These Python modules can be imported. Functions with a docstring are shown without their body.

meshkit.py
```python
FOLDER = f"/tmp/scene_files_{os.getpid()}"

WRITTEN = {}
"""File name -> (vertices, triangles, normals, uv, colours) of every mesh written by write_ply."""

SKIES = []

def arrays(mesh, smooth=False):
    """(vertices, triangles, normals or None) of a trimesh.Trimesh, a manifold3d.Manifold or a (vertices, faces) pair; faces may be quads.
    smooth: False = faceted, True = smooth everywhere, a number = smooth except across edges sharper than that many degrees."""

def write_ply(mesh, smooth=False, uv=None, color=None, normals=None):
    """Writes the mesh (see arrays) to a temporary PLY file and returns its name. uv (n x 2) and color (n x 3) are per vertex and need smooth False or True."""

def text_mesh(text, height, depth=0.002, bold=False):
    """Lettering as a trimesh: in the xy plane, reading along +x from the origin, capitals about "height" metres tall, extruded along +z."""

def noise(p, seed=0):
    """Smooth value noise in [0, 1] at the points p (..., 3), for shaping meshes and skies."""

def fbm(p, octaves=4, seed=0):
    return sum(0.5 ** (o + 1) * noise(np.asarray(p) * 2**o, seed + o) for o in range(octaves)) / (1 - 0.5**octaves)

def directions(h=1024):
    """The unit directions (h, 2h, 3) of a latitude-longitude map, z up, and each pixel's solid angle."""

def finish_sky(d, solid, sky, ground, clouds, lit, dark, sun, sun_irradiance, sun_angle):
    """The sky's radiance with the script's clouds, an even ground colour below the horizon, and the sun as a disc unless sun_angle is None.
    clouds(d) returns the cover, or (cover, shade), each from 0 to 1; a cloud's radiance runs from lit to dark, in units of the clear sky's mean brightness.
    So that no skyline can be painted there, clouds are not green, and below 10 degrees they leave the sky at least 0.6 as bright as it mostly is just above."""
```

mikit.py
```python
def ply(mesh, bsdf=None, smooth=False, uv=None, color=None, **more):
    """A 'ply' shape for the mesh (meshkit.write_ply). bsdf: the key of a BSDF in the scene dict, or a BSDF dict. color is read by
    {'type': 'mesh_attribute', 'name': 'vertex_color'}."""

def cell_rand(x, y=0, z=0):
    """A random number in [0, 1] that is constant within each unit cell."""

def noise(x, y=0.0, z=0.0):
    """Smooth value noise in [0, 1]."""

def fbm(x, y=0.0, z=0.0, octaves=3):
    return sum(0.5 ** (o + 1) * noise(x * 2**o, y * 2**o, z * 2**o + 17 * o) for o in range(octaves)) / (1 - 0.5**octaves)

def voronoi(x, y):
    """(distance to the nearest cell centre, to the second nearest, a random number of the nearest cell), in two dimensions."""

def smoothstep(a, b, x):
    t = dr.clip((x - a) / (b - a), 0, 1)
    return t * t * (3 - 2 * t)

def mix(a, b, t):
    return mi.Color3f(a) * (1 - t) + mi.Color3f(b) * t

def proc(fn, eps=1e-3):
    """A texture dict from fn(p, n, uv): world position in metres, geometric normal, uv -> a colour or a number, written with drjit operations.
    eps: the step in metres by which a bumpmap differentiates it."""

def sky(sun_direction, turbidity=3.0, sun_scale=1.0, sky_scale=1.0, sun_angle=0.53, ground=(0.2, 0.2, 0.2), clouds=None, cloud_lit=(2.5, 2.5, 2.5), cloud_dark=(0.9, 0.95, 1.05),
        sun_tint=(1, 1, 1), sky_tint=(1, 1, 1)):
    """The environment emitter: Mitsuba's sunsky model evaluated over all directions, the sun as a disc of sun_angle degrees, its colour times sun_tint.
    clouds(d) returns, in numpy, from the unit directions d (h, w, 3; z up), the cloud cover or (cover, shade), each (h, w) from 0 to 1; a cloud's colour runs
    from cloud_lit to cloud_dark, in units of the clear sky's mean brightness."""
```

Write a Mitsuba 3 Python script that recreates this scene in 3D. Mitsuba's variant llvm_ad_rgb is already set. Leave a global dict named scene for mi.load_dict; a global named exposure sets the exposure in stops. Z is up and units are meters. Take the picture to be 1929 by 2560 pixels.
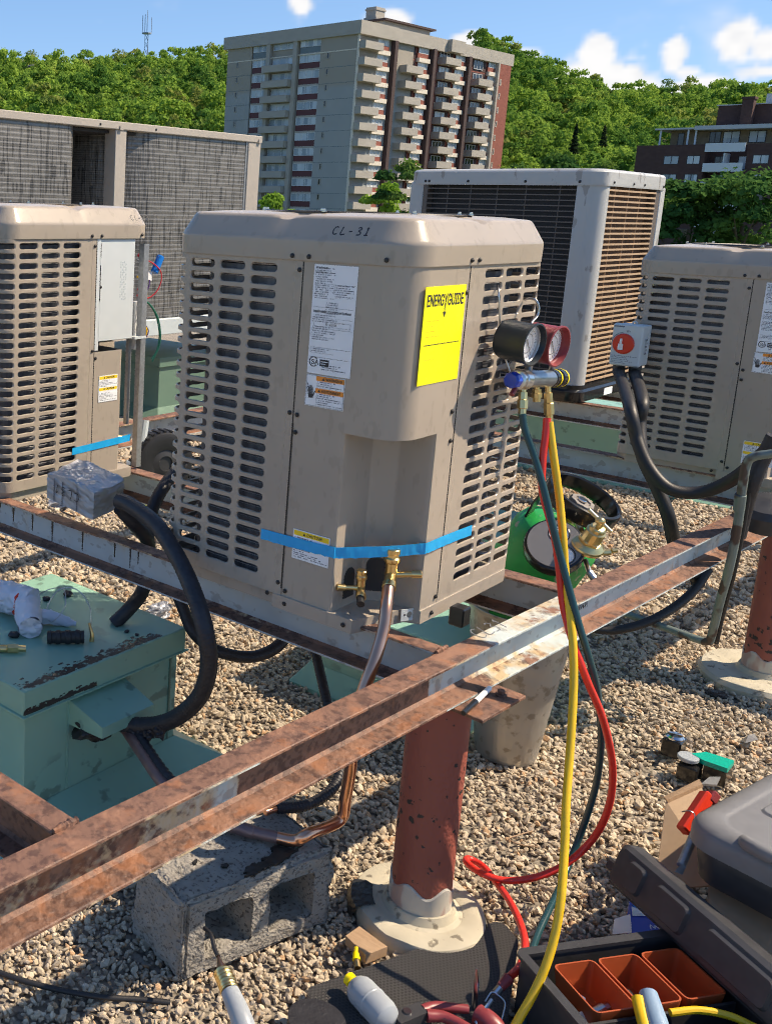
import math, random, numpy as np, trimesh, manifold3d as m3d, shapely, shapely.geometry as sg, shapely.affinity as sa
import drjit as dr
import mitsuba as mi, mikit, meshkit
from mikit import noise, fbm, voronoi, cell_rand, smoothstep, mix, proc
random.seed(7); rng = np.random.default_rng(7)
T = mi.ScalarTransform4f
scene, labels = {}, {}

# ---------------------------------------------------------------- camera, sky, exposure
# the photograph is an off-centre crop of a wider picture, so the lens is shifted
CAM = np.array([1.04636, -1.93123, 1.58241])
FWD, UP = np.array([-0.704473, 0.678933, -0.206806]), np.array([-0.167056, 0.124576, 0.978046])
scene['camera'] = {'type': 'perspective', 'fov': 41.0039, 'fov_axis': 'x', 'near_clip': 0.05, 'far_clip': 3000.0,
    'principal_point_offset_x': 0.39732, 'principal_point_offset_y': 0.08930,
    'to_world': T().look_at(origin=CAM.tolist(), target=(CAM + FWD).tolist(), up=UP.tolist())}
SUN = np.array([0.60, 0.60, 1.0])

def clouds(d):
    az = np.degrees(np.arctan2(d[..., 1], d[..., 0])); el = np.degrees(np.arcsin(np.clip(d[..., 2], -1, 1)))
    p = np.stack([az / 2.2, el / 1.3, az * 0 + 3.1], -1)
    n = meshkit.fbm(p * 0.9, 5, 3); det = meshkit.fbm(p * 2.4, 4, 11)
    # fair-weather cumulus: heaps standing in a low belt all round, thinner higher up
    heap = meshkit.fbm(np.stack([az / 5.5, az * 0 + 7.3, el / 9.0], -1), 3, 21)
    belt = np.exp(-((el - 5.0) / 4.5) ** 2)
    cov = (heap - 0.60) * 2.2 * belt + (n - 0.5) * 0.5
    for a, e, sa_, se, s in ((110.9, 6.0, 2.3, 1.15, 1.1), (111.0, 7.5, .75, .95, .95), (109.6, 6.5, .9, .6, .8), (113.2, 6.2, 1.2, .5, .6), (107.75, 7.4, .62, 1.0, .68), (107.3, 6.6, .8, .4, .5),
                             (105.4, 7.9, .85, 1.0, .8), (104.2, 7.6, .9, .8, .66), (106.3, 5.8, 1.4, .6, .85), (120.7, 9.1, 1.0, .65, .95), (116.8, 8.1, 1.1, .62, 1.0), (114.0, 7.6, .7, .3, .5),
                             (125.2, 10.3, .7, .8, .7), (104.3, 6.5, 1.8, .45, .55), (150, 8, 3, 1.2, .7), (165, 6, 4, 1.2, .7), (92, 8, 3, 1.4, .7), (78, 6, 4, 1.5, .7), (60, 14, 4, 1.5, .0)):
        cov = np.maximum(cov, s * 1.25 * np.exp(-((az - a) / sa_) ** 2 - ((el - e) / se) ** 2) + (det - 0.5) * 0.85 - 0.14)
    c = np.clip((cov - 0.06) / 0.42, 0, 1); c = c * c * (3 - 2 * c)
    shade = np.clip(0.55 - (det - 0.35) * 1.6 - (c - .5) * .4, 0, 1) * 0.45
    return c * 0.96, shade
scene['sky'] = mikit.sky(SUN.tolist(), turbidity=3, ground=(0.22, 0.21, 0.19), clouds=clouds, cloud_lit=(2.6, 2.55, 2.5), cloud_dark=(1.2, 1.3, 1.5), sky_tint=(.80, .88, .95))
exposure = 2.25

# ---------------------------------------------------------------- helpers
def V(*a): return np.array(a, float)
def numbered(key):
    if key not in scene and key not in labels and key not in USED: USED.add(key); return key
    i = 1
    while f'{key}_{i:03d}' in scene or f'{key}_{i:03d}' in labels or f'{key}_{i:03d}' in USED: i += 1
    USED.add(f'{key}_{i:03d}'); return f'{key}_{i:03d}'
USED = set()
def thing(name, label, cat, group=None):
    k = numbered(name); labels[k] = {'label': label, 'category': cat}
    if group: labels[k]['group'] = group
    return k
def cat(ms):
    ms = [m for m in ms if m is not None]
    vs, fs, n = [], [], 0
    for m in ms:
        vs.append(np.asarray(m.vertices)); fs.append(np.asarray(m.faces) + n); n += len(m.vertices)
    return trimesh.Trimesh(np.vstack(vs), np.vstack(fs), process=False)
def obj(name, mesh, mat, parent=None, smooth=30, label=None, kind=None, M=None, **kw):
    if isinstance(mesh, list): mesh = cat(mesh)
    if M is not None: mesh = mesh.copy(); mesh.apply_transform(M)
    if smooth and not kw: mesh = mesh.copy(); mesh.merge_vertices(digits_vertex=6)
    k = numbered((parent + '__' if parent else '') + name)
    scene[k] = mikit.ply(mesh, 'mat_' + mat, smooth=smooth, **kw)
    d = {}
    if label: d['label'] = label
    if kind: d['kind'] = kind
    if d: labels[k] = {**labels.get(k, {}), **d}
    return k
def single(name, mesh, mat, label, cat_, group=None, smooth=30, kind=None, M=None):
    k = obj(name, mesh, mat, None, smooth, M=M)
    labels[k] = {'label': label}
    if cat_: labels[k]['category'] = cat_
    if group: labels[k]['group'] = group
    if kind: labels[k]['kind'] = kind
    return k
def mesh(v, f):
    f = np.asarray(f)
    if f.shape[1] == 4: f = np.vstack([f[:, [0, 1, 2]], f[:, [0, 2, 3]]])
    return trimesh.Trimesh(np.asarray(v, float), f, process=False)
def hull(p): return trimesh.convex.convex_hull(np.asarray(p, float))
def box(x0, y0, z0, x1, y1, z1, b=0.0):
    if b <= 0: m = trimesh.creation.box((abs(x1 - x0), abs(y1 - y0), abs(z1 - z0))); m.apply_translation(((x0 + x1) / 2, (y0 + y1) / 2, (z0 + z1) / 2)); return m
    p = []
    for x, sx in ((min(x0, x1), 1), (max(x0, x1), -1)):
        for y, sy in ((min(y0, y1), 1), (max(y0, y1), -1)):
            for z, sz in ((min(z0, z1), 1), (max(z0, z1), -1)):
                p += [(x + sx * b, y + sy * b, z), (x + sx * b, y, z + sz * b), (x, y + sy * b, z + sz * b)]
    return hull(p)
def frame(o, x, y, z=None):
    x = np.asarray(x, float) / np.linalg.norm(x); y = np.asarray(y, float); y = y - x * (x @ y); y /= np.linalg.norm(y)
    M = np.eye(4); M[:3, 0] = x; M[:3, 1] = y; M[:3, 2] = np.cross(x, y); M[:3, 3] = o; return M
def moved(m, M): m = m.copy(); m.apply_transform(M); return m
def rotz(a, o=(0, 0, 0)):
    c, s = math.cos(a), math.sin(a); M = np.eye(4); M[:2, :2] = [[c, -s], [s, c]]; M[:3, 3] = o; return M
def axis_frame(o, z, x=None):
    z = np.asarray(z, float) / np.linalg.norm(z); x = V(0, 0, 1) if x is None and abs(z[2]) < .9 else (V(1, 0, 0) if x is None else np.asarray(x, float))
    x = x - z * (x @ z); x /= np.linalg.norm(x); M = np.eye(4); M[:3, 0] = x; M[:3, 1] = np.cross(z, x); M[:3, 2] = z; M[:3, 3] = o; return M
def spline(pts, n=10):
    p = np.asarray(pts, float); p = np.vstack([2 * p[0] - p[1], p, 2 * p[-1] - p[-2]]); out = []
    for i in range(1, len(p) - 2):
        t = np.linspace(0, 1, n, endpoint=False)[:, None]; a, b, c, d = p[i - 1:i + 3]
        out.append(0.5 * (2 * b + (c - a) * t + (2 * a - 5 * b + 4 * c - d) * t ** 2 + (3 * b - a - 3 * c + d) * t ** 3))
    return np.vstack(out + [p[-2:-1]])
def sweep(path, prof, closed=True, caps=True, scale=None, up=None):
    """prof (k,2) swept along path with parallel transport; first profile axis starts along up"""
    p = np.asarray(path, float); n = len(p); t = np.gradient(p, axis=0); t /= np.linalg.norm(t, axis=1)[:, None] + 1e-12
    u = V(0, 0, 1) if up is None else np.asarray(up, float)
    if abs(u @ t[0]) > .95: u = V(1, 0.3, 0)
    prof = np.asarray(prof, float); k = len(prof); v = np.zeros((n, k, 3))
    for i in range(n):
        u = u - t[i] * (u @ t[i]); u /= np.linalg.norm(u); w = np.cross(t[i], u)
        s = 1 if scale is None else scale[i]
        v[i] = p[i] + s * (prof[:, :1] * u + prof[:, 1:] * w)
    f = []
    kk = k if closed else k - 1
    for i in range(n - 1):
        for j in range(kk):
            j2 = (j + 1) % k; f.append((i * k + j, i * k + j2, (i + 1) * k + j2, (i + 1) * k + j))
    v = v.reshape(-1, 3); f = np.array(f); tri = np.vstack([f[:, [0, 1, 2]], f[:, [0, 2, 3]]])
    if caps and closed:
        c0, c1 = len(v), len(v) + 1; v = np.vstack([v, p[:1], p[-1:]]); b = (n - 1) * k
        tri = np.vstack([tri, [(c0, (j + 1) % k, j) for j in range(k)], [(c1, b + j, b + (j + 1) % k) for j in range(k)]])
    return trimesh.Trimesh(v, tri, process=False)
def circle(r, n=10, rx=None): a = np.arange(n) * 2 * np.pi / n; return np.stack([np.cos(a) * r, np.sin(a) * (rx or r)], 1)
def tube(pts, r, n=10, k=10, smooth=True, scale=None):
    p = spline(pts, k) if smooth and len(pts) > 2 else np.asarray(pts, float)
    if scale is not None: scale = np.interp(np.linspace(0, 1, len(p)), np.linspace(0, 1, len(scale)), scale)
    return sweep(p, circle(r, n), scale=scale)
def ribbed(pts, r, n=12, k=12, pitch=.008, amp=.04):
    """corrugated hose"""
    p = spline(pts, 40); L = np.r_[0, np.cumsum(np.linalg.norm(np.diff(p, axis=0), axis=1))]; m = max(8, int(L[-1] / pitch * 4)); s = np.linspace(0, L[-1], m)
    q = np.stack([np.interp(s, L, p[:, i]) for i in range(3)], 1)
    return sweep(q, circle(r, n), scale=1 + amp * np.sin(s / pitch * 2 * np.pi))
def lathe(prof, n=24, M=None, caps=True):
    prof = np.asarray(prof, float); a = np.arange(n) * 2 * np.pi / n
    v = np.stack([np.outer(prof[:, 0], np.cos(a)), np.outer(prof[:, 0], np.sin(a)), np.repeat(prof[:, 1:], n, 1)], -1).reshape(-1, 3)
    f = []
    for i in range(len(prof) - 1):
        for j in range(n): f.append((i * n + j, i * n + (j + 1) % n, (i + 1) * n + (j + 1) % n, (i + 1) * n + j))
    f = np.array(f); tri = np.vstack([f[:, [0, 1, 2]], f[:, [0, 2, 3]]])
    if caps:
        b = (len(prof) - 1) * n; c = len(v); v = np.vstack([v, [(0, 0, prof[0, 1])], [(0, 0, prof[-1, 1])]])
        tri = np.vstack([tri, [(c, (j + 1) % n, j) for j in range(n)], [(c + 1, b + j, b + (j + 1) % n) for j in range(n)]])
    m = trimesh.Trimesh(v, tri, process=False)
    if M is not None: m.apply_transform(M)
    return m
def cyl(a, b, r, n=16, r2=None, ch=0.0):
    a, b = V(*a), V(*b); L = np.linalg.norm(b - a); r2 = r if r2 is None else r2
    pr = [(r, 0), (r2, L)] if ch <= 0 else [(r - ch, 0), (r, ch), (r2, L - ch), (r2 - ch, L)]
    return lathe(pr, n, axis_frame(a, b - a))
def prism(poly, h, M=None, z=0.0):
    if not hasattr(poly, 'exterior'): poly = sg.Polygon(poly)
    m = trimesh.creation.extrude_polygon(poly, h, engine='earcut'); m.apply_translation((0, 0, z))
    if M is not None: m.apply_transform(M)
    return m
def loft(loops, cap0=False, cap1=False):
    k = len(loops[0]); v = np.vstack(loops); f = []
    for i in range(len(loops) - 1):
        for j in range(k): f.append((i * k + j, i * k + (j + 1) % k, (i + 1) * k + (j + 1) % k, (i + 1) * k + j))
    f = np.array(f); tri = [f[:, [0, 1, 2]], f[:, [0, 2, 3]]]
    for on, L, off, sgn in ((cap0, loops[0], 0, -1), (cap1, loops[-1], (len(loops) - 1) * k, 1)):
        if on:
            c = len(v); v = np.vstack([v, [np.mean(L, 0)]]); t = [(c, off + j, off + (j + 1) % k)[::1 if sgn > 0 else -1] for j in range(k)]; tri.append(np.array(t))
    return trimesh.Trimesh(v, np.vstack(tri), process=False)
def rrect(x0, y0, x1, y1, r, z=0.0, n=6, side=(0,)):
    """rounded rectangle, counter-clockwise from the corner (x1, y0); r: one radius or four, for (x1,y0) (x1,y1) (x0,y1) (x0,y0); side: extra points along each side"""
    r = [r] * 4 if np.isscalar(r) else r; out = []
    cs = ((x1 - r[0], y0 + r[0], -90, r[0]), (x1 - r[1], y1 - r[1], 0, r[1]), (x0 + r[2], y1 - r[2], 90, r[2]), (x0 + r[3], y0 + r[3], 180, r[3]))
    for i, (cx, cy, a, rr) in enumerate(cs):
        t = np.radians(np.linspace(a, a + 90, n)); arc = np.stack([cx + rr * np.cos(t), cy + rr * np.sin(t)], 1); out.append(arc)
        c2 = cs[(i + 1) % 4]; t2 = math.radians(c2[2]); q = V(c2[0] + c2[3] * math.cos(t2), c2[1] + c2[3] * math.sin(t2))
        for s in side:
            if 0 < s < 1: out.append((arc[-1] + (q - arc[-1]) * s)[None])
    o = np.vstack(out); return np.c_[o, np.full(len(o), z)]
def screw(p, n, r=.0055, h=.004):
    """hex-washer screw head"""
    M = axis_frame(p, n); a = lathe([(r, 0), (r, h * .3), (r * .72, h * .45)], 12, M); b = lathe([(r * .68, h * .3), (r * .68, h), (r * .5, h * 1.15)], 6, M); return cat([a, b])
def text_on(txt, h, o, u, v, depth=.0006, bold=False, width=None):
    m = meshkit.text_mesh(txt, h, depth, bold)
    if width: m.apply_transform(np.diag([width / m.bounds[1][0], 1, 1, 1]))
    m.apply_transform(frame(o, u, v)); return m
def stroke(pts, r, o, u, v, flat=.35, smooth=True):
    """felt-pen line in the plane (u, v) at o"""
    u, v = np.asarray(u, float), np.asarray(v, float); p = np.array([np.asarray(o, float) + u * a + v * b for a, b in pts])
    nrm = np.cross(u, v); nrm = nrm / np.linalg.norm(nrm)
    return sweep(spline(p, 5) if smooth and len(pts) > 2 else p, circle(r * flat, 6, r), up=nrm)
GLYPH = {'C': [[(.75, .85), (.45, 1), (.12, .75), (.08, .3), (.35, 0), (.8, .12)]], 'L': [[(.25, 1), (.15, .5), (.12, .04), (.5, .02), (.8, .08)]], '-': [[(.1, .42), (.6, .46)]],
         '3': [[(.15, .9), (.45, 1), (.68, .78), (.3, .55), (.7, .35), (.55, .05), (.1, .05)]], '1': [[(.25, .78), (.45, 1), (.4, .5), (.34, 0)]],
         'I': [[(.22, .80), (.45, 1), (.40, .5), (.34, .04)], [(.08, .02), (.66, .05)]],
         'Z': [[(.15, .85), (.65, .95), (.4, .5), (.15, .05), (.7, .05)], [(.15, .5), (.65, .52)]], '4': [[(.6, 1), (.15, .45), (.8, .4)], [(.55, .7), (.5, 0)]],
         'A': [[(.0, 0), (.4, 1), (.75, 0)], [(.15, .4), (.65, .4)]], 'N': [[(.08, 0), (.1, 1), (.65, 0), (.7, 1)]], 'D': [[(.1, 0), (.1, 1), (.6, .8), (.65, .3), (.1, 0)]]}
def hand(txt, h, r, o, u, v, adv=.85, curve=None):
    out = []
    for i, c in enumerate(txt):
        for s in GLYPH.get(c, []):
            out.append(stroke([((i * adv + a * .8) * h, b * h) for a, b in s], r, o, u, v, smooth=c not in 'NAZ'))
    return cat(out)

# ---------------------------------------------------------------- materials
def col(c): return {'type': 'rgb', 'value': list(c)} if isinstance(c, (tuple, list)) else c
def mat(name, base, rough=.5, metallic=0.0, spec=.5, bump=None, two=True, **kw):
    b = {'type': 'principled', 'base_color': col(base), 'roughness': rough, 'metallic': metallic, 'specular': spec, **kw}
    if bump: b = {'type': 'bumpmap', 'tex': proc(bump[0], eps=bump[2] if len(bump) > 2 else 1e-3), 'scale': bump[1], 'bsdf': b}
    scene['mat_' + name] = {'type': 'twosided', 'bsdf': b} if two else b
def c3(*a): return mi.Color3f(*a)
mat('tan_paint', proc(lambda p, n, uv: mix((.335, .288, .235), (.375, .325, .268), fbm(p.x * 7, p.y * 7, p.z * 7)) * (1 - .10 * smoothstep(.62, .75, fbm(p.x * 60, p.y * 60, p.z * 25)))), .24, spec=.5, clearcoat=.35, clearcoat_gloss=.92)
mat('coil_dark', proc(lambda p, n, uv: mix((.06, .063, .08), (.20, .205, .22), fbm(p.x * 90 + p.y * 90, p.z * 12, 0))), .45, metallic=.5, bump=(lambda p, n, uv: dr.sin((p.x + p.y) * 2400.), .0006))
mat('wire_bright', (.55, .56, .60), .35, metallic=.9)
mat('black_screw', (.02, .02, .022), .35)
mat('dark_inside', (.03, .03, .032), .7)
mat('label_white', proc(lambda p, n, uv: mix((.80, .82, .84), (.74, .76, .78), fbm(p.x * 30, p.y * 30, p.z * 30))), .45)
def printed(p, n, uv):
    r = dr.floor(uv.y / 4.6); f = uv.y / 4.6 - r
    on = (f < .5) & (cell_rand(dr.floor(uv.x / 1.5), r, 3) > .28) & (uv.x < 25 + 70 * cell_rand(r, 5, 1))
    return dr.select(on, c3(.16, .17, .20), c3(.78, .80, .82))
mat('label_print', proc(printed), .45)
def qr_free(p, n, uv): return c3(.78, .80, .82)
mat('ink', (.025, .025, .03), .6)
mat('ink_grey', (.16, .17, .20), .6)
mat('orange_label', (.80, .27, .03), .45)
mat('yellow_label', (.86, .60, .02), .45)
mat('yellow_guide', (.92, .86, .0), .5)
mat('blue_tape', proc(lambda p, n, uv: mix((.0, .30, .68), (.02, .40, .78), fbm(p.x * 60, p.y * 60, p.z * 20))), .42, bump=(lambda p, n, uv: fbm(p.x * 140, p.y * 140, p.z * 30), .0015))
mat('galv_white', proc(lambda p, n, uv: mix((.62, .66, .66), (.70, .73, .73), fbm(p.x * 14, p.y * 14, p.z * 14))), .38, metallic=.25)
mat('galv', proc(lambda p, n, uv: mix((.33, .335, .34), (.50, .50, .50), cell_rand(dr.floor(p.x * 130), dr.floor(p.y * 130), dr.floor(p.z * 130)) * .5 + .5 * fbm(p.x * 30, p.y * 30, p.z * 30))), .42, metallic=.75)
mat('brass', proc(lambda p, n, uv: mix((.72, .50, .20), (.86, .66, .32), fbm(p.x * 120, p.y * 120, p.z * 120))), .26, metallic=1.0)
mat('copper', proc(lambda p, n, uv: mix((.72, .34, .20), (.86, .50, .34), fbm(p.x * 30, p.y * 30, p.z * 22))), .22, metallic=1.0)
mat('copper_burnt', proc(lambda p, n, uv: mix((.16, .12, .14), (.36, .22, .18), fbm(p.x * 40, p.y * 40, p.z * 40))), .45, metallic=.6)
mat('foam_black', proc(lambda p, n, uv: mix((.012, .012, .016), (.03, .03, .036), fbm(p.x * 50, p.y * 50, p.z * 50))), .48, spec=.5, bump=(lambda p, n, uv: fbm(p.x * 220, p.y * 220, p.z * 220), .0016))
mat('rubber_black', (.018, .018, .02), .5)
mat('gloss_black', (.012, .012, .013), .16)
mat('plastic_grey', proc(lambda p, n, uv: mix((.46, .52, .54), (.53, .58, .59), fbm(p.x * 18, p.y * 18, p.z * 18))), .4)
mat('red_plastic', (.62, .035, .012), .35)
mat('white_plastic', (.75, .75, .74), .4)
mat('steel', proc(lambda p, n, uv: mix((.42, .42, .43), (.62, .62, .63), fbm(p.x * 80, p.y * 80, p.z * 30))), .25, metallic=1.0)
mat('chrome', (.75, .75, .76), .08, metallic=1.0)
mat('green_sheet', proc(lambda p, n, uv: mix(mix((.20, .37, .29), (.24, .42, .34), fbm(p.x * 3.3, p.y * 3.3, p.z * 3.3)), (.10, .16, .13), .7 * smoothstep(.60, .72, fbm(p.x * 22 + 4, p.y * 22, p.z * 22, 4)) * smoothstep(.45, .6, fbm(p.x * 4, p.y * 4, p.z * 4)))), .34, spec=.45)
mat('green_dark', proc(lambda p, n, uv: mix((.10, .17, .13), (.14, .22, .17), fbm(p.x * 5, p.y * 5, p.z * 5))), .4)
mat('tar', proc(lambda p, n, uv: mix((.012, .012, .012), (.035, .033, .03), fbm(p.x * 70, p.y * 70, p.z * 70))), .35, bump=(lambda p, n, uv: fbm(p.x * 120, p.y * 120, p.z * 120), .004))
def rusty(heavy_top, web, seed, paint=(.44, .50, .50), k=1.0, dark=0.0):
    """light paint gone to rust: most on the flange tops, then on the web; the share of rust is wear of the steel itself"""
    def fn(p, n, uv):
        big = fbm(p.x * 6 + seed, p.y * 6, p.z * 12, 4); fine = fbm(p.x * 85, p.y * 85 + seed, p.z * 85, 4); st = fbm(p.x * 34 + seed, p.y * 34, p.z * 7, 4); med = fbm(p.x * 22, p.y * 22 + seed, p.z * 22, 4)
        top = smoothstep(.55, .85, n.z)
        w = web(p) if callable(web) else web; ht = heavy_top(p) if callable(heavy_top) else heavy_top
        amt = w * (1 - top) + ht * top
        m = smoothstep(.94 - amt, 1.08 - amt, big * .34 + med * .36 + fine * .30 + .10)
        stain = smoothstep(.78 - amt, 1.06 - amt, st * .6 + big * .4 + .08)
        r = mix((.175, .095, .066), (.085, .045, .034), smoothstep(.40, .66, fine)); r = mix(r, (.26, .135, .085), smoothstep(.48, .68, med) * .75); r = mix(r, (.30, .12, .05), smoothstep(.56, .72, st) * .45)
        c = mix(mi.Color3f(paint) * (.85 + .3 * fbm(p.x * 13, p.y * 13, p.z * 13)), (.46, .30, .11), stain * .75)
        c = mix(c, (.20, .20, .19), .5 * smoothstep(.60, .70, fbm(p.x * 40 + 7, p.y * 40, p.z * 40 + seed, 3)))
        return mix(c, r, m)
    return fn
RB = (lambda p, n, uv: fbm(p.x * 150, p.y * 150, p.z * 150, 3), .003)
def bump_y(y, a, b, s): return smoothstep(a - s, a + s, y) * (1 - smoothstep(b - s, b + s, y))
mat('rust_front', proc(rusty(lambda p: .98 - .62 * bump_y(p.y, .12, .62, .10), lambda p: .26 + .24 * (1 - smoothstep(-.95, -.5, p.y)) + .66 * bump_y(p.y, -.60, -.02, .02) - .10 * smoothstep(.0, .2, p.y), 3.0)), .62, bump=RB)
mat('rust_side', proc(rusty(.74, lambda p: .13 + .30 * smoothstep(.645, .672, p.z), 8.0, (.36, .42, .45))), .6, bump=RB)
mat('rust_full', proc(rusty(.95, .93, 5.0)), .65, bump=RB)
mat('rust_pale', proc(rusty(.80, lambda p: .16 + .34 * smoothstep(.65, .675, p.z), 11.0, (.50, .54, .53))), .6, bump=RB)
mat('post_red', proc(lambda p, n, uv: mix(mix((.235, .062, .042), (.30, .085, .058), fbm(p.x * 10, p.y * 10, p.z * 6)), (.03, .022, .02), smoothstep(.66, .69, fbm(p.x * 70, p.y * 70, p.z * 55, 4) * .72 + .34 * fbm(p.x * 11 + 3, p.y * 11, p.z * 7)))), .55, bump=RB)
def chalky(p, n, uv):
    m = smoothstep(.50, .60, fbm(p.x * 26, p.y * 26, p.z * 10)); return mix((.46, .43, .37), (.34, .17, .13), m * .6)
mat('chalk_paint', proc(chalky), .7)
mat('flashing', proc(lambda p, n, uv: mix(mix((.40, .36, .265), (.50, .465, .37), fbm(p.x * 17, p.y * 17, p.z * 17, 4)), (.13, .11, .08), .8 * smoothstep(.60, .72, fbm(p.x * 42 + 2, p.y * 42, p.z * 42, 4)))), .6)
mat('concrete', proc(lambda p, n, uv: mix(mix((.20, .185, .16), (.33, .31, .275), fbm(p.x * 26, p.y * 26, p.z * 26, 4)), (.11, .10, .088), smoothstep(.55, .70, fbm(p.x * 190, p.y * 190, p.z * 190)))), .9, bump=(lambda p, n, uv: fbm(p.x * 200, p.y * 200, p.z * 200), .009))
mat('gravel_bed', proc(lambda p, n, uv: mix((.20, .175, .14), (.32, .285, .235), voronoi(p.x * 70, p.y * 70)[2]) * (.35 + .65 * smoothstep(.9, .45, voronoi(p.x * 70, p.y * 70)[0] * 1.2))), .9)
scene['mat_gravel'] = {'type': 'twosided', 'bsdf': {'type': 'principled', 'base_color': {'type': 'mesh_attribute', 'name': 'vertex_color'}, 'roughness': .8, 'specular': .3}}
mat('ground', proc(lambda p, n, uv: mix((.07, .10, .04), (.13, .13, .10), smoothstep(.45, .6, fbm(p.x * .05, p.y * .05, 0)))), .95)
mat('hill_soil', proc(lambda p, n, uv: mix((.025, .045, .015), (.05, .075, .02), fbm(p.x * .1, p.y * .1, 0))), .95)
mat('wood', proc(lambda p, n, uv: mix((.30, .19, .11), (.42, .29, .18), fbm(p.x * 30, p.y * 160, p.z * 30))), .7)
mat('cardboard', proc(lambda p, n, uv: mix((.38, .27, .17), (.45, .33, .215), fbm(p.x * 16, p.y * 16, p.z * 16))), .8)
mat('plastic_black', proc(lambda p, n, uv: mix((.028, .029, .032), (.05, .05, .054), fbm(p.x * 40, p.y * 40, p.z * 40))), .42, bump=(lambda p, n, uv: fbm(p.x * 700, p.y * 700, p.z * 700), .0006))
mat('case_grey', proc(lambda p, n, uv: mix((.15, .15, .155), (.20, .20, .205), fbm(p.x * 30, p.y * 30, p.z * 30))), .42, bump=(lambda p, n, uv: fbm(p.x * 700, p.y * 700, p.z * 700), .0006))
mat('bin_orange', (.36, .075, .022), .45)
mat('red_hose', (.62, .03, .018), .3)
mat('yellow_hose', (.72, .46, .015), .3)
mat('green_hose', (.012, .05, .06), .3)
mat('blue_plastic', (.01, .05, .42), .3)
mat('teal_plastic', (.0, .34, .25), .35)
mat('yellow_cap', (.90, .70, .0), .35)
mat('can_grey', proc(lambda p, n, uv: mix((.28, .31, .34), (.36, .39, .42), fbm(p.x * 40, p.y * 40, p.z * 40))), .32)
mat('knob_grey', proc(lambda p, n, uv: mix((.17, .155, .14), (.24, .22, .20), fbm(p.x * 60, p.y * 60, p.z * 60))), .5)
mat('boot_grey', (.16, .16, .17), .4)
mat('gas_green', proc(lambda p, n, uv: mix(mix((.01, .24, .04), (.03, .36, .09), fbm(p.x * 12, p.y * 12, p.z * 12)), (.30, .30, .24), .8 * smoothstep(.63, .70, fbm(p.x * 60, p.y * 60, p.z * 22)))), .35)
mat('dial_face', (.82, .84, .86), .3)
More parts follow.
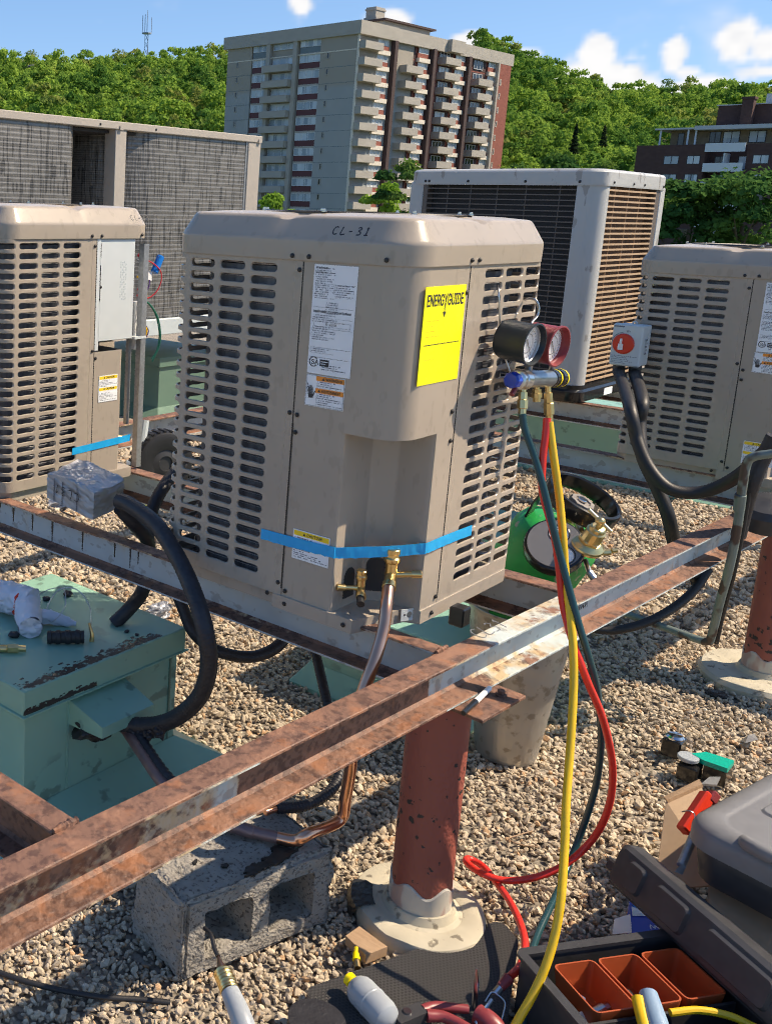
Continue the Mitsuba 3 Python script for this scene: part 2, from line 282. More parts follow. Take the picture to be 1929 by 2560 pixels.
mat('maroon_rubber', (.22, .035, .04), .4)
mat('blue_rubber', (.012, .02, .028), .4)
scene['mat_glass_clear'] = {'type': 'thindielectric'}
mat('wire_red', (.55, .02, .03), .4); mat('wire_yellow', (.80, .45, .0), .4); mat('wire_green', (.02, .16, .10), .4); mat('wire_purple', (.07, .03, .16), .4); mat('wire_white', (.7, .7, .7), .4)
mat('cap_blue', (.01, .16, .55), .25)
mat('duct_tape', proc(lambda p, n, uv: mix((.33, .345, .37), (.46, .47, .50), fbm(p.x * 26, p.y * 26, p.z * 8))), .32, metallic=.35, bump=(lambda p, n, uv: fbm(p.x * 40 + p.z * 60, p.y * 40 - p.z * 30, p.z * 12, 4), .02))
scene['mat_bubble_wrap'] = {'type': 'twosided', 'bsdf': {'type': 'bumpmap', 'tex': proc(lambda p, n, uv: fbm(p.x * 90, p.y * 90, p.z * 90, 4), eps=1e-3), 'scale': .012,
    'bsdf': {'type': 'principled', 'base_color': col((.62, .66, .74)), 'roughness': .15, 'specular': .7, 'clearcoat': .5}}}
def hexes(p, n, uv):
    x = uv.x; y = uv.y / .8660254; r = dr.floor(y)
    best = mi.Float(9)
    for a in (-1, 0, 1):
        for b in (-1, 0, 1):
            rr = r + b; off = .5 * (rr - 2 * dr.floor(rr / 2)); cx = dr.floor(x - off) + a + off + .5; cy = rr + .5
            best = dr.minimum(best, dr.sqrt(dr.square(cx - x) + dr.square((cy - y) * .8660254)))
    return best
mat('mat_rubber', proc(lambda p, n, uv: mix((.075, .072, .070), (.125, .12, .115), smoothstep(.2, .45, hexes(p, n, uv)))), .45, bump=(lambda p, n, uv: smoothstep(.50, .34, hexes(p, n, uv)) - .55 * smoothstep(.26, .12, hexes(p, n, uv)), .006))
def far_brick(a, b):
    def fn(p, n, uv):
        h = dr.select(dr.abs(n.x) > .5, p.y, p.x); r = dr.floor(p.z / .30); return mix(a, b, .55 * cell_rand(dr.floor(h / .6 + r * .5), r, 2) + .45 * fbm(p.x * .3, p.y * .3, p.z * .3))
    return fn
# ---------------------------------------------------------------- the setting: ground, hill, sky-line
def polar(az, dist, z): a = np.radians(az); return np.stack([CAM[0] + dist * np.cos(a), CAM[1] + dist * np.sin(a), z], -1)
RIDGE = [(40, 3.0), (70, 4.2), (95, 4.9), (103.8, 4.75), (107.5, 4.75), (109, 4.65), (110.8, 5.0), (112.2, 5.5), (113.2, 6.1), (114.6, 6.75), (116.5, 7.6), (119, 7.6), (124, 7.0), (129, 6.75), (133, 6.6), (137, 6.35), (140.7, 6.3), (150, 6.0), (170, 4.5), (200, 3.0)]
def hill_z(az, dist):
    el = np.interp(az, *zip(*RIDGE)); zr = 1.58 + 480 * np.tan(np.radians(el))
    t = np.clip((dist - 200) / 280, 0, 1.0); s = t ** .92
    z = -8 + (zr + 8) * s
    back = np.clip((dist - 480) / 400, 0, 1); z = z - back * (zr + 8) * .9
    und = meshkit.fbm(np.stack([az / 3.0, dist / 45, az * 0], -1), 3, 5) - .5
    return z + und * 9 * np.clip((dist - 215) / 60, 0, 1) * np.clip((470 - dist) / 60, 0.15, 1)
GND = mesh([(-3000, -3000, -8.3), (3000, -3000, -8.3), (3000, 3000, -8.3), (-3000, 3000, -8.3)], [(0, 1, 2, 3)])
single('ground', GND, 'ground', 'ground far below round the building', None, kind='structure', smooth=False)
azs, ds = np.linspace(20, 220, 201), np.r_[np.linspace(190, 500, 63), np.linspace(520, 900, 12)]
A, D = np.meshgrid(azs, ds, indexing='ij'); P = polar(A, D, hill_z(A, D)).reshape(-1, 3); nn = len(ds)
fq = np.array([(i * nn + j, (i + 1) * nn + j, (i + 1) * nn + j + 1, i * nn + j + 1) for i in range(len(azs) - 1) for j in range(nn - 1)])
single('hill', mesh(P, fq), 'hill_soil', 'long wooded hill behind the buildings', None, kind='structure', smooth=True)

# leaves are real faces spread through lobes
def crown(seed, rx, rz, lobes, leaves, size, top=0.6, droop=0.0):
    g = np.random.default_rng(seed)
    th = g.uniform(0, 2 * np.pi, lobes); rr = np.sqrt(g.uniform(0, 1, lobes)) * .68; hz = g.uniform(-.75, .8, lobes)
    rr *= np.sqrt(np.clip(1 - hz ** 2 * .85, .1, 1)); c = np.stack([rr * np.cos(th) * rx, rr * np.sin(th) * rx, hz * rz], 1); r = g.uniform(.26, .46, lobes) * rx
    k = g.integers(0, lobes, leaves); d = g.normal(size=(leaves, 3)); d[:, 2] = np.abs(d[:, 2]) * .75 + d[:, 2] * .35; d /= np.linalg.norm(d, axis=1)[:, None]
    rad = r[k] * g.uniform(.62, 1.06, leaves)
    p = c[k] + d * rad[:, None] * V(1, 1, .85)
    n = d * .8 + g.normal(size=(leaves, 3)) * .45 + V(0, 0, .25); n /= np.linalg.norm(n, axis=1)[:, None]
    a = np.cross(n, g.normal(size=(leaves, 3))); a /= np.linalg.norm(a, axis=1)[:, None]; b = np.cross(n, a)
    s = size * g.uniform(.6, 1.35, leaves)[:, None]
    v = np.stack([p - a * s * .5, p + b * s * .33 - n * s * .12, p + a * s * .55, p - b * s * .36 - n * s * .12], 1).reshape(-1, 3)
    i = np.arange(leaves)[:, None] * 4; f = np.vstack([i + [0, 3, 1], i + [3, 2, 1]])
    return trimesh.Trimesh(v, f, process=False)
def leaf_mat(name, a, b, c, sc):
    scene['mat_' + name] = {'type': 'principledthin', 'base_color': proc(lambda p, n, uv: mix(mix(a, b, smoothstep(.30, .66, fbm(p.x / sc, p.y / sc, p.z / sc, 2))), c, smoothstep(.6, .78, fbm(p.x / sc / 1.7 + 9, p.y / sc / 1.7, p.z / sc / 1.7, 2)) * .9)),
        'roughness': .65, 'spec_trans': 0.0, 'diff_trans': .7, 'eta': 1.3}
leaf_mat('leaf_forest', (.11, .225, .045), (.29, .43, .07), (.31, .34, .09), 10.0)
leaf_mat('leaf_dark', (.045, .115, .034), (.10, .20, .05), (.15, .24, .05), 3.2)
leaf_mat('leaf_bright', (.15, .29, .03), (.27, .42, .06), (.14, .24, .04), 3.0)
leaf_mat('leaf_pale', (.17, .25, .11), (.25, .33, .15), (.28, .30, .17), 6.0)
leaf_mat('needle', (.022, .042, .022), (.040, .062, .030), (.055, .05, .03), 5.0)
mat('bark', proc(lambda p, n, uv: mix((.07, .052, .04), (.13, .105, .085), fbm(p.x * 8, p.y * 8, p.z * 2))), .9)
NCROWN = 6
for i in range(NCROWN):
    scene[f'forest_crown_{i}'] = {'type': 'shapegroup', 'crown': mikit.ply(crown(40 + i, 1.0, .92 + .12 * (i % 3), 9 + i, 560, .20), 'mat_leaf_forest', smooth=False)}
g = np.random.default_rng(5); cnt = 0
for ring in np.arange(212, 520, 6.6):
    step = np.degrees(6.6 / ring)
    for az in np.arange(97, 147, step):
        a = az + g.uniform(-.5, .5) * step; d_ = ring + g.uniform(-3.2, 3.2); u = g.uniform(0, 1, 4)
        if 116.6 < a < 127.2: continue
        if a < 108.2 and d_ < 235: continue
        if a > 127 and d_ < 285: continue
        r = 3.4 + 2.3 * u[0] ** 1.5; z = float(hill_z(np.array([a]), np.array([d_]))[0])
        P0 = polar(a, d_, z + r * .95 + 1.2); cnt += 1
        scene[f'forest__{cnt:03d}'] = {'type': 'instance', 'g': {'type': 'ref', 'id': f'forest_crown_{int(u[1] * NCROWN) % NCROWN}'},
            'to_world': T().translate(P0.tolist()).rotate([0, 0, 1], float(360 * u[2])).scale([r, r, r * (1.0 + .35 * u[3])])}
labels['forest'] = {'label': 'dense spring green broadleaf forest covering the hillside', 'category': 'forest', 'kind': 'stuff'}

def tree(name, label, cat_, az, dist, z0, ztop, rx, leafmat, seed, lobes=16, leaves=2600, size=.55, group=None, trunk=.35):
    k = thing(name, label, cat_, group); P0 = polar(az, dist, 0.0); h = ztop - z0; rz = h * (1 - trunk) / 2 * 1.08
    c = crown(seed, rx, rz, lobes, leaves, size); c.apply_translation((P0[0], P0[1], ztop - rz))
    obj('crown', c, leafmat, k, smooth=False)
    g = np.random.default_rng(seed); B = V(P0[0], P0[1], z0); ts = [tube([B, B + V(.1, .05, h * .3), B + V(0, .1, h * .62)], max(.12, h * .022), 8, 4, scale=[1.3, .9, .55])]
    for i in range(6):
        a = g.uniform(0, 6.28); s = B + V(0, .05, h * g.uniform(.3, .55)); ts.append(tube([s, s + V(math.cos(a) * rx * .3, math.sin(a) * rx * .3, h * .12), s + V(math.cos(a) * rx * .65, math.sin(a) * rx * .65, h * .26)], h * .009, 6, 3, scale=[1, .7, .3]))
    obj('trunk', ts, 'bark', k); return k
def conifer(label, az, dist, z0, ztop, r, seed):
    k = thing('spruce_tree', label, 'tree'); P0 = polar(az, dist, 0.0); g = np.random.default_rng(seed); h = ztop - z0; n = 1500
    t = g.uniform(0, 1, n) ** .8; a = g.uniform(0, 6.28, n); lay = .75 + .25 * np.cos(t * h / .9 * 6.28); rr = r * (1 - (1 - t)) * lay * g.uniform(.25, 1, n) ** .5
    p = np.stack([P0[0] + rr * np.cos(a), P0[1] + rr * np.sin(a), ztop - t * h * .93 - .18 * rr], 1); s = .38
    d = np.stack([np.cos(a), np.sin(a), -.35 + 0 * a], 1); w = np.stack([-np.sin(a), np.cos(a), 0 * a], 1) * .5 + g.normal(size=(n, 3)) * .12
    v = np.stack([p - w * s, p + d * s * 1.2, p + w * s, p - d * s * .3 + V(0, 0, .12)], 1).reshape(-1, 3); i = np.arange(n)[:, None] * 4
    obj('crown', trimesh.Trimesh(v, np.vstack([i + [0, 1, 3], i + [1, 2, 3]]), process=False), 'needle', k, smooth=False)
    obj('trunk', cyl((P0[0], P0[1], z0), (P0[0], P0[1], ztop - .3), .16, 8, .02), 'bark', k)
# trees one can tell apart
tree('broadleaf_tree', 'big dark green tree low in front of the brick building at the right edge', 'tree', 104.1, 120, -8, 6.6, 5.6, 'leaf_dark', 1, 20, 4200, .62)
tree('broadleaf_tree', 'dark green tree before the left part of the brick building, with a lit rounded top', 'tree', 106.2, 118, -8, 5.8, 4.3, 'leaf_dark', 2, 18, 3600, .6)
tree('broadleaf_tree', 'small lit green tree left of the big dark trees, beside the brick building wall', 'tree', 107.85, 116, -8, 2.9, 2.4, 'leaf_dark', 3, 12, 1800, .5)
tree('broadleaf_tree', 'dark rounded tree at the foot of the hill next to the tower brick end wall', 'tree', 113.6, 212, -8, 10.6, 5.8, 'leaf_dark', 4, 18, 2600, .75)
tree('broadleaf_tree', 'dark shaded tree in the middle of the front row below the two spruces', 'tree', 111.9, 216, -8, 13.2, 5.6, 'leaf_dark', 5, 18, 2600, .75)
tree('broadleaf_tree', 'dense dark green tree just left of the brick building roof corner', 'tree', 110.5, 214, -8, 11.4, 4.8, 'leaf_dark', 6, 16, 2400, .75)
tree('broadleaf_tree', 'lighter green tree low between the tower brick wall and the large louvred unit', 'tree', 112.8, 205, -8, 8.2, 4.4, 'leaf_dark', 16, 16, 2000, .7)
conifer('left one of two slender dark spruces on the hillside', 111.55, 262, 8, 21.5, 2.5, 8)
conifer('right one of two dark spruces on the hillside', 110.3, 266, 7, 21.5, 2.9, 9)
tree('leafy_tree', 'bright lime green young tree at the tower base, above the main condenser', 'tree', 125.65, 60, -8, 3.05, 1.45, 'leaf_bright', 10, 14, 2600, .26, None, .55)
tree('leafy_tree', 'green bushy tree in front of the tower, beside the louvred unit corner', 'tree', 119.35, 70, -8, 4.9, 2.2, 'leaf_dark', 11, 18, 4200, .30, None, .45)
tree('leafy_tree', 'lighter green tree behind the bushy one, against the tower balconies', 'tree', 120.3, 76, -8, 3.9, 1.7, 'leaf_bright', 12, 12, 2600, .28, None, .5)
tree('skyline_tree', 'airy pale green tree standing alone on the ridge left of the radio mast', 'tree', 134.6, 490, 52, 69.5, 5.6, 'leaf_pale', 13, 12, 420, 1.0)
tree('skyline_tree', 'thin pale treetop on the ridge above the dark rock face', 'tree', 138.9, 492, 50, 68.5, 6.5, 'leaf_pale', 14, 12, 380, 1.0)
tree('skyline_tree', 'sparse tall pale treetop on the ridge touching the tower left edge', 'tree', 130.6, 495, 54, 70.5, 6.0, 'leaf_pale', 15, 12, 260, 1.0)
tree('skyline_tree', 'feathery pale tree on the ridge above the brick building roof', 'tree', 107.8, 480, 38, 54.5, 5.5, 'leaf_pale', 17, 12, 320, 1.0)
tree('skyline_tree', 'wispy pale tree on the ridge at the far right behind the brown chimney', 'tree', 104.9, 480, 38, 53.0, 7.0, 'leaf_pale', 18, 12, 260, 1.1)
tree('skyline_tree', 'bushy treetop on the ridge under the big cloud', 'tree', 109.5, 478, 37, 54.0, 5.5, 'leaf_forest', 19, 12, 420, 1.0)
# rock face on the ridge
mat('rock', proc(lambda p, n, uv: mix((.055, .065, .085), (.11, .12, .14), fbm(p.x * .4, p.y * .4, p.z * .7))), .9)
RK = trimesh.creation.icosphere(3); v = RK.vertices; v = v * (1 + .5 * (meshkit.fbm(v * 2.2 + 5, 3, 4) - .5)[:, None]) * V(10, 6, 3.4); ra = math.radians(138.6 - 90)
RK = trimesh.Trimesh(v, RK.faces, process=False); RK.apply_transform(rotz(ra)); RK.apply_translation(polar(138.6, 474, 57.4))
single('rock_face', RK, 'rock', 'dark rock face near the ridge', None, kind='structure')
# radio mast
k = thing('radio_mast', 'slender lattice radio mast with vertical antennas on the hill ridge', 'antenna mast'); MP = polar(133.05, 500, 0.0)
mat('mast_paint', (.30, .36, .46), .5)
def at_mast(x, z): side = V(-math.sin(math.radians(133.05)), math.cos(math.radians(133.05)), 0); return V(MP[0], MP[1], z) - side * x
legs = [[at_mast(sx * (1.1 - .022 * (z - 60)), z) + V(0, dy, 0) for z in np.linspace(56, 78, 8)] for sx, dy in ((-1, 0), (1, 0), (0, 1.0))]
for L in legs: obj('leg', tube(L, .13, 6, 1, False), 'mast_paint', k)
obj('bracing', [tube([legs[a][i], legs[b][i + 1]], .08, 5, 1, False) for i in range(7) for a, b in ((0, 1), (1, 0), (1, 2), (2, 0))], 'mast_paint', k, kind='stuff')
obj('platform', lathe([(2.2, 0), (2.2, .5)], 12, axis_frame(at_mast(0, 78), V(0, 0, 1))), 'mast_paint', k)
for x_, z_ in ((-2.0, 86.0), (-.9, 86.5), (.1, 88.2), (2.1, 85.2)): obj('antenna', cyl(at_mast(x_, 78), at_mast(x_, z_), .16, 6), 'mast_paint', k)

# ---------------------------------------------------------------- apartment tower
mat('tower_concrete', proc(lambda p, n, uv: mix((.33, .31, .275), (.40, .375, .33), fbm(p.x * .5, p.y * .5, p.z * .9))), .85)
mat('tower_panel', proc(lambda p, n, uv: mix(mix((.30, .315, .31), (.345, .355, .345), fbm(p.x * .6, p.y * .6, p.z * .35)), (.335, .29, .225), smoothstep(.35, .40, noise(dr.floor((p.x + 200) / 7.), dr.floor((p.z + 50.1) / 2.8 + .5), 3)) * .0 + .75 * smoothstep(23., 24., p.z))), .85)
mat('tower_brick', proc(far_brick((.21, .068, .052), (.27, .095, .07))), .9)
mat('cream_band', proc(lambda p, n, uv: mix((.60, .55, .46), (.70, .65, .56), fbm(p.x * 1.4, p.y * 1.4, p.z * 1.4))), .8)
mat('maroon_panel', (.085, .018, .022), .5)
mat('slate_panel', (.13, .17, .19), .5)
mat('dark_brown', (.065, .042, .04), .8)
mat('window_frame', (.55, .57, .58), .5)
mat('window_dark', (.02, .024, .03), .08, spec=.6)
mat('curtain', proc(lambda p, n, uv: mix((.30, .34, .38), (.62, .64, .64), cell_rand(dr.floor((p.x + p.y) / 1.13), dr.floor(p.z / 2.8), 1))), .35, spec=.6, clearcoat=1.0)
mat('curtain_blue', proc(lambda p, n, uv: mix((.16, .22, .27), (.50, .56, .60), cell_rand(dr.floor((p.x + p.y) / .83), dr.floor(p.z / 2.8), 7))), .3, spec=.6, clearcoat=1.0)
TW = thing('apartment_tower', 'tall concrete and brick apartment tower with stacked balconies', 'building')
TM = np.eye(4); TM[:3, :3] = np.linalg.qr(np.array([[.9987, .052, .0], [-.052, .9987, 0], [0, 0, 1.]]))[0]; TM[:3, :3] *= np.sign(np.diag(TM[:3, :3])); TM[:3, 3] = (-104.783, 166.54, 28.094)
def tb(x0, y0, z0, x1, y1, z1): return moved(box(x0, y0, z0, x1, y1, z1), TM)
# local: x to -31 along the shaded face (y = 0), y to 54 along the lit face (x = 0); z = 0 is the sill of the second window row
obj('wall', [tb(-30.8, .02, -36.3, -24.6, 18, 5.0), tb(-24.6, .6, -36.3, -8.3, 18, 5.0), tb(-8.3, .02, -36.3, -.35, 18, 5.0)], 'tower_panel', TW)
obj('brick_wall', [tb(-18, 1.0, -36.3, -.6, 48.6, 5.0)], 'tower_brick', TW)
obj('end_wall', tb(-18, 48.6, -36.3, .25, 54.2, 5.2), 'tower_brick', TW)
obj('roof_slab', tb(-30.7, .1, 5.0, -.1, 54.1, 5.15), 'tower_concrete', TW)
for a in ((-31.6, -.5, 4.0, .5, .35, 6.3), (-.35, .35, 4.0, .5, 11.4, 6.3), (-.5, 11.4, 3.95, .3, 28.6, 6.25), (-.5, 28.6, 4.05, 1.2, 33.6, 6.3), (-.5, 33.6, 3.95, .3, 54.9, 6.25)):
    obj('cornice', tb(*a), 'tower_concrete', TW)
for x_ in (-13.9, -20.3): obj('pilaster', tb(x_ - .45, -.35, -36, x_ + .45, .6, 6.0), 'tower_concrete', TW)
obj('corner_post', tb(-.35, -.05, -36.3, -.02, .3, 4.2), 'cream_band', TW)
def window(parent, x0, z0, x1, z1, face, depth, mats, mull=2, pane='curtain_blue'):
    """one window: frame with mullions, and a pane behind; face 'L' (y const) or 'R' (x const)"""
    def bb(a0, b0, a1, b1, d0, d1): return tb(a0, d0, b0, a1, d1, b1) if face == 'L' else tb(-d1, a0, b0, -d0, a1, b1)
    w = obj('window', [bb(x0, z0, x1, z0 + .09, depth - .08, depth + .05), bb(x0, z1 - .09, x1, z1, depth - .08, depth + .05)] + [bb(x - .05, z0 + .09, x + .05, z1 - .09, depth - .07, depth + .05) for x in np.linspace(x0 + .05, x1 - .05, mull + 1)], mats, parent, smooth=False)
    xs = np.linspace(x0, x1, mull + 1)
    obj('pane', bb(x0 + .05, z0 + .05, x1 - .05, z1 - .05, depth, depth + .03), pane, w, smooth=False)
rt = random.Random(3)
for r in range(-1, 12):
    z = -2.8 * r
    for j, (xa, xb) in enumerate(((-24.4, -20.8), (-13.05, -8.4))):
        window(TW, xa, z + .05, xb, z + 1.45, 'L', .25, 'window_frame', 3, 'curtain_blue')
        obj('spandrel', tb(xa, .22, z - 1.0, xb, .6, z + .02), 'slate_panel' if r < 0 else 'maroon_panel', TW, smooth=False)
        obj('lintel', tb(xa, .16, z - 1.33, xb, .6, z - 1.02), 'tower_concrete', TW, smooth=False)
    window(TW, -19.6, z - .9 if r >= 0 else z + .05, -14.6, z + 1.4, 'L', .45, 'window_frame', 3, 'curtain_blue')
    if r >= 0:
        obj('balcony', [tb(-20.9, -1.3, z - 1.25, -14.5, .55, z - 1.05), tb(-20.9, -1.3, z - 1.05, -14.5, -1.15, z + .02), tb(-20.9, -1.14, z - 1.05, -20.75, .2, z), tb(-14.65, -1.14, z - 1.05, -14.5, .2, z)], 'tower_concrete', TW, smooth=False)
        obj('balcony', [tb(-32.0, 3.0, z - 1.4, -30.9, 8.5, z - .1)], 'tower_concrete', TW, smooth=False)
        for xv in (-28.1, -6.5): window(TW, xv - .28, z + .3, xv + .28, z + 1.4, 'L', -.02, 'tower_concrete', 1, 'window_dark')
        obj('joint', tb(-30.75, -.02, z - 1.27, -24.62, .02, z - 1.19), 'slate_panel', TW, smooth=False)
        obj('joint', tb(-8.25, -.02, z - 1.27, -.4, .02, z - 1.19), 'slate_panel', TW, smooth=False)
    else:
        obj('joint', tb(-30.75, -.03, z - 1.37, -.4, .04, z - 1.2), 'cream_band', TW, smooth=False)
    for j, w0 in enumerate((.1, 13.6, 26.9, 39.8)):
        zz = z + .2
        if r >= 0 or j in (0, 2):
            mats = 'tower_concrete'
            obj('balcony', [tb(-.6, w0, zz - 1.4, 1.3, w0 + 5.6, zz - 1.2), tb(1.15, w0, zz - 1.2, 1.3, w0 + 5.6, zz - .1), tb(-.6, w0, zz - 1.2, 1.14, w0 + .15, zz - .1), tb(-.6, w0 + 5.45, zz - 1.2, 1.14, w0 + 5.6, zz - .1)], mats, TW, smooth=False)
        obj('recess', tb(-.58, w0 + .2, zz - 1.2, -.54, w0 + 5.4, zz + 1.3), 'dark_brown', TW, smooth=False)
        window(TW, w0 + .5, zz - .9, w0 + 4.0, zz + 1.05, 'R', .45, 'window_frame', 3, rt.choice(['window_dark', 'curtain_blue', 'window_dark']))
        w1 = w0 + 6.0; w2 = w0 + (9.4 if j != 3 else 8.6)
        window(TW, w1, zz - .1, w2, zz + 1.05, 'R', .30, 'window_frame', 3, 'curtain')
        obj('spandrel', tb(-.5, w1 - .3, zz - .95, -.2, w2 + .2, zz - .12), 'tower_brick', TW, smooth=False)
        obj('lintel', tb(-.5, w1 - .3, zz + 1.07, 0.15, w2 + .2, zz + 1.83), 'cream_band', TW, smooth=False)
for w_ in (10.4, 23.6, 36.7): obj('pilaster', tb(-.6, w_, -36.3, .6, w_ + 1.0, 4.0), 'dark_brown', TW)  # dark brown here also paints in the shadow bands beside the pilasters
obj('pilaster', tb(-.6, 48.4, -36.3, .6, 49.0, 4.0), 'tower_concrete', TW)
for r in range(0, 12): window(TW, 49.9, -2.8 * r - .3, 50.5, -2.8 * r + .9, 'R', -.26, 'cream_band', 1, 'window_dark')
for r in range(0, 12): obj('balcony', tb(-3.0, 54.2, -2.8 * r - 1.2, -.4, 55.2, -2.8 * r - .1), 'tower_concrete', TW, smooth=False)
PH = obj('penthouse', tb(-13.5, 13.5, 5.15, -4.4, 29.5, 8.4), 'tower_concrete', TW)
obj('penthouse_roof', tb(-14.3, 12.8, 8.4, -3.6, 30.4, 8.75), 'dark_brown', TW)
obj('louvre', tb(-12.6, 13.3, 6.6, -8.6, 13.52, 8.0), 'dark_brown', TW)
obj('chimney', [tb(-9.7, 15.2, 8.75, -7.5, 18.2, 11.5), tb(-9.85, 15.05, 10.9, -7.35, 18.35, 11.2), tb(-10, 15, 9.2, -7.2, 18.4, 9.6)], 'tower_concrete', TW)
# ---------------------------------------------------------------- brick building at the right
mat('brown_brick', proc(far_brick((.062, .034, .032), (.088, .050, .044))), .9)
mat('roof_grey', (.42, .45, .48), .6); mat('tan_brick', proc(far_brick((.17, .13, .08), (.23, .18, .12))), .9); mat('parapet_white', (.56, .60, .64), .6); mat('frame_dark', (.03, .03, .035), .5)
B2 = thing('brick_building', 'low dark brown brick building with white balcony fronts and a brown chimney', 'building')
def bb2(x0, y0, z0, x1, y1, z1): return box(x0, 181.2 + y0, z0, x1, 181.2 + y1, z1)
obj('wall', [bb2(-61.4, 0, -8.3, -51.4, 16, 12.85), bb2(-51.4, 2.2, -8.3, -45.8, 16, 12.8), bb2(-45.8, 0, -8.3, -20, 16, 12.85)], 'brown_brick', B2)
obj('upper_wall', bb2(-57.9, 4.0, 12.8, -20, 15, 15.3), 'tan_brick', B2)
obj('roof_slab', [bb2(-59.6, 1.6, 15.3, -53.6, 15.2, 15.55), bb2(-53.8, 1.2, 15.15, -20, 15.2, 15.75)], 'roof_grey', B2)
obj('penthouse', bb2(-51.8, 4.5, 15.75, -20, 15, 18.9), 'brown_brick', B2)
obj('penthouse_roof', [bb2(-52.0, 4.3, 18.9, -20, 15.2, 19.05), bb2(-46, 6.5, 19.05, -20, 15, 20.6)], 'roof_grey', B2)
obj('chimney', [bb2(-48.2, 2.9, 15.7, -46.7, 4.3, 19.9), bb2(-48.35, 2.75, 19.6, -46.55, 4.45, 19.95)], 'brown_brick', B2)
for x_ in (-58.9, -54.9, -53.8): obj('column', bb2(x_, 1.9, 12.85, x_ + .22, 2.15, 15.3), 'parapet_white', B2)
def win2(x0, z0, x1, z1, y=0.0, pane='curtain_blue', n=2):
    w = obj('window', [bb2(x0, y - .05, z0, x1, y + .06, z0 + .1), bb2(x0, y - .05, z1 - .1, x1, y + .06, z1)] + [bb2(x - .05, y - .05, z0 + .1, x + .05, y + .06, z1 - .1) for x in np.linspace(x0 + .05, x1 - .05, n + 1)], 'frame_dark', B2, smooth=False)
    obj('pane', bb2(x0 + .05, y - .012, z0 + .05, x1 - .05, y - .002, z1 - .05), pane, w, smooth=False)
for r in range(6):
    z = 9.85 - 2.8 * r
    for x0, x1 in ((-57.2, -55.0), (-53.9, -52.0), (-44.95, -42.8), (-40.5, -38.4), (-35, -32.8)):
        win2(x0, z, x1, z + 1.35, 0.0, 'curtain_blue' if r < 2 else 'window_dark')
    if r < 5:
        obj('balcony', [bb2(-51.3, -.9, z - 1.15, -45.9, -.75, z + .15), bb2(-51.3, -.75, z - 1.15, -45.9, 2.2, z - .95)], 'parapet_white', B2, smooth=False)
        obj('partition', bb2(-48.7, -.7, z - .95, -48.55, 2.2, z + 1.65), 'parapet_white', B2, smooth=False)
        win2(-50.6, z - .8, -49.1, z + 1.3, 2.15, 'window_dark', 2); win2(-47.4, z - .8, -46.2, z + 1.3, 2.15, 'curtain_blue', 1)
obj('balcony', bb2(-51.3, -.9, 11.65, -45.9, -.75, 12.95), 'parapet_white', B2, smooth=False)
for x0, x1, pn in ((-52.3, -50.7, 'window_dark'), (-50.4, -48.1, 'curtain_blue'), (-46.9, -44.6, 'curtain_blue'), (-43.6, -41.4, 'curtain_blue'), (-39.5, -37.4, 'curtain_blue')): win2(x0, 13.2, x1, 15.0, 3.95, pn, 2)
win2(-56.8, 12.9, -55.9, 14.9, 3.95, 'window_dark', 1)
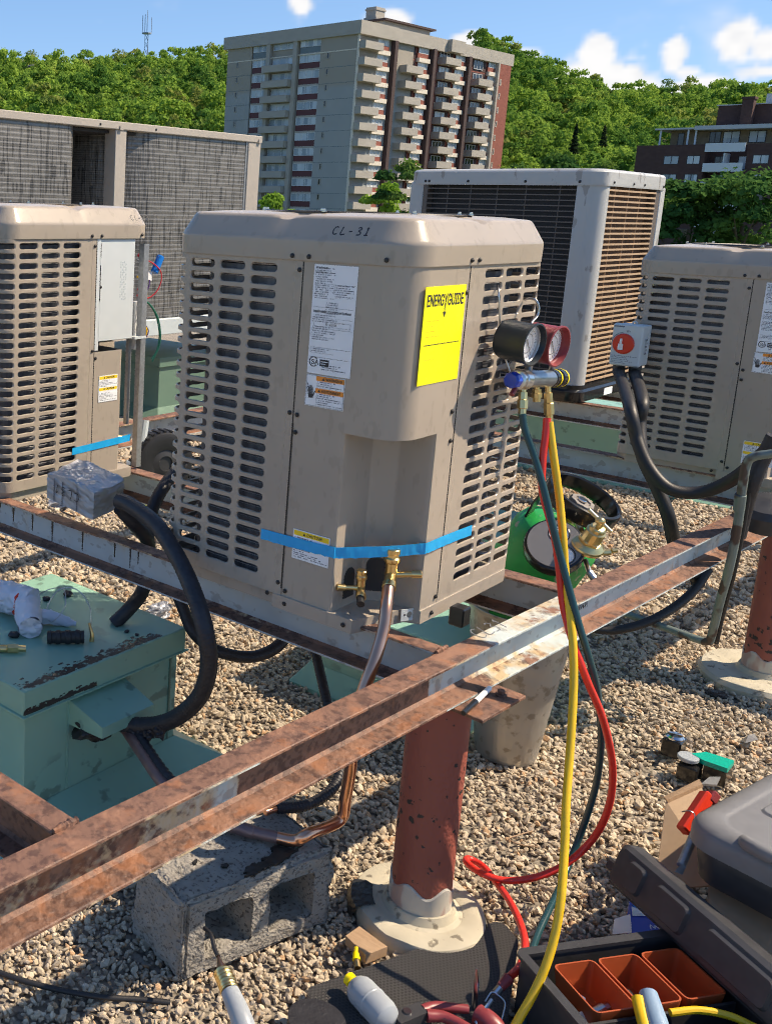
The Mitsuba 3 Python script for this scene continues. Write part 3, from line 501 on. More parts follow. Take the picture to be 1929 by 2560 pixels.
# ---------------------------------------------------------------- the roof and its gravel
ROOFB = [box(-17, -9, -.5, 10, 14, -.012)]
single('roof', ROOFB, 'gravel_bed', 'flat roof under the gravel', None, kind='structure', smooth=False)
mat('roof_wall', proc(far_brick((.15, .10, .08), (.20, .14, .11))), .9)
single('building_below', box(-16.9, -8.9, -8.4, 9.9, 13.9, -.5), 'roof_wall', 'brick building whose roof carries the units', 'building')
def gravel(seed):
    g = np.random.default_rng(seed); R3 = np.stack([np.cross(UP, FWD) * -1, -UP, FWD]); out_p, out_r = [], []
    # more and smaller stones near, fewer far away
    for d0, d1, dens, r0 in ((1.2, 2.55, 9500, .0062), (2.55, 3.9, 6200, .0074), (3.9, 7.2, 3000, .0105)):
        n = int(dens * 9.5 * 8); p = np.stack([g.uniform(-6.0, 2.0, n), g.uniform(-2.2, 7.3, n), np.zeros(n)], 1)
        q = (p - CAM) @ R3.T; u, w = q[:, 0] / q[:, 2], q[:, 1] / q[:, 2]
        keep = (q[:, 2] > d0) & (q[:, 2] <= d1) & (u > -.16) & (u < .76) & (w < .70)
        keep &= g.uniform(0, 1, n) < 1.0
        p = p[keep]; out_p.append(p); out_r.append(r0 * g.lognormal(0, .25, len(p)))
    p, r = np.vstack(out_p), np.concatenate(out_r); n = len(p)
    b = trimesh.creation.icosahedron(); bv, bf = np.array(b.vertices), np.array(b.faces)
    v = bv[None] * (1 + g.uniform(-.24, .24, (n, 12, 1))) * np.stack([g.uniform(.9, 1.5, n), g.uniform(.65, 1.0, n), g.uniform(.4, .7, n)], 1)[:, None]
    q = g.normal(size=(n, 4)); q[:, 1:3] *= .45; q /= np.linalg.norm(q, axis=1)[:, None]; w_, x_, y_, z_ = q.T
    Rm = np.stack([np.stack([1 - 2 * (y_ ** 2 + z_ ** 2), 2 * (x_ * y_ - z_ * w_), 2 * (x_ * z_ + y_ * w_)], 1), np.stack([2 * (x_ * y_ + z_ * w_), 1 - 2 * (x_ ** 2 + z_ ** 2), 2 * (y_ * z_ - x_ * w_)], 1), np.stack([2 * (x_ * z_ - y_ * w_), 2 * (y_ * z_ + x_ * w_), 1 - 2 * (x_ ** 2 + y_ ** 2)], 1)], 1)
    v = np.einsum('nij,nkj->nki', Rm, v) * r[:, None, None]
    p[:, 2] = g.uniform(-.008, .004, n) + .010 * (meshkit.fbm(p * 6, 3, 2) - .5)
    v = (v + p[:, None]).reshape(-1, 3); f = (bf[None] + 12 * np.arange(n)[:, None, None]).reshape(-1, 3)
    t = g.uniform(0, 1, n)[:, None]; c = V(.42, .345, .245) * (1 - t) + V(.56, .475, .36) * t
    h = g.uniform(0, 1, n); c[h < .12] = c[h < .12] * V(.62, .62, .66); c[h > .93] = c[h > .93] * V(1.2, 1.22, 1.25); c[(h > .86) & (h < .93)] *= V(.95, .74, .58)
    c *= (.82 + .36 * meshkit.fbm(p * 2.0, 3, 9))[:, None]
    return trimesh.Trimesh(v, f, process=False), np.repeat(np.clip(c, 0, .75), 12, 0)
GM, GC = gravel(12)
scene['roof_gravel'] = mikit.ply(GM, 'mat_gravel', smooth=False, color=GC)
labels['roof_gravel'] = {'label': 'loose tan pea gravel covering the flat roof', 'category': 'gravel', 'kind': 'stuff'}

# ---------------------------------------------------------------- steel frames of channel sections
def channel(p0, p1, side, mat_, parent, z=.675, d=.103, w=.053, name='beam'):
    """channel with its web at the back and its flanges pointing along side (horizontal); p0, p1: near top edge"""
    p0, p1 = V(*p0[:2], z), V(*p1[:2], z); x = p1 - p0; L = np.linalg.norm(x); x /= L; s = V(*side, 0); s = s - x * (x @ s); s /= np.linalg.norm(s)
    prof = [(-w, 0), (-.002, 0), (0, -.0015), (0, -.0055), (-.002, -.007), (-w + .014, -.011), (-w + .0075, -.017), (-w + .0075, -d + .017), (-w + .014, -d + .011), (-.002, -d + .007), (0, -d + .0055), (0, -d + .0015), (-.002, -d), (-w, -d)]
    M = np.eye(4); M[:3, 0] = s; M[:3, 1] = V(0, 0, 1); M[:3, 2] = np.cross(s, V(0, 0, 1))
    if M[:3, 2] @ x < 0: M[:3, 3] = p1
    else: M[:3, 3] = p0
    m = prism(sg.Polygon(prof), L); m.apply_transform(M); return obj(name, m, mat_, parent, smooth=25)
FR = thing('steel_frame', 'rusty welded steel channel frame carrying the main condenser on a red pipe post', 'steel frame')
channel((.067, -1.72), (.306, 2.235), (1, -.06), 'rust_front', FR)
channel((-2.6, .022), (.112, .022), (0, -1), 'rust_side', FR, w=.043)
channel((-1.4, -1.005), (.050, -1.005), (0, -1), 'rust_full', FR, w=.047)
channel((-2.6, .60), (.145, .60), (0, -1), 'rust_pale', FR)
channel((-1.87, .66), (-1.87, 2.22), (1, 0), 'rust_pale', FR)
PX, PY = .105, .095
obj('post', cyl((PX, PY, .03), (PX, PY, .563), .066, 40), 'post_red', FR, label='red oxide pipe post under the frame corner')
ang = math.atan(.0605)
obj('cap_plate', moved(box(-.085, -.075, .5635, .125, .105, .5715, .0012), rotz(-ang, (PX + .01, PY, 0))), 'rust_full', FR)
obj('bolt', [screw((PX + .105, PY + .055, .5715), (0, 0, 1), .012, .012)], 'rust_full', FR)
def weld(a, b, r): 
    a, b = V(*a), V(*b); n = 14; g = np.random.default_rng(int(abs(a[1]) * 1000)); pts = [a + (b - a) * t for t in np.linspace(0, 1, n)]
    return tube(pts, r, 7, 1, False, scale=g.uniform(.6, 1.25, n))
for w_ in [weld((.118, .022, .676), (.118, .068, .676), .006), weld((.114, .018, .672), (.114, .018, .585), .004), weld((.052, -1.004, .676), (.054, -.958, .676), .007)]: obj('weld_bead', w_, 'rust_full', FR)
FR2 = thing('steel_frame', 'steel channel frame further back carrying the right condenser and the louvred unit', 'steel frame')
channel((-2.2, 2.30), (1.5, 2.215), (0, -1), 'rust_side', FR2)
channel((-2.4, 3.335), (1.0, 3.33), (0, -1), 'rust_pale', FR2)
channel((-2.2, 4.15), (1.0, 4.15), (0, -1), 'rust_pale', FR2)
channel((.31, 2.26), (.50, 5.2), (1, 0), 'rust_pale', FR2)
obj('post', cyl((.295, 2.16, .03), (.295, 2.16, .572), .066, 40), 'post_red', FR2, label='red oxide pipe post at the right edge')
# flashings at the foot of the posts
def post_flashing(x, y, r, label, seed):
    k = thing('post_flashing', label, 'flashing', )
    pr = [(r, -.01), (r * 1.01, .018), (r * .96, .032), (r * .80, .037), (r * .62, .03), (.10, .028), (.082, .032), (.074, .05)]
    m = lathe(pr, 48); v = np.array(m.vertices); a = np.arctan2(v[:, 1], v[:, 0]); rr = np.hypot(v[:, 0], v[:, 1])
    w = 1 + .05 * np.sin(2 * a + seed) * (rr > .1) + .05 * (meshkit.fbm(v * 14 + seed, 3, 2) - .5) * (rr > .1); v[:, :2] *= w[:, None]; v[:, 2] += .012 * (meshkit.fbm(v * 22 + seed, 3, 5) - .5) * (rr > .1)
    m.vertices = v; m.apply_translation((x, y, 0)); obj('collar', m, 'flashing', k)
    g = np.random.default_rng(seed)
    m = lathe([(.0685, .03), (.0695, .10), (.0672, .104)], 40); v = np.array(m.vertices); v[:, 2] += np.where(v[:, 2] > .09, .012 * np.sin(5 * np.arctan2(v[:, 1], v[:, 0]) + seed), 0); m.vertices = v; m.apply_translation((x, y, 0))
    obj('sealant', m, 'chalk_paint', k); return k
F1 = post_flashing(PX, PY, .152, 'cream painted round flashing at the foot of the near red post, smeared with tar', 3)
F2 = post_flashing(.295, 2.16, .20, 'cream painted round flashing at the foot of the right edge post', 5)
def blob(poly, h, M, mat_, parent, name='tar_smear', seed=1):
    m = prism(poly, h, M); return obj(name, m, mat_, parent)
def splat(seed, rx, ry, n=40, rough=.35):
    g = np.random.default_rng(seed); a = np.linspace(0, 2 * np.pi, n, endpoint=False); r = 1 + rough * (g.normal(size=n) * .5 + np.sin(a * 3 + seed) * .4)
    return sg.Polygon(np.stack([rx * r * np.cos(a), ry * r * np.sin(a)], 1)).buffer(0)
def biggest(p): return max(p.geoms, key=lambda g: g.area) if hasattr(p, 'geoms') else p
a_ = math.radians(205)
m = lathe([(.158, -.004), (.160, .018), (.152, .0335), (.125, .040), (.105, .039)], 60, caps=False); v = np.array(m.vertices); ff = np.array(m.faces); an = np.degrees(np.arctan2(v[:, 1], v[:, 0])) % 360
m = trimesh.Trimesh(v, ff[[all(186 < an[i] < 236 for i in t) for t in ff]], process=False); m.apply_translation((PX, PY, .0)); v = np.array(m.vertices); v += .008 * (meshkit.fbm(v * 40, 3, 3)[:, None] - .5); m.vertices = v
obj('tar_smear', m, 'tar', F1)

# ---------------------------------------------------------------- condensing units
def slot_cell(s0, s1, z0, z1, w, h, depth=.0045, nst=5):
    """flat cell (s, z, out) with a rolled slot in its middle"""
    cx, cz = (s0 + s1) / 2, (z0 + z1) / 2; r = h / 2; a = w / 2 - r; inner, outer = [], []
    for t in np.linspace(-a, a, nst + 1)[:-1]: inner.append((cx + t, cz - r)); outer.append((cx + t, z0))
    ang = np.radians(np.linspace(-90, 90, 9))
    ro = [(cx + a, z0), ((cx + a + s1) / 2, z0), (s1, z0), (s1, (z0 + cz) / 2), (s1, cz), (s1, (z1 + cz) / 2), (s1, z1), ((cx + a + s1) / 2, z1), (cx + a, z1)]
    for k in range(8): inner.append((cx + a + r * math.cos(ang[k]), cz + r * math.sin(ang[k]))); outer.append(ro[k])
    for t in np.linspace(a, -a, nst + 1)[:-1]: inner.append((cx + t, cz + r)); outer.append((cx + t, z1))
    lo = [(cx - a, z1), ((cx - a + s0) / 2, z1), (s0, z1), (s0, (z1 + cz) / 2), (s0, cz), (s0, (z0 + cz) / 2), (s0, z0), ((cx - a + s0) / 2, z0)]
    for k in range(8): inner.append((cx - a - r * math.cos(ang[k]), cz - r * math.sin(ang[k]))); outer.append(lo[k])
    n = len(inner); I, O = np.array(inner), np.array(outer); c = V(cx, cz)
    def ring(P, o): return np.c_[P, np.full(n, o)]
    I2 = c + (I - c) * (1 - .0016 / np.maximum(np.linalg.norm(I - c, axis=1), 1e-6))[:, None]
    I0 = I + (O - I) * .10
    L = [ring(O, 0), ring(I0, 0), ring(I, -.0011), ring(I2, -.0026), ring(I2, -depth)]
    return loft(L)
def perimeter(W, r, a0, b0):
    """maps developed length (from the L seam backwards round the unit) to (x, y) and outward normal"""
    segs = [('l', (-a0, 0), (-W + r, 0), (0, -1)), ('a', (-W + r, r), 270), ('l', (-W, r), (-W, W - r), (-1, 0)), ('a', (-W + r, W - r), 180), ('l', (-W + r, W), (-r, W), (0, 1)), ('a', (-r, W - r), 90), ('l', (0, W - r), (0, b0), (1, 0))]
    Ls = [r * math.pi / 2 if s[0] == 'a' else math.dist(s[1], s[2]) for s in segs]; cum = np.r_[0, np.cumsum(Ls)]
    def f(s):
        s = np.asarray(s, float); out = np.zeros((len(s), 4))
        for i, g in enumerate(segs):
            k = (s >= cum[i] - 1e-9) & (s <= cum[i + 1] + 1e-9) if i < len(segs) - 1 else (s >= cum[i] - 1e-9)
            if i == 0: k = s <= cum[1] + 1e-9
            t = (s[k] - cum[i]) / Ls[i]
            if g[0] == 'l':
                p0, p1 = np.array(g[1]), np.array(g[2]); out[k, :2] = p0 + t[:, None] * (p1 - p0); out[k, 2:] = g[3]
            else:
                a = np.radians(g[2] - 90 * t); nn_ = np.stack([np.cos(a), np.sin(a)], 1); out[k, :2] = np.array(g[1]) + r * nn_; out[k, 2:] = nn_
        return out
    return f, cum[-1]
def bend(m, f):
    v = np.array(m.vertices); q = f(v[:, 0]); m = m.copy(); m.vertices = np.c_[q[:, :2] + q[:, 2:] * v[:, 2:3], v[:, 1]]; return m
def sheet(s0, s1, z0, z1, n=1, depth=0.0):
    s = np.linspace(s0, s1, n + 1); v = np.vstack([np.c_[s, np.full(n + 1, z0), s * 0], np.c_[s, np.full(n + 1, z1), s * 0]])
    return mesh(v, [(i, i + 1, n + 2 + i, n + 1 + i) for i in range(n)])
def condenser(name, label, corner, rot, rows, opts, group=None):
    """service corner at the local origin; the L face runs along -x (y = 0), the R face along +y (x = 0); z = 0 is the base"""
    K = thing(name, label, 'condensing unit', group); M = rotz(rot, corner); W = .637; dv = .0297; r = .04
    zc = .079 + (rows - 1) * dv - .024 + .0  # lowest row centre is dv*(rows-1) below the top one
    zrow = [.0555 + dv * k for k in range(rows)]; ztop = zrow[-1] + .022; zbot = .012
    def add(n, m, mt, parent=K, sm=30, **kw):
        if n in ('screw', 'foot', 'guard_screw', 'seam_post', 'seam_gap', 'pipe_hole', 'latch_slot', 'edge_trim') and isinstance(m, list):
            return [obj(n, q, mt, parent, smooth=sm, M=M, **kw) for q in m][0]
        return obj(n, m, mt, parent, smooth=sm, M=M, **kw)
    f, S = perimeter(W, r, .281, .262)
    cols = []; s = .1066 - .018
    while s < S - .50: cols.append((s, .0742, .0892)); s += .0892
    rc = [(S - .100 - .1045 * k, .089, .1045) for k in range(4)]
    mid = (cols[-1][0] + .0446 + rc[-1][0] - .05225) / 2; gap = rc[-1][0] - .05225 - cols[-1][0] - .0446
    k = int(gap / .0892)
    for i in range(k): cols.append((cols[-1][0] + .0892, .0742, .0892))
    cols += rc[::-1]; cells, edges = [], []
    sw = opts.get('slot', .0195)
    for cx, w, p in cols:
        s0, s1 = cx - p / 2, cx + p / 2; edges.append((s0, s1))
        for z in zrow: cells.append(slot_cell(s0, s1, z - dv / 2, z + dv / 2, w, sw))
    z0, z1 = zrow[0] - dv / 2, zrow[-1] + dv / 2
    prev = 0.0
    for s0, s1 in edges + [(S, S)]:
        if s0 - prev > 1e-4: cells.append(sheet(prev, s0, z0, z1, max(1, int((s0 - prev) / .02))))
        prev = s1
    n = 120; cells += [sheet(0, S, zbot, z0, n), sheet(0, S, z1, ztop, n)]
    add('louver_panel', bend(cat(cells), f), 'tan_paint', sm=40)
    # rolled seam edges
    add('seam_post', [box(-.282, -.0005, .01, -.2625, .012, ztop), box(-.012, .2435, .01, .0005, .2625, ztop)], 'tan_paint')
    add('seam_gap', [box(-.2640, -.0012, .03, -.2615, .01, ztop - .004), box(-.01, .2425, .03, .0012, .2445, ztop - .004)], 'black_screw')
    # coil inside
    rc_ = .13; f2, S2 = perimeter(W - .05, rc_, .20, .245); q = np.linspace(0, S2, 90); P2 = f2(q); P2[:, 0] -= .025; P2[:, 1] += .025
    th = .028; lo = np.vstack([P2[:, :2], (P2[:, :2] - P2[:, 2:] * th)[::-1]])
    add('coil', prism(sg.Polygon(lo).buffer(0), ztop - .05, z=.03), 'coil_dark', sm=40)
    wires = []
    pw = np.c_[P2[:, :2] + P2[:, 2:] * .006, np.zeros(90)]
    for i in range(rows): z = .052 + .0301 * i; wires.append(sweep(pw[::2] + V(0, 0, z), circle(.0009, 5)))
    add('coil_wire', wires, 'wire_bright', kind='stuff')
    bends = []
    for i in range(rows - 2):
        z = .07 + dv * i; pts = [V(-.030, .50, z), V(-.012, .51, z), V(-.007, .525, z + .012), V(-.012, .51, z + .024), V(-.030, .50, z + .024)]
        if i % 2 == 0: bends.append(tube(pts, .0042, 8, 4))
    add('return_bend', bends, 'steel', kind='stuff')
    add('tube_sheet', [box(-.055, .30, .03, -.030, .3045, ztop - .02), box(-.035, .318, .03, -.031, .372, ztop - .02)], 'galv_white')
    # base pan, following the recess of the service corner
    open_ = opts.get('open', False)
    base = sg.Polygon([(-W + r, .014), (-.286, .014), (-.284, -.003), (-.070, -.004), (-.028, .150), (.003, .166), (.003, W - r), (-r, W), (-W + r, W), (-W, W - r), (-W, r)])
    add('base_pan', prism(base, .032, z=-.020), 'tan_paint')
    add('foot', [box(-.60, .03, -.0215 + .0, -.54, .09, -.007), box(-.16, .03, -.0215, -.10, .07, -.007)], 'rubber_black')
    add('blank_floor', box(-W + .03, .03, .013, -.15, W - .03, .018), 'dark_inside')
    # service corner
    zp = ztop - .365 if rows == 25 else ztop - .345; ra = .075
    if not open_:
        a = np.radians(np.linspace(-90, 0, 10)); pth = [(-.2615, 0)] + [(-.2, 0), (-.13, 0)] + [(-ra + ra * math.cos(t), ra + ra * math.sin(t)) for t in a] + [(0, .15), (0, .2425)]
        o = np.array(pth); inn = np.array([(-.2615, .02), (-.2, .02), (-.13, .02)] + [(-ra + (ra - .02) * math.cos(t), ra + (ra - .02) * math.sin(t)) for t in a] + [(-.02, .15), (-.02, .2425)])
        add('access_panel', prism(sg.Polygon(np.vstack([o, inn[::-1]])), ztop - zp, z=zp), 'tan_paint', sm=40)
        add('access_floor', prism(sg.Polygon([(-.255, .004), (-.08, .004), (-.004, .08), (-.004, .235), (-.255, .235)]), .004, z=zp + .003), 'dark_inside')
    # service panel with a stepped recess
    def wall(pts, z0_, z1_, off=.0):
        p = np.array(pts); return mesh(np.vstack([np.c_[p, np.full(len(p), z0_)], np.c_[p, np.full(len(p), z1_)]]), [(i, i + 1, len(p) + i + 1, len(p) + i) for i in range(len(p) - 1)])
    rec = [(-.2615, .0015), (-.134, .0015), (-.1295, .004), (-.128, .010), (-.128, .120), (-.122, .129), (-.086, .157), (-.078, .160), (-.022, .160), (-.008, .160), (.0, .164), (.0, .2425)]
    zsp = opts.get('panel_top', zp + .004)
    add('service_panel', wall(rec, .012, zp + (.004 if not open_ else 0)), 'tan_paint', sm=28)
    # cap
    side = (.08, .25, .40, .455, .478, .5, .522, .545, .60, .75, .92)
    def lp(inset, z, rr): return rrect(-W - .005 + inset, -.005 + inset, .005 - inset, W + .005 - inset, [max(.02, x - inset) for x in rr], z, 9, side)
    R0 = (.085, .06, .06, .06); zs = ztop
    L = [lp(.012, zs - .001, R0), lp(.0015, zs - .002, R0), lp(0, zs, R0), lp(-.001, zs + .040, R0), lp(.0005, zs + .046, R0), lp(.0035, zs + .051, R0), lp(.0265, zs + .088, R0), lp(.031, zs + .0935, R0), lp(.037, zs + .0965, R0), lp(.062, zs + .099, R0), lp(.085, zs + .1015, R0)]
    ni = 9 + len(side)
    for li, dz in ((6, .003), (7, .009), (8, .011), (9, .008)):
        for sd in range(4):
            for j_, wgt in ((3, .35), (4, 1), (5, 1), (6, 1), (7, .35)): L[li][sd * ni + 9 + j_, 2] -= dz * wgt * .9
    c = V(-W / 2, W / 2); rg = .235; lastl = L[-1]; d = lastl[:, :2] - c; d /= np.linalg.norm(d, axis=1)[:, None]
    for rad, z in ((rg + .012, zs + .1035), (rg, zs + .1035), (rg - .004, zs + .098), (rg - .004, zs + .03)): L.append(np.c_[c + d * rad, np.full(len(d), z)])
    CP = add('top_cover', loft(L), 'tan_paint', sm=32)
    wires = [lathe([(rr_ - .0018, zs + .1035), (rr_, zs + .1055), (rr_ + .0018, zs + .1035), (rr_, zs + .1015), (rr_ - .0018, zs + .1035)], 40, np.array([[1, 0, 0, c[0]], [0, 1, 0, c[1]], [0, 0, 1, 0], [0, 0, 0, 1.0]]), caps=False) for rr_ in np.arange(.05, .25, .0185)]
    wires += [cyl((c[0], c[1], zs + .1025), (c[0] + (rg + .018) * math.cos(t), c[1] + (rg + .018) * math.sin(t), zs + .1025), .0022, 6) for t in np.arange(8) * math.pi / 4 + .2]
    add('fan_guard', wires, 'rubber_black')
    add('guard_screw', [screw(V(c[0] + (rg + .016) * math.cos(t), c[1] + (rg + .016) * math.sin(t), zs + .1035), (0, 0, 1), .006, .007) for t in np.arange(8) * math.pi / 4 + .2], 'chrome')
    fan = [lathe([(.055, zs - .02), (.055, zs + .03), (.04, zs + .04)], 20, np.array([[1, 0, 0, c[0]], [0, 1, 0, c[1]], [0, 0, 1, 0], [0, 0, 0, 1.0]]))]
    for t in np.arange(3) * 2 * math.pi / 3:
        u = V(math.cos(t), math.sin(t), 0); w_ = V(-math.sin(t), math.cos(t), 0); b = V(c[0], c[1], zs + .005)
        fan.append(hull([b + u * .05 + w_ * .04 + V(0, 0, .02), b + u * .05 - w_ * .05 - V(0, 0, .02), b + u * .22 + w_ * .09 + V(0, 0, .02), b + u * .22 - w_ * .07 - V(0, 0, .02), b + u * .22 - w_ * .07 - V(0, 0, .017), b + u * .22 + w_ * .09 + V(0, 0, .023)]))
    add('fan', fan, 'coil_dark')
    add('screw', [screw(V(*p), n) for p, n in (((-.290, -.006, ztop + .008), (0, -1, 0)), ((-.247, -.006, ztop + .008), (0, -1, 0)), ((-.06, -.006, ztop + .011), (0, -1, 0)), ((.006, .233, ztop + .010), (1, 0, 0)), ((.006, .268, ztop + .010), (1, 0, 0)))], 'black_screw', CP)
    return K, M, add, ztop, zp
def plate(add, name, K, o, u, v, w, h, mt, parent=None, t=.0008, uvmm=False):
    o, u, v = V(*o), V(*u), V(*v); n = np.cross(u, v); P = [o, o + u * w, o + u * w + v * h, o + v * h]
    vs = np.array(P + [p + n * t for p in P]); fs = [(4, 5, 6, 7), (0, 1, 5, 4), (1, 2, 6, 5), (2, 3, 7, 6), (3, 0, 4, 7), (3, 2, 1, 0)]
    m = mesh(vs, fs)
    if uvmm is not False:
        uv = np.array([(0, h), (w, h), (w, 0), (0, 0)] * 2) * 1000
        m2 = trimesh.Trimesh(m.vertices, m.faces, process=False)
        M = uvmm if not isinstance(uvmm, bool) else None
        if M is not None: m2.apply_transform(M)
        return obj(name, m2, mt, parent or K, smooth=False, uv=uv)
    return add(name, m, mt, parent or K, sm=False)
E1, E2, E3 = V(1, 0, 0), V(0, 1, 0), V(0, 0, 1)
ZB = .682
def nameplate(K, M, add, x, zt, w=.108, h=.238):
    o = V(x, -.0010, zt - h); N = plate(add, 'nameplate', K, o, E1, E3, w, h, 'label_white')
    for a, b, ww, hh in ((.004, .165, .05, .066), (.054, .168, .048, .028), (.036, .128, .03, .030), (.004, .112, .09, .018), (.004, .075, .060, .030), (.004, .046, .085, .010), (.036, .008, .06, .014)):
        plate(add, 'fine_print', K, o + V(a, -.0009, b), E1, E3, ww, hh, 'label_print', N, .0003, M)
    T_ = [text_on(t, hh, o + V(a, -.0009, b), E1, E3, .0004, bd, wd) for t, hh, a, b, bd, wd in (('Model Number:', .0045, .004, .229, True, .03), ('Serial Number:', .0045, .004, .219, True, .03),
        ('Install Prohibited in Southwest and Southeast', .0055, .005, .1345, True, .094), ('R-410A', .0052, .038, .1075, True, None), ('SA', .0105, .0085, .0205, True, None))]
    a = np.radians(np.linspace(38, 322, 26)); cc = V(.015, .0262)
    ring_ = sg.Polygon([(cc[0] + .0115 * math.cos(t), cc[1] + .0115 * math.sin(t)) for t in a] + [(cc[0] + .0092 * math.cos(t), cc[1] + .0092 * math.sin(t)) for t in a[::-1]])
    T_.append(prism(ring_, .0004, frame(o + V(0, -.0009, 0), E1, E3)))
    T_.append(prism(sg.box(.031, .018, .054, .033).difference(sg.box(.033, .027, .052, .029)).difference(sg.box(.033, .0225, .046, .024)), .0004, frame(o + V(0, -.0009, 0), E1, E3)))
    T_.append(prism(sg.box(.008, .1045, .1, .116).difference(sg.box(.0085, .105, .0995, .1155)), .0004, frame(o + V(0, -.0009, 0), E1, E3)))
    for zz in (.196, .146, .123, .1, .058, .0365): T_.append(prism(sg.box(.004, zz, .104, zz + .0006), .0004, frame(o + V(0, -.0009, 0), E1, E3)))
    add('lettering', T_, 'ink', N)
def warning(K, M, add, x, zt, w=.098, h=.070):
    o = V(x, -.0010, zt - h); N = plate(add, 'warning_label', K, o, E1, E3, w, h, 'label_white')
    for b in (.058, .031): plate(add, 'orange_band', K, o + V(.026, -.0009, b), E1, E3, w - .028, .0105, 'orange_label', N, .0003)
    for b, hh in ((.0425, .0145), (.004, .026)): plate(add, 'fine_print', K, o + V(.028, -.0009, b), E1, E3, w - .032, hh, 'label_print', N, .0003, M)
    tri = lambda a, b, s: prism(sg.Polygon([(a, b), (a + s, b), (a + s / 2, b + s * .87)]), .0004, frame(o + V(0, -.0013, 0), E1, E3))
    T_ = [text_on('WARNING', .0062, o + V(.050, -.0013, .060), E1, E3, .0004, True), text_on('AVERTISSEMENT', .0062, o + V(.041, -.0013, .033), E1, E3, .0004, True, .048), tri(.041, .060, .007), tri(.032, .033, .007)]
    hp = shapely.union_all([sg.Polygon([(.009, .018), (.020, .018), (.022, .027), (.0075, .027)])] + [sg.LineString([(.0085 + .0032 * i, .026), (.0085 + .0032 * i, .042 + .004 * math.sin(i * 1.1))]).buffer(.0012) for i in range(4)] + [sg.LineString([(.0205, .024), (.0245, .034)]).buffer(.0013), sg.LineString([(.004, .050), (.007, .044), (.003, .039), (.007, .034), (.005, .031)]).buffer(.0008)])
    for g_ in getattr(hp, 'geoms', [hp]): T_.append(prism(g_, .0004, frame(o + V(0, -.0009, 0), E1, E3)))
    T_.append(prism(sg.box(.0012, .0012, w - .0012, h - .0012).difference(sg.box(.0018, .0018, w - .0018, h - .0018)), .0004, frame(o + V(0, -.0009, 0), E1, E3)))
    add('lettering', T_, 'ink', N)
def caution(K, M, add, o, u, v, w=.097, h=.070, double=False):
    o, u, v = V(*o), V(*u), V(*v); n = np.cross(u, v)
    N = plate(add, 'caution_label', K, o, u, v, w, h, 'label_white')
    bands = ((h - .0125, .0105), (h * .5 - .006, .0095)) if double else ((h - .0135, .0115),)
    for b, hh in bands: plate(add, 'yellow_band', K, o + n * .0009 + u * .002 + v * b, u, v, w - .004, hh, 'yellow_label', N, .0003)
    if double: blocks = ((.004, .026), (h * .5 + .006, .022))
    else: blocks = ((.004, h - .021),)
    for b, hh in blocks: plate(add, 'fine_print', K, o + n * .0009 + u * .004 + v * b, u, v, w - .008, hh, 'label_print', N, .0003, M)
    T_ = []
    for b, hh in bands:
        T_.append(text_on('CAUTION', .0062, o + n * .0013 + u * (w * .5 - .012) + v * (b + .0025), u, v, .0004, True))
        Fm = frame(o + n * .0013 + u * (w * .5 - .022) + v * (b + .0025), u, v); T_.append(prism(sg.Polygon([(0, 0), (.007, 0), (.0035, .0062)]), .0004, Fm))
    add('lettering', T_, 'ink', N)

# ---- the main unit in the middle
K1, M1, add1, ZT1, ZP1 = condenser('condensing_unit', 'taupe condenser in the middle, with yellow guide label and gauges hung on it', (0, 0, ZB), 0.0, 25, {})
nameplate(K1, M1, add1, -.2335, 1.4655 - ZB)
warning(K1, M1, add1, -.2340, 1.2245 - ZB)
caution(K1, M1, add1, (-.240, .0005, .794 - ZB), E1, E3)
# yellow guide label on the lit face
o = V(.0010, .052, 1.224 - ZB); GL = plate(add1, 'guide_label', K1, o, E2, E3, .177, .207, 'yellow_guide')
T_ = [text_on('ENERGYGUIDE', .0235, o + V(.0009, .008, .166), E2, E3, .0005, True, .160)]
T_.append(prism(shapely.union_all([sg.box(.0865, .150, .0890, .172), sg.Polygon([(.081, .152), (.0945, .152), (.0878, .1405)])]), .0005, frame(o + V(.0009, 0, 0), E2, E3)))
T_.append(prism(sg.box(.012, .0835, .165, .0850), .0005, frame(o + V(.0009, 0, 0), E2, E3)))
add1('lettering', T_, 'ink', GL)
add1('faint_print', [prism(sg.box(.012 + .004 * i, y, .0145 + .004 * i, y + .0018), .0004, frame(o + V(.0009, 0, 0), E2, E3)) for n_, y in ((14, .134), (8, .123), (10, .112), (16, .101), (12, .052)) for i in range(n_) if (i * 7 + int(y * 1e4)) % 5], 'yellow_label', GL, kind='stuff')
# pen writing on the cover shoulder
SH = (.0235, .037)   # shoulder: run inward, rise
sl = V(0, SH[0], SH[1]) / math.hypot(*SH)
add1('pen_writing', hand('CL-3I', .019, .0017, V(-.200, .004 - .0012, ZT1 + .058), E1, sl, 1.0), 'ink', K1)
add1('screw', [screw(V(*p), n) for p, n in (((-.272, -.001, ZT1 - .022), (0, -1, 0)), ((-.272, -.001, 1.150 - ZB - .02), (0, -1, 0)), ((-.252, -.001, 1.128 - ZB), (0, -1, 0)), ((-.254, .0, ZP1 - .02), (0, -1, 0)), ((-.272, -.001, .042), (0, -1, 0)), ((-.252, .0, .026), (0, -1, 0)), ((-.300, -.001, .008), (0, -1, 0)), ((-.249, -.003, -.004), (0, -1, 0)), ((-.09, -.006, -.004), (0, -1, 0)),
    ((.001, .232, ZT1 - .06), (1, 0, 0)), ((.001, .222, 1.15 - ZB), (1, 0, 0)), ((.001, .228, ZP1 - .025), (1, 0, 0)), ((.001, .233, .03), (1, 0, 0)), ((.004, .215, -.004), (1, 0, 0)))], 'black_screw', K1)
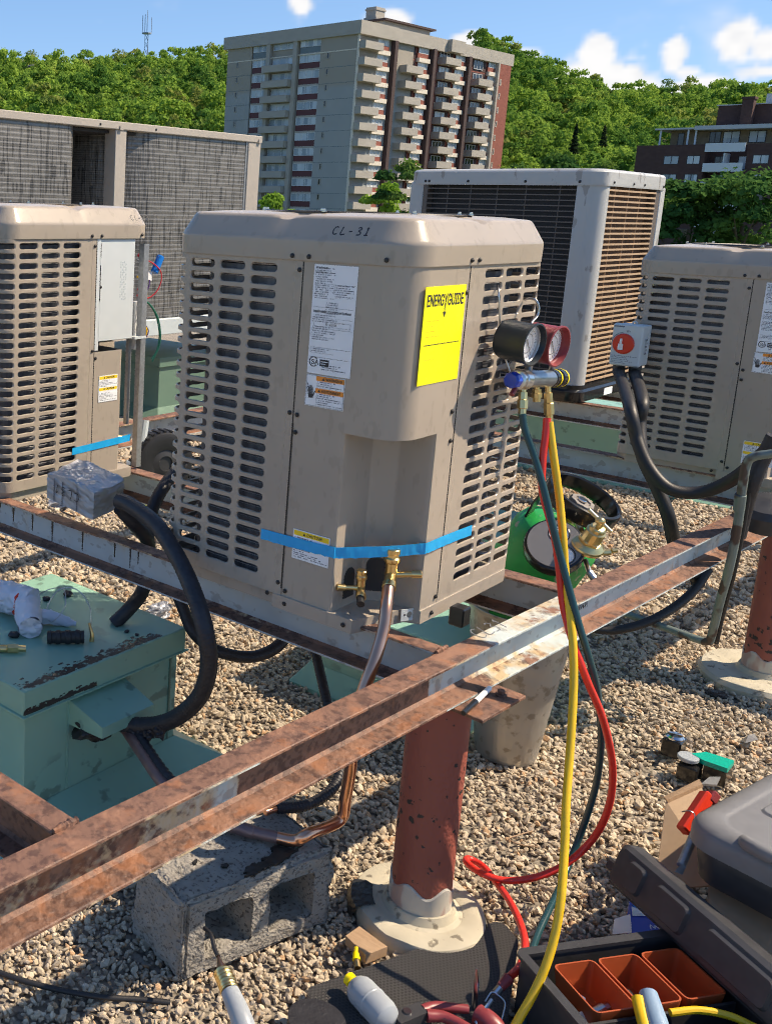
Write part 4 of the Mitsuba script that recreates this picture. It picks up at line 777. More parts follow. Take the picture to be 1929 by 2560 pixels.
# valve holes and service valves
add1('pipe_hole', [prism(sg.Polygon([(x_, y_) for x_, y_ in [(-w_, -.02), (w_, -.02)] + [(w_ * math.cos(t), hh + w_ * math.sin(t)) for t in np.linspace(0, math.pi, 14)]]), .0012, frame(o_, u_, E3)) for o_, u_, w_, hh in ((V(-.1276, .068, .052), V(0, 1, 0), .021, .030), (V(-.1045, .1425, .055), V(.79, .61, 0), .022, .042))], 'dark_inside', K1)
def valve(name, b, d, s, hcap):
    """angle valve: body, hex cap on top, service port to one side, stub towards d"""
    b = V(*b); d = V(*d) / np.linalg.norm(d); sd = V(d[1] * -1, d[0], 0) * 1.0
    body = [cyl(b - E3 * .028 * s, b + E3 * .030 * s, .0135 * s, 20, ch=.002), cyl(b + E3 * .030 * s, b + E3 * hcap * .8 * s, .0155 * s, 6), cyl(b + E3 * hcap * .8 * s, b + E3 * hcap * s, .0165 * s, 24, ch=.0015), lathe([(.0165 * s, .0), (.0178 * s, .003), (.0178 * s, .010 * s), (.0150 * s, .013 * s)], 24, axis_frame(b + E3 * .030 * s, E3))]
    V1 = add1('service_valve', body, 'brass', K1)
    add1('stub', [cyl(b, b + d * .034 * s - E3 * .012 * s, .0125 * s, 18), cyl(b + d * .030 * s - E3 * .010 * s, b + d * .044 * s - E3 * .017 * s, .0155 * s, 20, ch=.001)], 'brass', V1)
    return V1, b
V1, vb = valve('service_valve', (-.046, .105, .100), (.45, -.9, 0), 1.0, .062)
add1('service_port', [cyl(vb, vb + V(.048, .022, .010), .0068, 14), cyl(vb + V(.040, .018, .008), vb + V(.060, .028, .012), .0086, 16, ch=.001)], 'brass', V1)
V2, vb2 = valve('service_valve', (-.092, .060, .066), (.55, -.8, 0), .72, .060)
add1('service_port', [cyl(vb2, vb2 + V(-.026, -.034, .002), .0058, 14), cyl(vb2 + V(-.022, -.029, .002), vb2 + V(-.034, -.045, .003), .0078, 16, ch=.001)], 'brass', V2)
add1('tube_end', cyl(vb2 + V(.016, -.026, -.010), vb2 + V(.030, -.046, -.018), .0086, 18), 'black_screw', V2)
add1('pipe_bracket', prism(sg.box(0, 0, .034, .028).difference(sg.Point(.022, .014).buffer(.0075)).difference(sg.Point(.009, .014).buffer(.003)), .002, frame(V(-.026, .131, -.012), V(.42, .9, 0), V(0, .1, 1))), 'galv_white', K1)
# pad under the corner
single('rubber_pad', box(.028, .252, .647, .064, .290, .692, .003), 'gloss_black', 'small black square rubber block at the front foot of the main condenser', 'rubber pad', smooth=False)

# ---- the sunlit unit at the left, turned a quarter
K3, M3, add3, ZT3, ZP3 = condenser('condensing_unit', 'sunlit condenser at the left edge with its wiring exposed and a white panel showing', (-1.318, .668, ZB), math.pi / 2, 25, {'open': True})
# bare control box behind the missing access panel
CB = add3('control_box', [box(-.243, .002, ZT3 - .332, -.082, .012, ZT3 - .002, .002), box(-.243, .012, ZT3 - .30, -.22, .16, ZT3 - .004), box(-.096, .012, ZT3 - .33, -.082, .10, ZT3 - .004)], 'galv_white', K3, label='bare white metal control box left open')
add3('edge_trim', [box(-.2615, -.001, ZT3 - .36, -.2455, .010, ZT3 - .002)], 'galv_white', K3)
add3('latch_slot', [box(-.2445, .0008, ZT3 - .06, -.2405, .004, ZT3 - .016), box(-.2460, -.002, ZT3 - .20, -.2432, .004, ZT3 - .085)], 'black_screw', CB)
add3('faded_print', [box(-.150 + .008 * j, .0012, ZT3 - .20 + .008 * i, -.1455 + .008 * j, .0018, ZT3 - .1965 + .008 * i + .002 * ((i * 3 + j) % 2)) for i in range(16) for j in range(4) if (i * 5 + j * 3) % 4], 'plastic_grey', CB, kind='stuff')
add3('screw', [screw(V(-.2405, .001, ZT3 - .155), (0, -1, 0)), screw(V(-.272, -.001, ZT3 - .024), (0, -1, 0)), screw(V(-.272, -.001, ZT3 - .36), (0, -1, 0)), screw(V(-.256, -.001, ZT3 - .385), (0, -1, 0)), screw(V(-.272, -.001, .04), (0, -1, 0)), screw(V(-.256, -.001, .03), (0, -1, 0))], 'black_screw', K3)
caution(K3, M3, add3, (-.236, .0005, .938 - ZB), E1, E3, .088, .088, True)
add3('pen_writing', hand('CL-33', .019, .0013, V(-.105, .004 - .0012, ZT3 + .058), E1, sl, 1.0), 'ink', K3)
add3('corner_post', [box(-.024, .012, .0, -.004, .018, ZT3 - .02), box(-.028, .012, .0, -.0245, .034, ZT3 - .02)], 'galv', K3)
add3('wire_duct', box(-.046, .05, .15, -.032, .064, ZT3 - .10), 'galv', K3)
add3('bottom_bracket', box(-.060, .010, ZT3 - .338, -.004, .05, ZT3 - .330), 'galv_white', K3)
wx3 = -1.345
obj('terminal_block', [hull([V(*q) + V(a_, 0, 0) for q in ((-1.3600, 0.6413, 1.2560), (-1.3600, 0.6753, 1.2544), (-1.3600, 0.6810, 1.1162), (-1.3600, 0.6452, 1.1092)) for a_ in (0, -.03)]), hull([V(*q) + V(a_, 0, 0) for q in ((-1.3650, 0.6505, 1.1082), (-1.3650, 0.6787, 1.1088), (-1.3650, 0.6776, 1.0922), (-1.3650, 0.6494, 1.0916)) for a_ in (0, -.02)])], 'white_plastic', K3, smooth=False)
CAPC = obj('capacitor', cyl((-1.3450, 0.7097, 1.3537), (-1.3450, 0.7408, 1.4100), .0135, 20, ch=.003), 'cap_blue', K3, label='blue cylinder capacitor hanging on its wires')
obj('capacitor_tag', hull([V(*q) + V(a_, 0, 0) for q in ((-1.3430, 0.6789, 1.3601), (-1.3430, 0.6974, 1.3542), (-1.3430, 0.6970, 1.3271), (-1.3430, 0.6786, 1.3318)) for a_ in (0, -.006)]), 'white_plastic', CAPC, smooth=False)
for pts, r, mt in (([(-1.3600, 0.6405, 1.4161), (-1.3500, 0.6541, 1.4044), (-1.3400, 0.6623, 1.3848), (-1.3400, 0.6662, 1.3512), (-1.3450, 0.6512, 1.3244), (-1.3600, 0.6490, 1.2964)], .0040, 'wire_red'),
                   ([(-1.3600, 0.6447, 1.4107), (-1.3400, 0.6554, 1.4010), (-1.3300, 0.6913, 1.3848), (-1.3300, 0.7275, 1.3569), (-1.3300, 0.7296, 1.3229), (-1.3350, 0.7128, 1.2890), (-1.3450, 0.6844, 1.2690), (-1.3600, 0.6562, 1.2730)], .0021, 'wire_red'),
                   ([(-1.3600, 0.6405, 1.3439), (-1.3450, 0.6509, 1.3311), (-1.3400, 0.6648, 1.3068), (-1.3400, 0.6705, 1.2768), (-1.3450, 0.6691, 1.2560)], .0034, 'wire_yellow'),
                   ([(-1.3600, 0.6607, 1.2647), (-1.3400, 0.6757, 1.2561), (-1.3350, 0.6998, 1.2349), (-1.3300, 0.7229, 1.1998), (-1.3300, 0.7384, 1.1503), (-1.3350, 0.7408, 1.1007), (-1.3500, 0.7235, 1.0440)], .0024, 'wire_green'),
                   ([(-1.3600, 0.6610, 1.2592), (-1.3400, 0.6842, 1.2489), (-1.3350, 0.7178, 1.2065), (-1.3350, 0.7382, 1.1428), (-1.3400, 0.7348, 1.0865), (-1.3500, 0.7188, 1.0543)], .0024, 'wire_green'),
                   ([(-1.3600, 0.6646, 1.1933), (-1.3450, 0.6693, 1.1808), (-1.3400, 0.6772, 1.1602), (-1.3450, 0.6757, 1.1391), (-1.3600, 0.6722, 1.1293)], .0040, 'wire_yellow'),
                   ([(-1.3600, 0.6558, 1.2075), (-1.3420, 0.6659, 1.1841), (-1.3380, 0.6854, 1.1557), (-1.3450, 0.6723, 1.1282), (-1.3600, 0.6590, 1.1137)], .0021, 'wire_purple'),
                   ([(-1.3430, 0.6867, 1.3301), (-1.3400, 0.6806, 1.3103), (-1.3450, 0.6675, 1.2833), (-1.3600, 0.6525, 1.2691)], .0021, 'wire_purple'),
                   ([(-1.3600, 0.6414, 1.4001), (-1.3450, 0.6471, 1.3982), (-1.3380, 0.6593, 1.3983)], .0021, 'wire_white'),
                   ([(-1.3600, 0.6440, 1.2790), (-1.3450, 0.6481, 1.2746), (-1.3400, 0.6673, 1.2633), (-1.3450, 0.6653, 1.2521), (-1.3600, 0.6513, 1.2542)], .0034, 'wire_red'),
                   ([(-1.3600, 0.6527, 1.2282), (-1.3420, 0.6592, 1.2323), (-1.3400, 0.6656, 1.2226), (-1.3550, 0.6581, 1.2147)], .0024, 'wire_white')):
    obj('wire', tube(pts, r, 7, 6), mt, K3)
V3 = add3('service_valve', [cyl((-.075, .09, .075), (-.075, .09, .135), .0135, 18, ch=.002), cyl((-.075, .09, .135), (-.075, .09, .155), .0155, 6), cyl((-.075, .09, .10), (-.030, .07, .095), .0105, 16, ch=.001), cyl((-.034, .072, .0955), (-.012, .062, .093), .0125, 6)], 'brass', K3)
single('painters_tape', moved(cat([hull([V(-.350, -.0015, .118), V(-.350, -.0015, .095), V(-.080, -.0015, .104), V(-.076, -.0015, .128), V(-.350, -.0008, .118), V(-.350, -.0008, .095), V(-.08, -.0008, .104), V(-.076, -.0008, .128)])]), M3), 'blue_tape', 'blue tape strip on the sunlit left condenser', 'tape', smooth=False)

# ---- the unit at the right edge
K4, M4, add4, ZT4, ZP4 = condenser('condensing_unit', 'shaded condenser at the right edge, standing behind the grey switch box', (.322, 2.240, ZB + .003), 0.0, 22, {'slot': .0150})
nameplate(K4, M4, add4, -.222, ZT4 - .012)
warning(K4, M4, add4, -.225, ZT4 - .253)
caution(K4, M4, add4, (-.214, .0005, .052), E1, E3, .097, .082, True)
add4('screw', [screw(V(*p), (0, -1, 0)) for p in ((-.272, -.001, ZT4 - .035), (-.272, -.001, ZT4 - .30), (-.252, -.001, ZT4 - .32), (-.252, -.001, ZT4 - .355), (-.272, -.001, .045), (-.252, -.001, .026), (-.30, -.001, .006))], 'black_screw', K4)

# ---- blue tape across the recess of the main unit
def strip(pts, h, mt, label, cat_):
    """tape: a band of height h along the points (upper edge)"""
    p = np.array(pts, float); top = spline(p, 6); n = len(top); t = np.gradient(top, axis=0); nn_ = np.cross(t, E3); nn_ /= np.linalg.norm(nn_, axis=1)[:, None]
    g = np.random.default_rng(4); w = np.c_[top, ]; lo = top - V(0, 0, h) + (g.normal(size=(n, 1)) * .0006) * V(0, 0, 1); md = (top + lo) / 2 + nn_ * (g.normal(size=(n, 1)) * .0007)
    loops = [np.stack([top[i], md[i], lo[i], lo[i] - nn_[i] * .0007, md[i] - nn_[i] * .0007, top[i] - nn_[i] * .0007]) for i in range(n)]
    return single('painters_tape', loft(loops, True, True), mt, label, cat_)
strip([(-.328, -.0022, .8415), (-.27, -.0025, .843), (-.20, -.0028, .845), (-.133, -.0025, .848), (-.125, .001, .848), (-.09, .043, .8495), (-.045, .097, .852), (-.004, .152, .8565), (.004, .165, .858), (.0035, .22, .858), (.0030, .30, .857), (.0025, .382, .855)], .0255, 'blue_tape', 'bright blue tape strip bridging the pipe recess of the main condenser', 'tape')
# ---------------------------------------------------------------- big coil unit at the back left
mat('coil_mesh', proc(lambda p, n, uv: mix(mix((.20, .195, .185), (.26, .25, .235), fbm(p.y * 3, p.z * 3, p.x * 3)), (.05, .05, .05), .5 * smoothstep(.2, .8, dr.abs(dr.sin(p.z * 210.))) * (.5 + .5 * smoothstep(.35, .6, noise(p.y * 14 + p.x * 14, p.z * 60, 0)))
    + .5 * smoothstep(.66, .74, noise((p.y + p.x * .7) * 95, p.z * 9, 2)))), .42, metallic=.35, bump=(lambda p, n, uv: noise((p.y + p.x * .7) * 130, p.z * 12, 2) + .3 * dr.sin(p.z * 210.), .003))
mat('beige_metal', proc(lambda p, n, uv: mix((.36, .325, .285), (.41, .375, .33), fbm(p.x * 3, p.y * 3, p.z * 3))), .45)
CU = thing('coil_unit', 'large condenser with two curved dark mesh coils at the back left', 'condensing unit')
X0 = -3.935
for i, pts in enumerate(([(X0 - .03, 1.0), (X0 - .03, 2.70)] + [(X0 - .13 + .10 * math.cos(t), 2.70 + .10 * math.sin(t)) for t in np.linspace(.15, 1.57, 8)] + [(X0 - .95, 2.80)],
                         [(X0 - .95, 3.16), (X0 - .50, 3.16)] + [(X0 - .48 + .45 * math.sin(t), 3.61 - .45 * math.cos(t)) for t in np.linspace(.1, 1.57, 14)] + [(X0 - .03, 4.56)])):
    p = np.array(pts); q = np.vstack([p, (p + np.gradient(p, axis=0)[:, ::-1] * V(-1, 1) * 0)[::-1]])
    ln = sg.LineString(p).buffer(.022, cap_style=2, join_style=1)
    obj('coil', prism(ln, 1.30, z=.78), 'coil_mesh', CU, smooth=40)
obj('top_rail', box(X0 - 1.2, .8, 2.065, X0 + .012, 4.735, 2.115, .004), 'beige_metal', CU)
obj('rail_bracket', [box(X0 + .0125, a, 2.062, X0 + .020, a + .03, 2.09) for a in (3.16,)], 'beige_metal', CU)
obj('rail_bracket', box(X0 + .0125, 4.68, 2.062, X0 + .02, 4.71, 2.09), 'beige_metal', CU)
obj('corner_post', box(X0 - .12, 4.575, .70, X0 + .004, 4.727, 2.065, .003), 'beige_metal', CU)
obj('coil_edge', box(X0 - .05, 4.555, .74, X0 - .004, 4.580, 2.065), 'galv', CU)
obj('middle_post', box(X0 - .10, 3.135, .70, X0 + .002, 3.24, 2.065, .003), 'beige_metal', CU)
obj('inner_wall', [box(X0 - 1.0, 2.86, .75, X0 - .97, 3.1, 2.06), box(X0 - 1.2, .8, 2.04, X0 - .06, 4.7, 2.06)], 'dark_inside', CU)
obj('base_rail', box(X0 - 1.2, .8, .66, X0 + .03, 4.80, .775, .004), 'plastic_grey', CU)
obj('support', [box(X0 - .25, a, 0, X0 - .02, a + .14, .66) for a in (4.50,)], 'dark_inside', CU)
obj('support', box(X0 - .25, 2.4, 0, X0 - .02, 2.54, .66), 'dark_inside', CU)
obj('screw', screw(V(X0 + .012, 3.52, 2.087), (1, 0, 0), .009, .005), 'black_screw', CU); obj('screw', screw(V(X0 + .012, 2.98, 2.087), (1, 0, 0), .009, .005), 'black_screw', CU)

# ---------------------------------------------------------------- louvred unit behind
mat('louver_grey', proc(lambda p, n, uv: mix(mix((.38, .395, .40), (.44, .45, .45), fbm(p.x * 2.5, p.y * 2.5, p.z * 2.5)), (.24, .23, .22), .8 * smoothstep(.66, .72, fbm(p.x * 26, p.y * 26, p.z * 9, 4)))), .38, clearcoat=.3)
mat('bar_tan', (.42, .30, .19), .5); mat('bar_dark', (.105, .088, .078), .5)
mat('coil_brown', proc(lambda p, n, uv: mix((.10, .066, .045), (.17, .115, .08), fbm((p.x + p.y) * 60, p.z * 12, 0))), .75, bump=(lambda p, n, uv: dr.sin((p.x + p.y) * 900.), .001))
LU = thing('louvred_unit', 'tall grey condenser with brown horizontal bar guards, behind the main unit', 'condensing unit')
lx, ly, lz0, lz1 = -.850, 3.262, .765, 1.735; lx2, ly2 = -1.835, 4.13
def lrr(i, z): return rrect(lx2 + i, ly + i, lx - i, ly2 - i, .07, z, 10, (.5,))
obj('top_cover', loft([lrr(.02, lz1 - .01), lrr(-.006, lz1 - .012), lrr(-.008, lz1), lrr(-.008, lz1 + .052), lrr(0, lz1 + .063), lrr(.02, lz1 + .068), lrr(.30, lz1 + .072)], False, True), 'louver_grey', LU, smooth=35)
obj('base_pan', loft([lrr(-.012, .685), lrr(-.016, .70), lrr(-.016, .735), lrr(-.004, .745), lrr(-.004, .766), lrr(.05, .767)], True, True), 'gloss_black', LU)
obj('base_label', box(lx + .0165, ly + .31, .692, lx + .018, ly + .42, .728), 'label_white', LU)
def post2d(pts, z0, z1): return prism(sg.Polygon(pts), z1 - z0, z=z0)
a = np.radians(np.linspace(-90, 0, 12)); o = [(lx - .118, ly)] + [(lx - .07 + .07 * math.cos(t), ly + .07 + .07 * math.sin(t)) for t in a] + [(lx, ly + .088)]
obj('corner_post', prism(sg.Polygon(o + [(lx - .02, ly + .088), (lx - .05, ly + .05), (lx - .118, ly + .02)]), lz1 - lz0, z=lz0), 'louver_grey', LU, smooth=50)
obj('corner_post', [box(lx2 + .003, ly, lz0, lx2 + .075, ly + .09, lz1, .004)], 'louver_grey', LU)
obj('corner_post', box(lx - .06, 4.055, lz0, lx, 4.125, lz1, .004), 'louver_grey', LU)
obj('side_trim', box(lx2 + .0755, ly + .004, lz0, lx2 + .10, ly + .06, lz1), 'bar_dark', LU); obj('side_trim', box(lx - .05, 4.0, lz0, lx - .004, 4.0545, lz1), 'bar_dark', LU)
nb = 37
for i in range(nb):
    z = lz0 + .012 + i * (lz1 - lz0 - .02) / nb
    obj('louvre_bar', box(lx2 + .10, ly + .004, z, lx - .118, ly + .012, z + .0055), 'bar_dark', LU, smooth=False)
    obj('louvre_bar', box(lx - .012, ly + .088, z, lx - .002, 4.0, z + .0085), 'bar_tan', LU, smooth=False)
for x_ in (-1.625, -1.50, -1.36, -1.215, -1.05): obj('guard_rod', cyl((x_, ly + .013, lz0), (x_, ly + .013, lz1), .003, 6), 'bar_dark', LU)
for y_ in (3.46, 3.64, 3.80): obj('guard_rod', cyl((lx - .0135, y_, lz0), (lx - .0135, y_, lz1), .003, 6), 'bar_tan', LU)
obj('coil', box(lx2 + .08, ly + .06, lz0, lx - .08, ly + .09, lz1 - .01), 'dark_inside', LU); obj('coil', box(lx - .075, ly + .0905, lz0, lx - .045, 4.06, lz1 - .01), 'coil_brown', LU)  # coil on the y face coloured near black to stand in for deep shade
for x_ in (-1.745, -1.725, -1.51, -1.215, -.955): obj('screw', screw(V(x_, ly - .009, lz1 + .006), (0, -1, 0), .007, .004), 'black_screw', LU)
for y_ in (3.37, 3.63, 3.78, 4.06): obj('screw', screw(V(lx + .009, y_, lz1 + .006), (1, 0, 0), .007, .004), 'black_screw', LU)
single('rubber_pad', box(-.93, 3.29, .678, -.87, 3.35, .686), 'rubber_black', 'thin black pad under the louvred unit corner', 'rubber pad')

# ---------------------------------------------------------------- green sheet metal pipe curbs
def curb(name, label, x0, y0, x1, y1, ztop, mt='green_sheet', flare=.13, skirt=.066, ov=.016, hood=True):
    k = thing(name, label, 'pipe curb')
    lid = loft([rrect(x0, y0, x1, y1, .003, ztop - skirt, 2), rrect(x0, y0, x1, y1, .003, ztop - .003, 2), rrect(x0 + .003, y0 + .003, x1 - .003, y1 - .003, .003, ztop, 2)], True, True)
    L = obj('lid', lid, mt, k, smooth=20)
    obj('drip_edge', [box(x0 - .006, y0 - .006, ztop - skirt - .004, x1 + .006, y0 + .002, ztop - skirt - .0005), box(x1 - .002, y0 + .0025, ztop - skirt - .004, x1 + .006, y1 + .008, ztop - skirt - .0005)], mt, L)
    b = [rrect(x0 + ov, y0 + ov, x1 - ov, y1 - ov, .002, ztop - skirt - .001, 2), rrect(x0 + ov, y0 + ov, x1 - ov, y1 - ov, .002, .075, 2)]
    B = obj('body', loft(b), mt, k, smooth=20)
    obj('curb_flange', loft([rrect(x0 + ov - .002, y0 + ov - .002, x1 - ov + .002, y1 - ov + .002, .002, .078, 2), rrect(x0 + ov - flare, y0 + ov - flare, x1 - ov + flare, y1 - ov + flare, .004, .006, 2), rrect(x0 + ov - flare, y0 + ov - flare, x1 - ov + flare, y1 - ov + flare, .004, -.01, 2)]), mt, k, smooth=20)
    return k, L
G1, G1L = curb('pipe_curb', 'light green sheet metal pipe curb at the left, with loose parts lying on its lid', -1.275, -.405, -.705, .200, .412)
obj('seam', box(-.7205, -.245, .08, -.7185, -.238, .335), 'green_sheet', G1); obj('seam', box(-.7205, .150, .08, -.7165, .156, .34), 'green_dark', G1)
# hood over the pipe outlet
hy0, hy1 = -.238, -.036; wx, ox = -.7205, -.602
hd = mesh([(wx, hy0, .330), (wx, hy1, .330), (ox, hy1 - .006, .298), (ox, hy0 + .004, .298), (wx, hy0, .262), (wx, hy1, .262), (ox, hy1 - .006, .268), (ox, hy0 + .004, .268)], [(0, 3, 2, 1), (0, 4, 7, 3), (3, 7, 6, 2), (2, 6, 5, 1)])
t2 = hd.copy(); t2.vertices = np.array(hd.vertices) + V(0, 0, 0); obj('pipe_hood', hd, 'green_sheet', G1, smooth=False)
obj('screw', screw(V(-.81, -.4055, .368), (0, -1, 0), .008, .005), 'steel', G1L)
def lump(c, r, seed, s=(1, 1, 1), amp=.5, lev=3):
    m = trimesh.creation.icosphere(lev); v = m.vertices * (1 + amp * (meshkit.fbm(m.vertices * 2.4 + seed, 3, seed) - .5)[:, None]) * r * V(*s); return trimesh.Trimesh(v + V(*c), m.faces, process=False)
obj('pipe_sealant', lump((-.685, -.16, .258), .05, 4, (1.0, 1.5, .8), 1.0), 'tar', G1); obj('pipe_sealant', lump((-.66, -.075, .255), .045, 7, (1.1, 1.3, .7), 1.0), 'tar', G1)
g = np.random.default_rng(9); gr = []
for i in range(520):
    y_ = g.uniform(-.40, .10); d_ = abs(g.normal()) * .016; x_ = -.712 - d_; s_ = g.uniform(.0012, .0035)
    gr.append(box(x_ - s_, y_ - s_ * g.uniform(1, 3), .4121, x_ + s_, y_ + s_ * g.uniform(1, 3), .4126))
for i in range(260):
    y_ = -.40 + .24 * g.uniform() ** 1.4; z_ = .350 + abs(g.normal()) * .006; s_ = g.uniform(.001, .003); gr.append(box(-.7048, y_ - s_ * 3, z_ - s_, -.7043, y_ + s_ * 3, z_ + s_))
obj('roof_grime', gr, 'tar', G1L, smooth=False, kind='stuff')
G2, _ = curb('pipe_curb', 'green pipe curb under the frame, between the front beam and the main condenser', -.76, .90, -.245, 1.42, .300, flare=.05)
G3, _ = curb('pipe_curb', 'green pipe curb half hidden behind the gas bottle and the gauge hoses', -1.15, 1.72, -.475, 2.12, .41, flare=.05)
G4, _ = curb('pipe_curb', 'green pipe curb far back, seen between the two beams under the louvred unit', -2.4, 4.65, -.50, 5.3, .46, skirt=.12)
G5, _ = curb('pipe_curb', 'dark green pipe curb far back, below the big coil unit', -4.9, 3.80, -4.05, 4.62, .46, 'green_dark')
single('duct_box', box(-1.1, 6.0, .0, .3, 6.8, .80, .004), 'green_sheet', 'dull green box furthest back at the right, seen under the louvred unit base', 'metal box')

# things lying on the near curb lid
def wrapm(m, amp, sc, seed):
    m = m.subdivide_to_size(.012); v = np.array(m.vertices); n = np.array(m.vertex_normals) if len(m.vertices) else v; m.merge_vertices(); v = np.array(m.vertices); d = meshkit.fbm(v * sc, 4, seed) - .5; m.vertices = v + np.array(m.vertex_normals) * (d * amp)[:, None]; return m
zl = .4125
B1 = thing('wrapped_sleeve', 'bundle in clear bubble wrap with a red band on the green curb lid', 'wrapped part')
s1 = tube([(-1.20, -.16, zl + .050), (-1.10, -.12, zl + .050), (-1.03, -.10, zl + .046)], .046, 18, 8); s2 = tube([(-1.045, -.105, zl + .046), (-.99, -.145, zl + .040), (-.93, -.19, zl + .032)], .034, 18, 8, scale=[1.0, 1.15, .95]); s3 = tube([(-1.0, -.12, zl + .03), (-.96, -.08, zl + .022), (-.905, -.04, zl + .012)], .022, 14, 8, scale=[1, .9, .35])
for nme, m in (('wrap', s1), ('wrap', s2), ('wrap', s3)): obj(nme, wrapm(m, .018, 55, 3), 'bubble_wrap', B1, smooth=25)
obj('red_band', tube([(-1.062, -.108, zl + .047), (-1.045, -.108, zl + .047)], .0445, 20, 2, False), 'red_plastic', B1)
BF = thing('brass_fitting', 'small brass hex fitting lying on the green curb lid', 'fitting')
obj('nut', [cyl((-.905, -.292, zl + .0115), (-.886, -.270, zl + .0115), .0125, 6)], 'brass', BF); obj('thread', cyl((-.886, -.270, zl + .0115), (-.873, -.255, zl + .0115), .0085, 16), 'brass', BF); obj('collar', cyl((-.921, -.310, zl + .0105), (-.905, -.292, zl + .0115), .010, 16, ch=.002), 'brass', BF)
RC = thing('rubber_coupling', 'black ribbed rubber sleeve lying on the green curb lid', 'rubber sleeve')
pth = np.linspace(V(-.878, -.175, zl + .019), V(-.816, -.098, zl + .019), 33); sc_ = 1 + .08 * np.sign(np.sin(np.arange(33) / 33 * 8 * np.pi + .4)) * ((np.arange(33) > 2) & (np.arange(33) < 31))
obj('sleeve', sweep(pth, circle(.0175, 20), scale=sc_), 'rubber_black', RC)
WL = thing('wire_stem', 'copper stem with a looped thin wire standing on the green curb lid', 'wire')
obj('stem', tube([(-.812, -.072, zl), (-.812, -.071, zl + .02), (-.822, -.074, zl + .050)], .0055, 10, 4, scale=[1.3, 1, .5]), 'brass', WL)
obj('wire', tube([(-.815, -.072, zl + .02), (-.835, -.06, zl + .09), (-.90, -.05, zl + .118), (-.96, -.06, zl + .10), (-.975, -.09, zl + .05), (-.945, -.10, zl + .02), (-.925, -.07, zl + .06), (-.955, -.045, zl + .10), (-1.01, -.04, zl + .085), (-1.05, -.06, zl + .06)], .0013, 6, 10), 'steel', WL)
for i, (p_, r_) in enumerate((((-1.0940, 0.1036, 0.4120), .013), ((-1.1098, 0.0298, 0.4120), .010), ((-0.8875, 0.0909, 0.4120), .006), ((-0.7901, 0.0443, 0.4120), .006), ((-0.7570, 0.0498, 0.4120), .005), ((-0.9684, -0.2159, 0.4120), .013))):
    single('rubber_scrap', lump((p_[0], p_[1], zl + r_ * .6), r_, 11 + i, (1, 1.2, .7), .9, 2), 'foam_black', ['largest black rubber crumb, near the far corner of the curb lid', 'black rubber crumb beside the wrapped bundle, far side of the lid', 'tiny black crumb in the middle of the lid edge light patch', 'left of two tiny black crumbs near the right edge of the curb lid', 'right of two tiny black crumbs near the right edge of the curb lid', 'black rubber piece half under the wrapped bundle'][i], 'rubber scrap')

# ---------------------------------------------------------------- taped box on the beam
TM2 = frame(V(-1.062, -.020, .752), V(.178, .012, -.024), V(.03, .13, .012))
bx = trimesh.creation.box((.180, .125, .078)); bx.apply_translation((.090, .0625, .039)); bx = bx.subdivide_to_size(.007); bx.merge_vertices(); v = np.array(bx.vertices); c_ = V(.09, .0625, .039)
top_ = np.clip((v[:, 2] - .05) / .028, 0, 1); rgt = np.clip((v[:, 0] - .11) / .07, 0, 1)
v += np.array(bx.vertex_normals) * (.010 * (meshkit.fbm(v * V(26, 26, 70), 4, 3) - .5) * (.25 + top_ + rgt))[:, None] + V(0, 0, 1) * (.030 * top_ * (meshkit.fbm(v * 13, 3, 8) - .42))[:, None]; v[:, 2] += .012 * np.sin(np.clip(v[:, 0] / .18, 0, 1) * np.pi) * top_
bx.vertices = v; TB = thing('taped_box', 'small box wrapped in silver duct tape with pen writing, resting on the beam', 'taped box')
obj('tape_wrap', bx, 'duct_tape', TB, smooth=18, M=TM2)
obj('pen_writing', hand('CL31', .026, .0013, V(.128, -.0045, .060), V(-1, 0, 0), V(0, 0, -1), .98), 'ink', TB, M=TM2)
for x_ in (.03, .062, .118): obj('tape_edge', box(x_, -.0042, .004, x_ + .0012, -.0015, .074), 'ink_grey', TB, M=TM2, smooth=False)

# ---------------------------------------------------------------- black insulated lines
def hose(name, label, pts, r, mt='foam_black', cat_='pipe insulation', n=14, ribs=None): return single(name, ribbed(pts, r, n, pitch=ribs[0], amp=ribs[1]) if ribs else tube(pts, r, n, 10), mt, label, cat_)
H1 = thing('insulated_hose', 'thick black insulated line arching from the taped box to the green hood', 'pipe insulation')
hp = [(-0.8150, 0.0211, 0.7932), (-0.7665, 0.0127, 0.7937), (-0.6461, -0.0155, 0.7745), (-0.5309, -0.0585, 0.7248), (-0.4387, -0.0990, 0.6642), (-0.3835, -0.1214, 0.5964), (-0.3708, -0.1172, 0.5183), (-0.3940, -0.1079, 0.4344), (-0.4406, -0.1032, 0.3670), (-0.5074, -0.1026, 0.3064), (-0.5782, -0.1131, 0.2712), (-0.6373, -0.1330, 0.2620)]
obj('foam', ribbed(hp, .0215, 18, pitch=.011, amp=.012), 'foam_black', H1)
dg = np.random.default_rng(3)
for q in ((-0.5758, -0.1225, 0.2565), (-0.5445, -0.1238, 0.2667), (-0.5138, -0.1165, 0.2824), (-0.5968, -0.1300, 0.2550)): obj('torn_foam', lump(q, .012, int(q[0] * 1000) % 97, (1.2, 1.2, 1.3), 1.6, 2), 'foam_black', H1)
hose('insulated_hose', 'black insulated line under the arch, from the taped box down behind the blue grey beam', [(-0.8386, 0.0468, 0.7647), (-0.8158, 0.0846, 0.7144), (-0.8084, 0.1338, 0.6570), (-0.8305, 0.1701, 0.5617), (-0.8325, 0.1474, 0.4938), (-0.8294, 0.0960, 0.4596), (-0.8531, 0.0575, 0.4140)], .020)
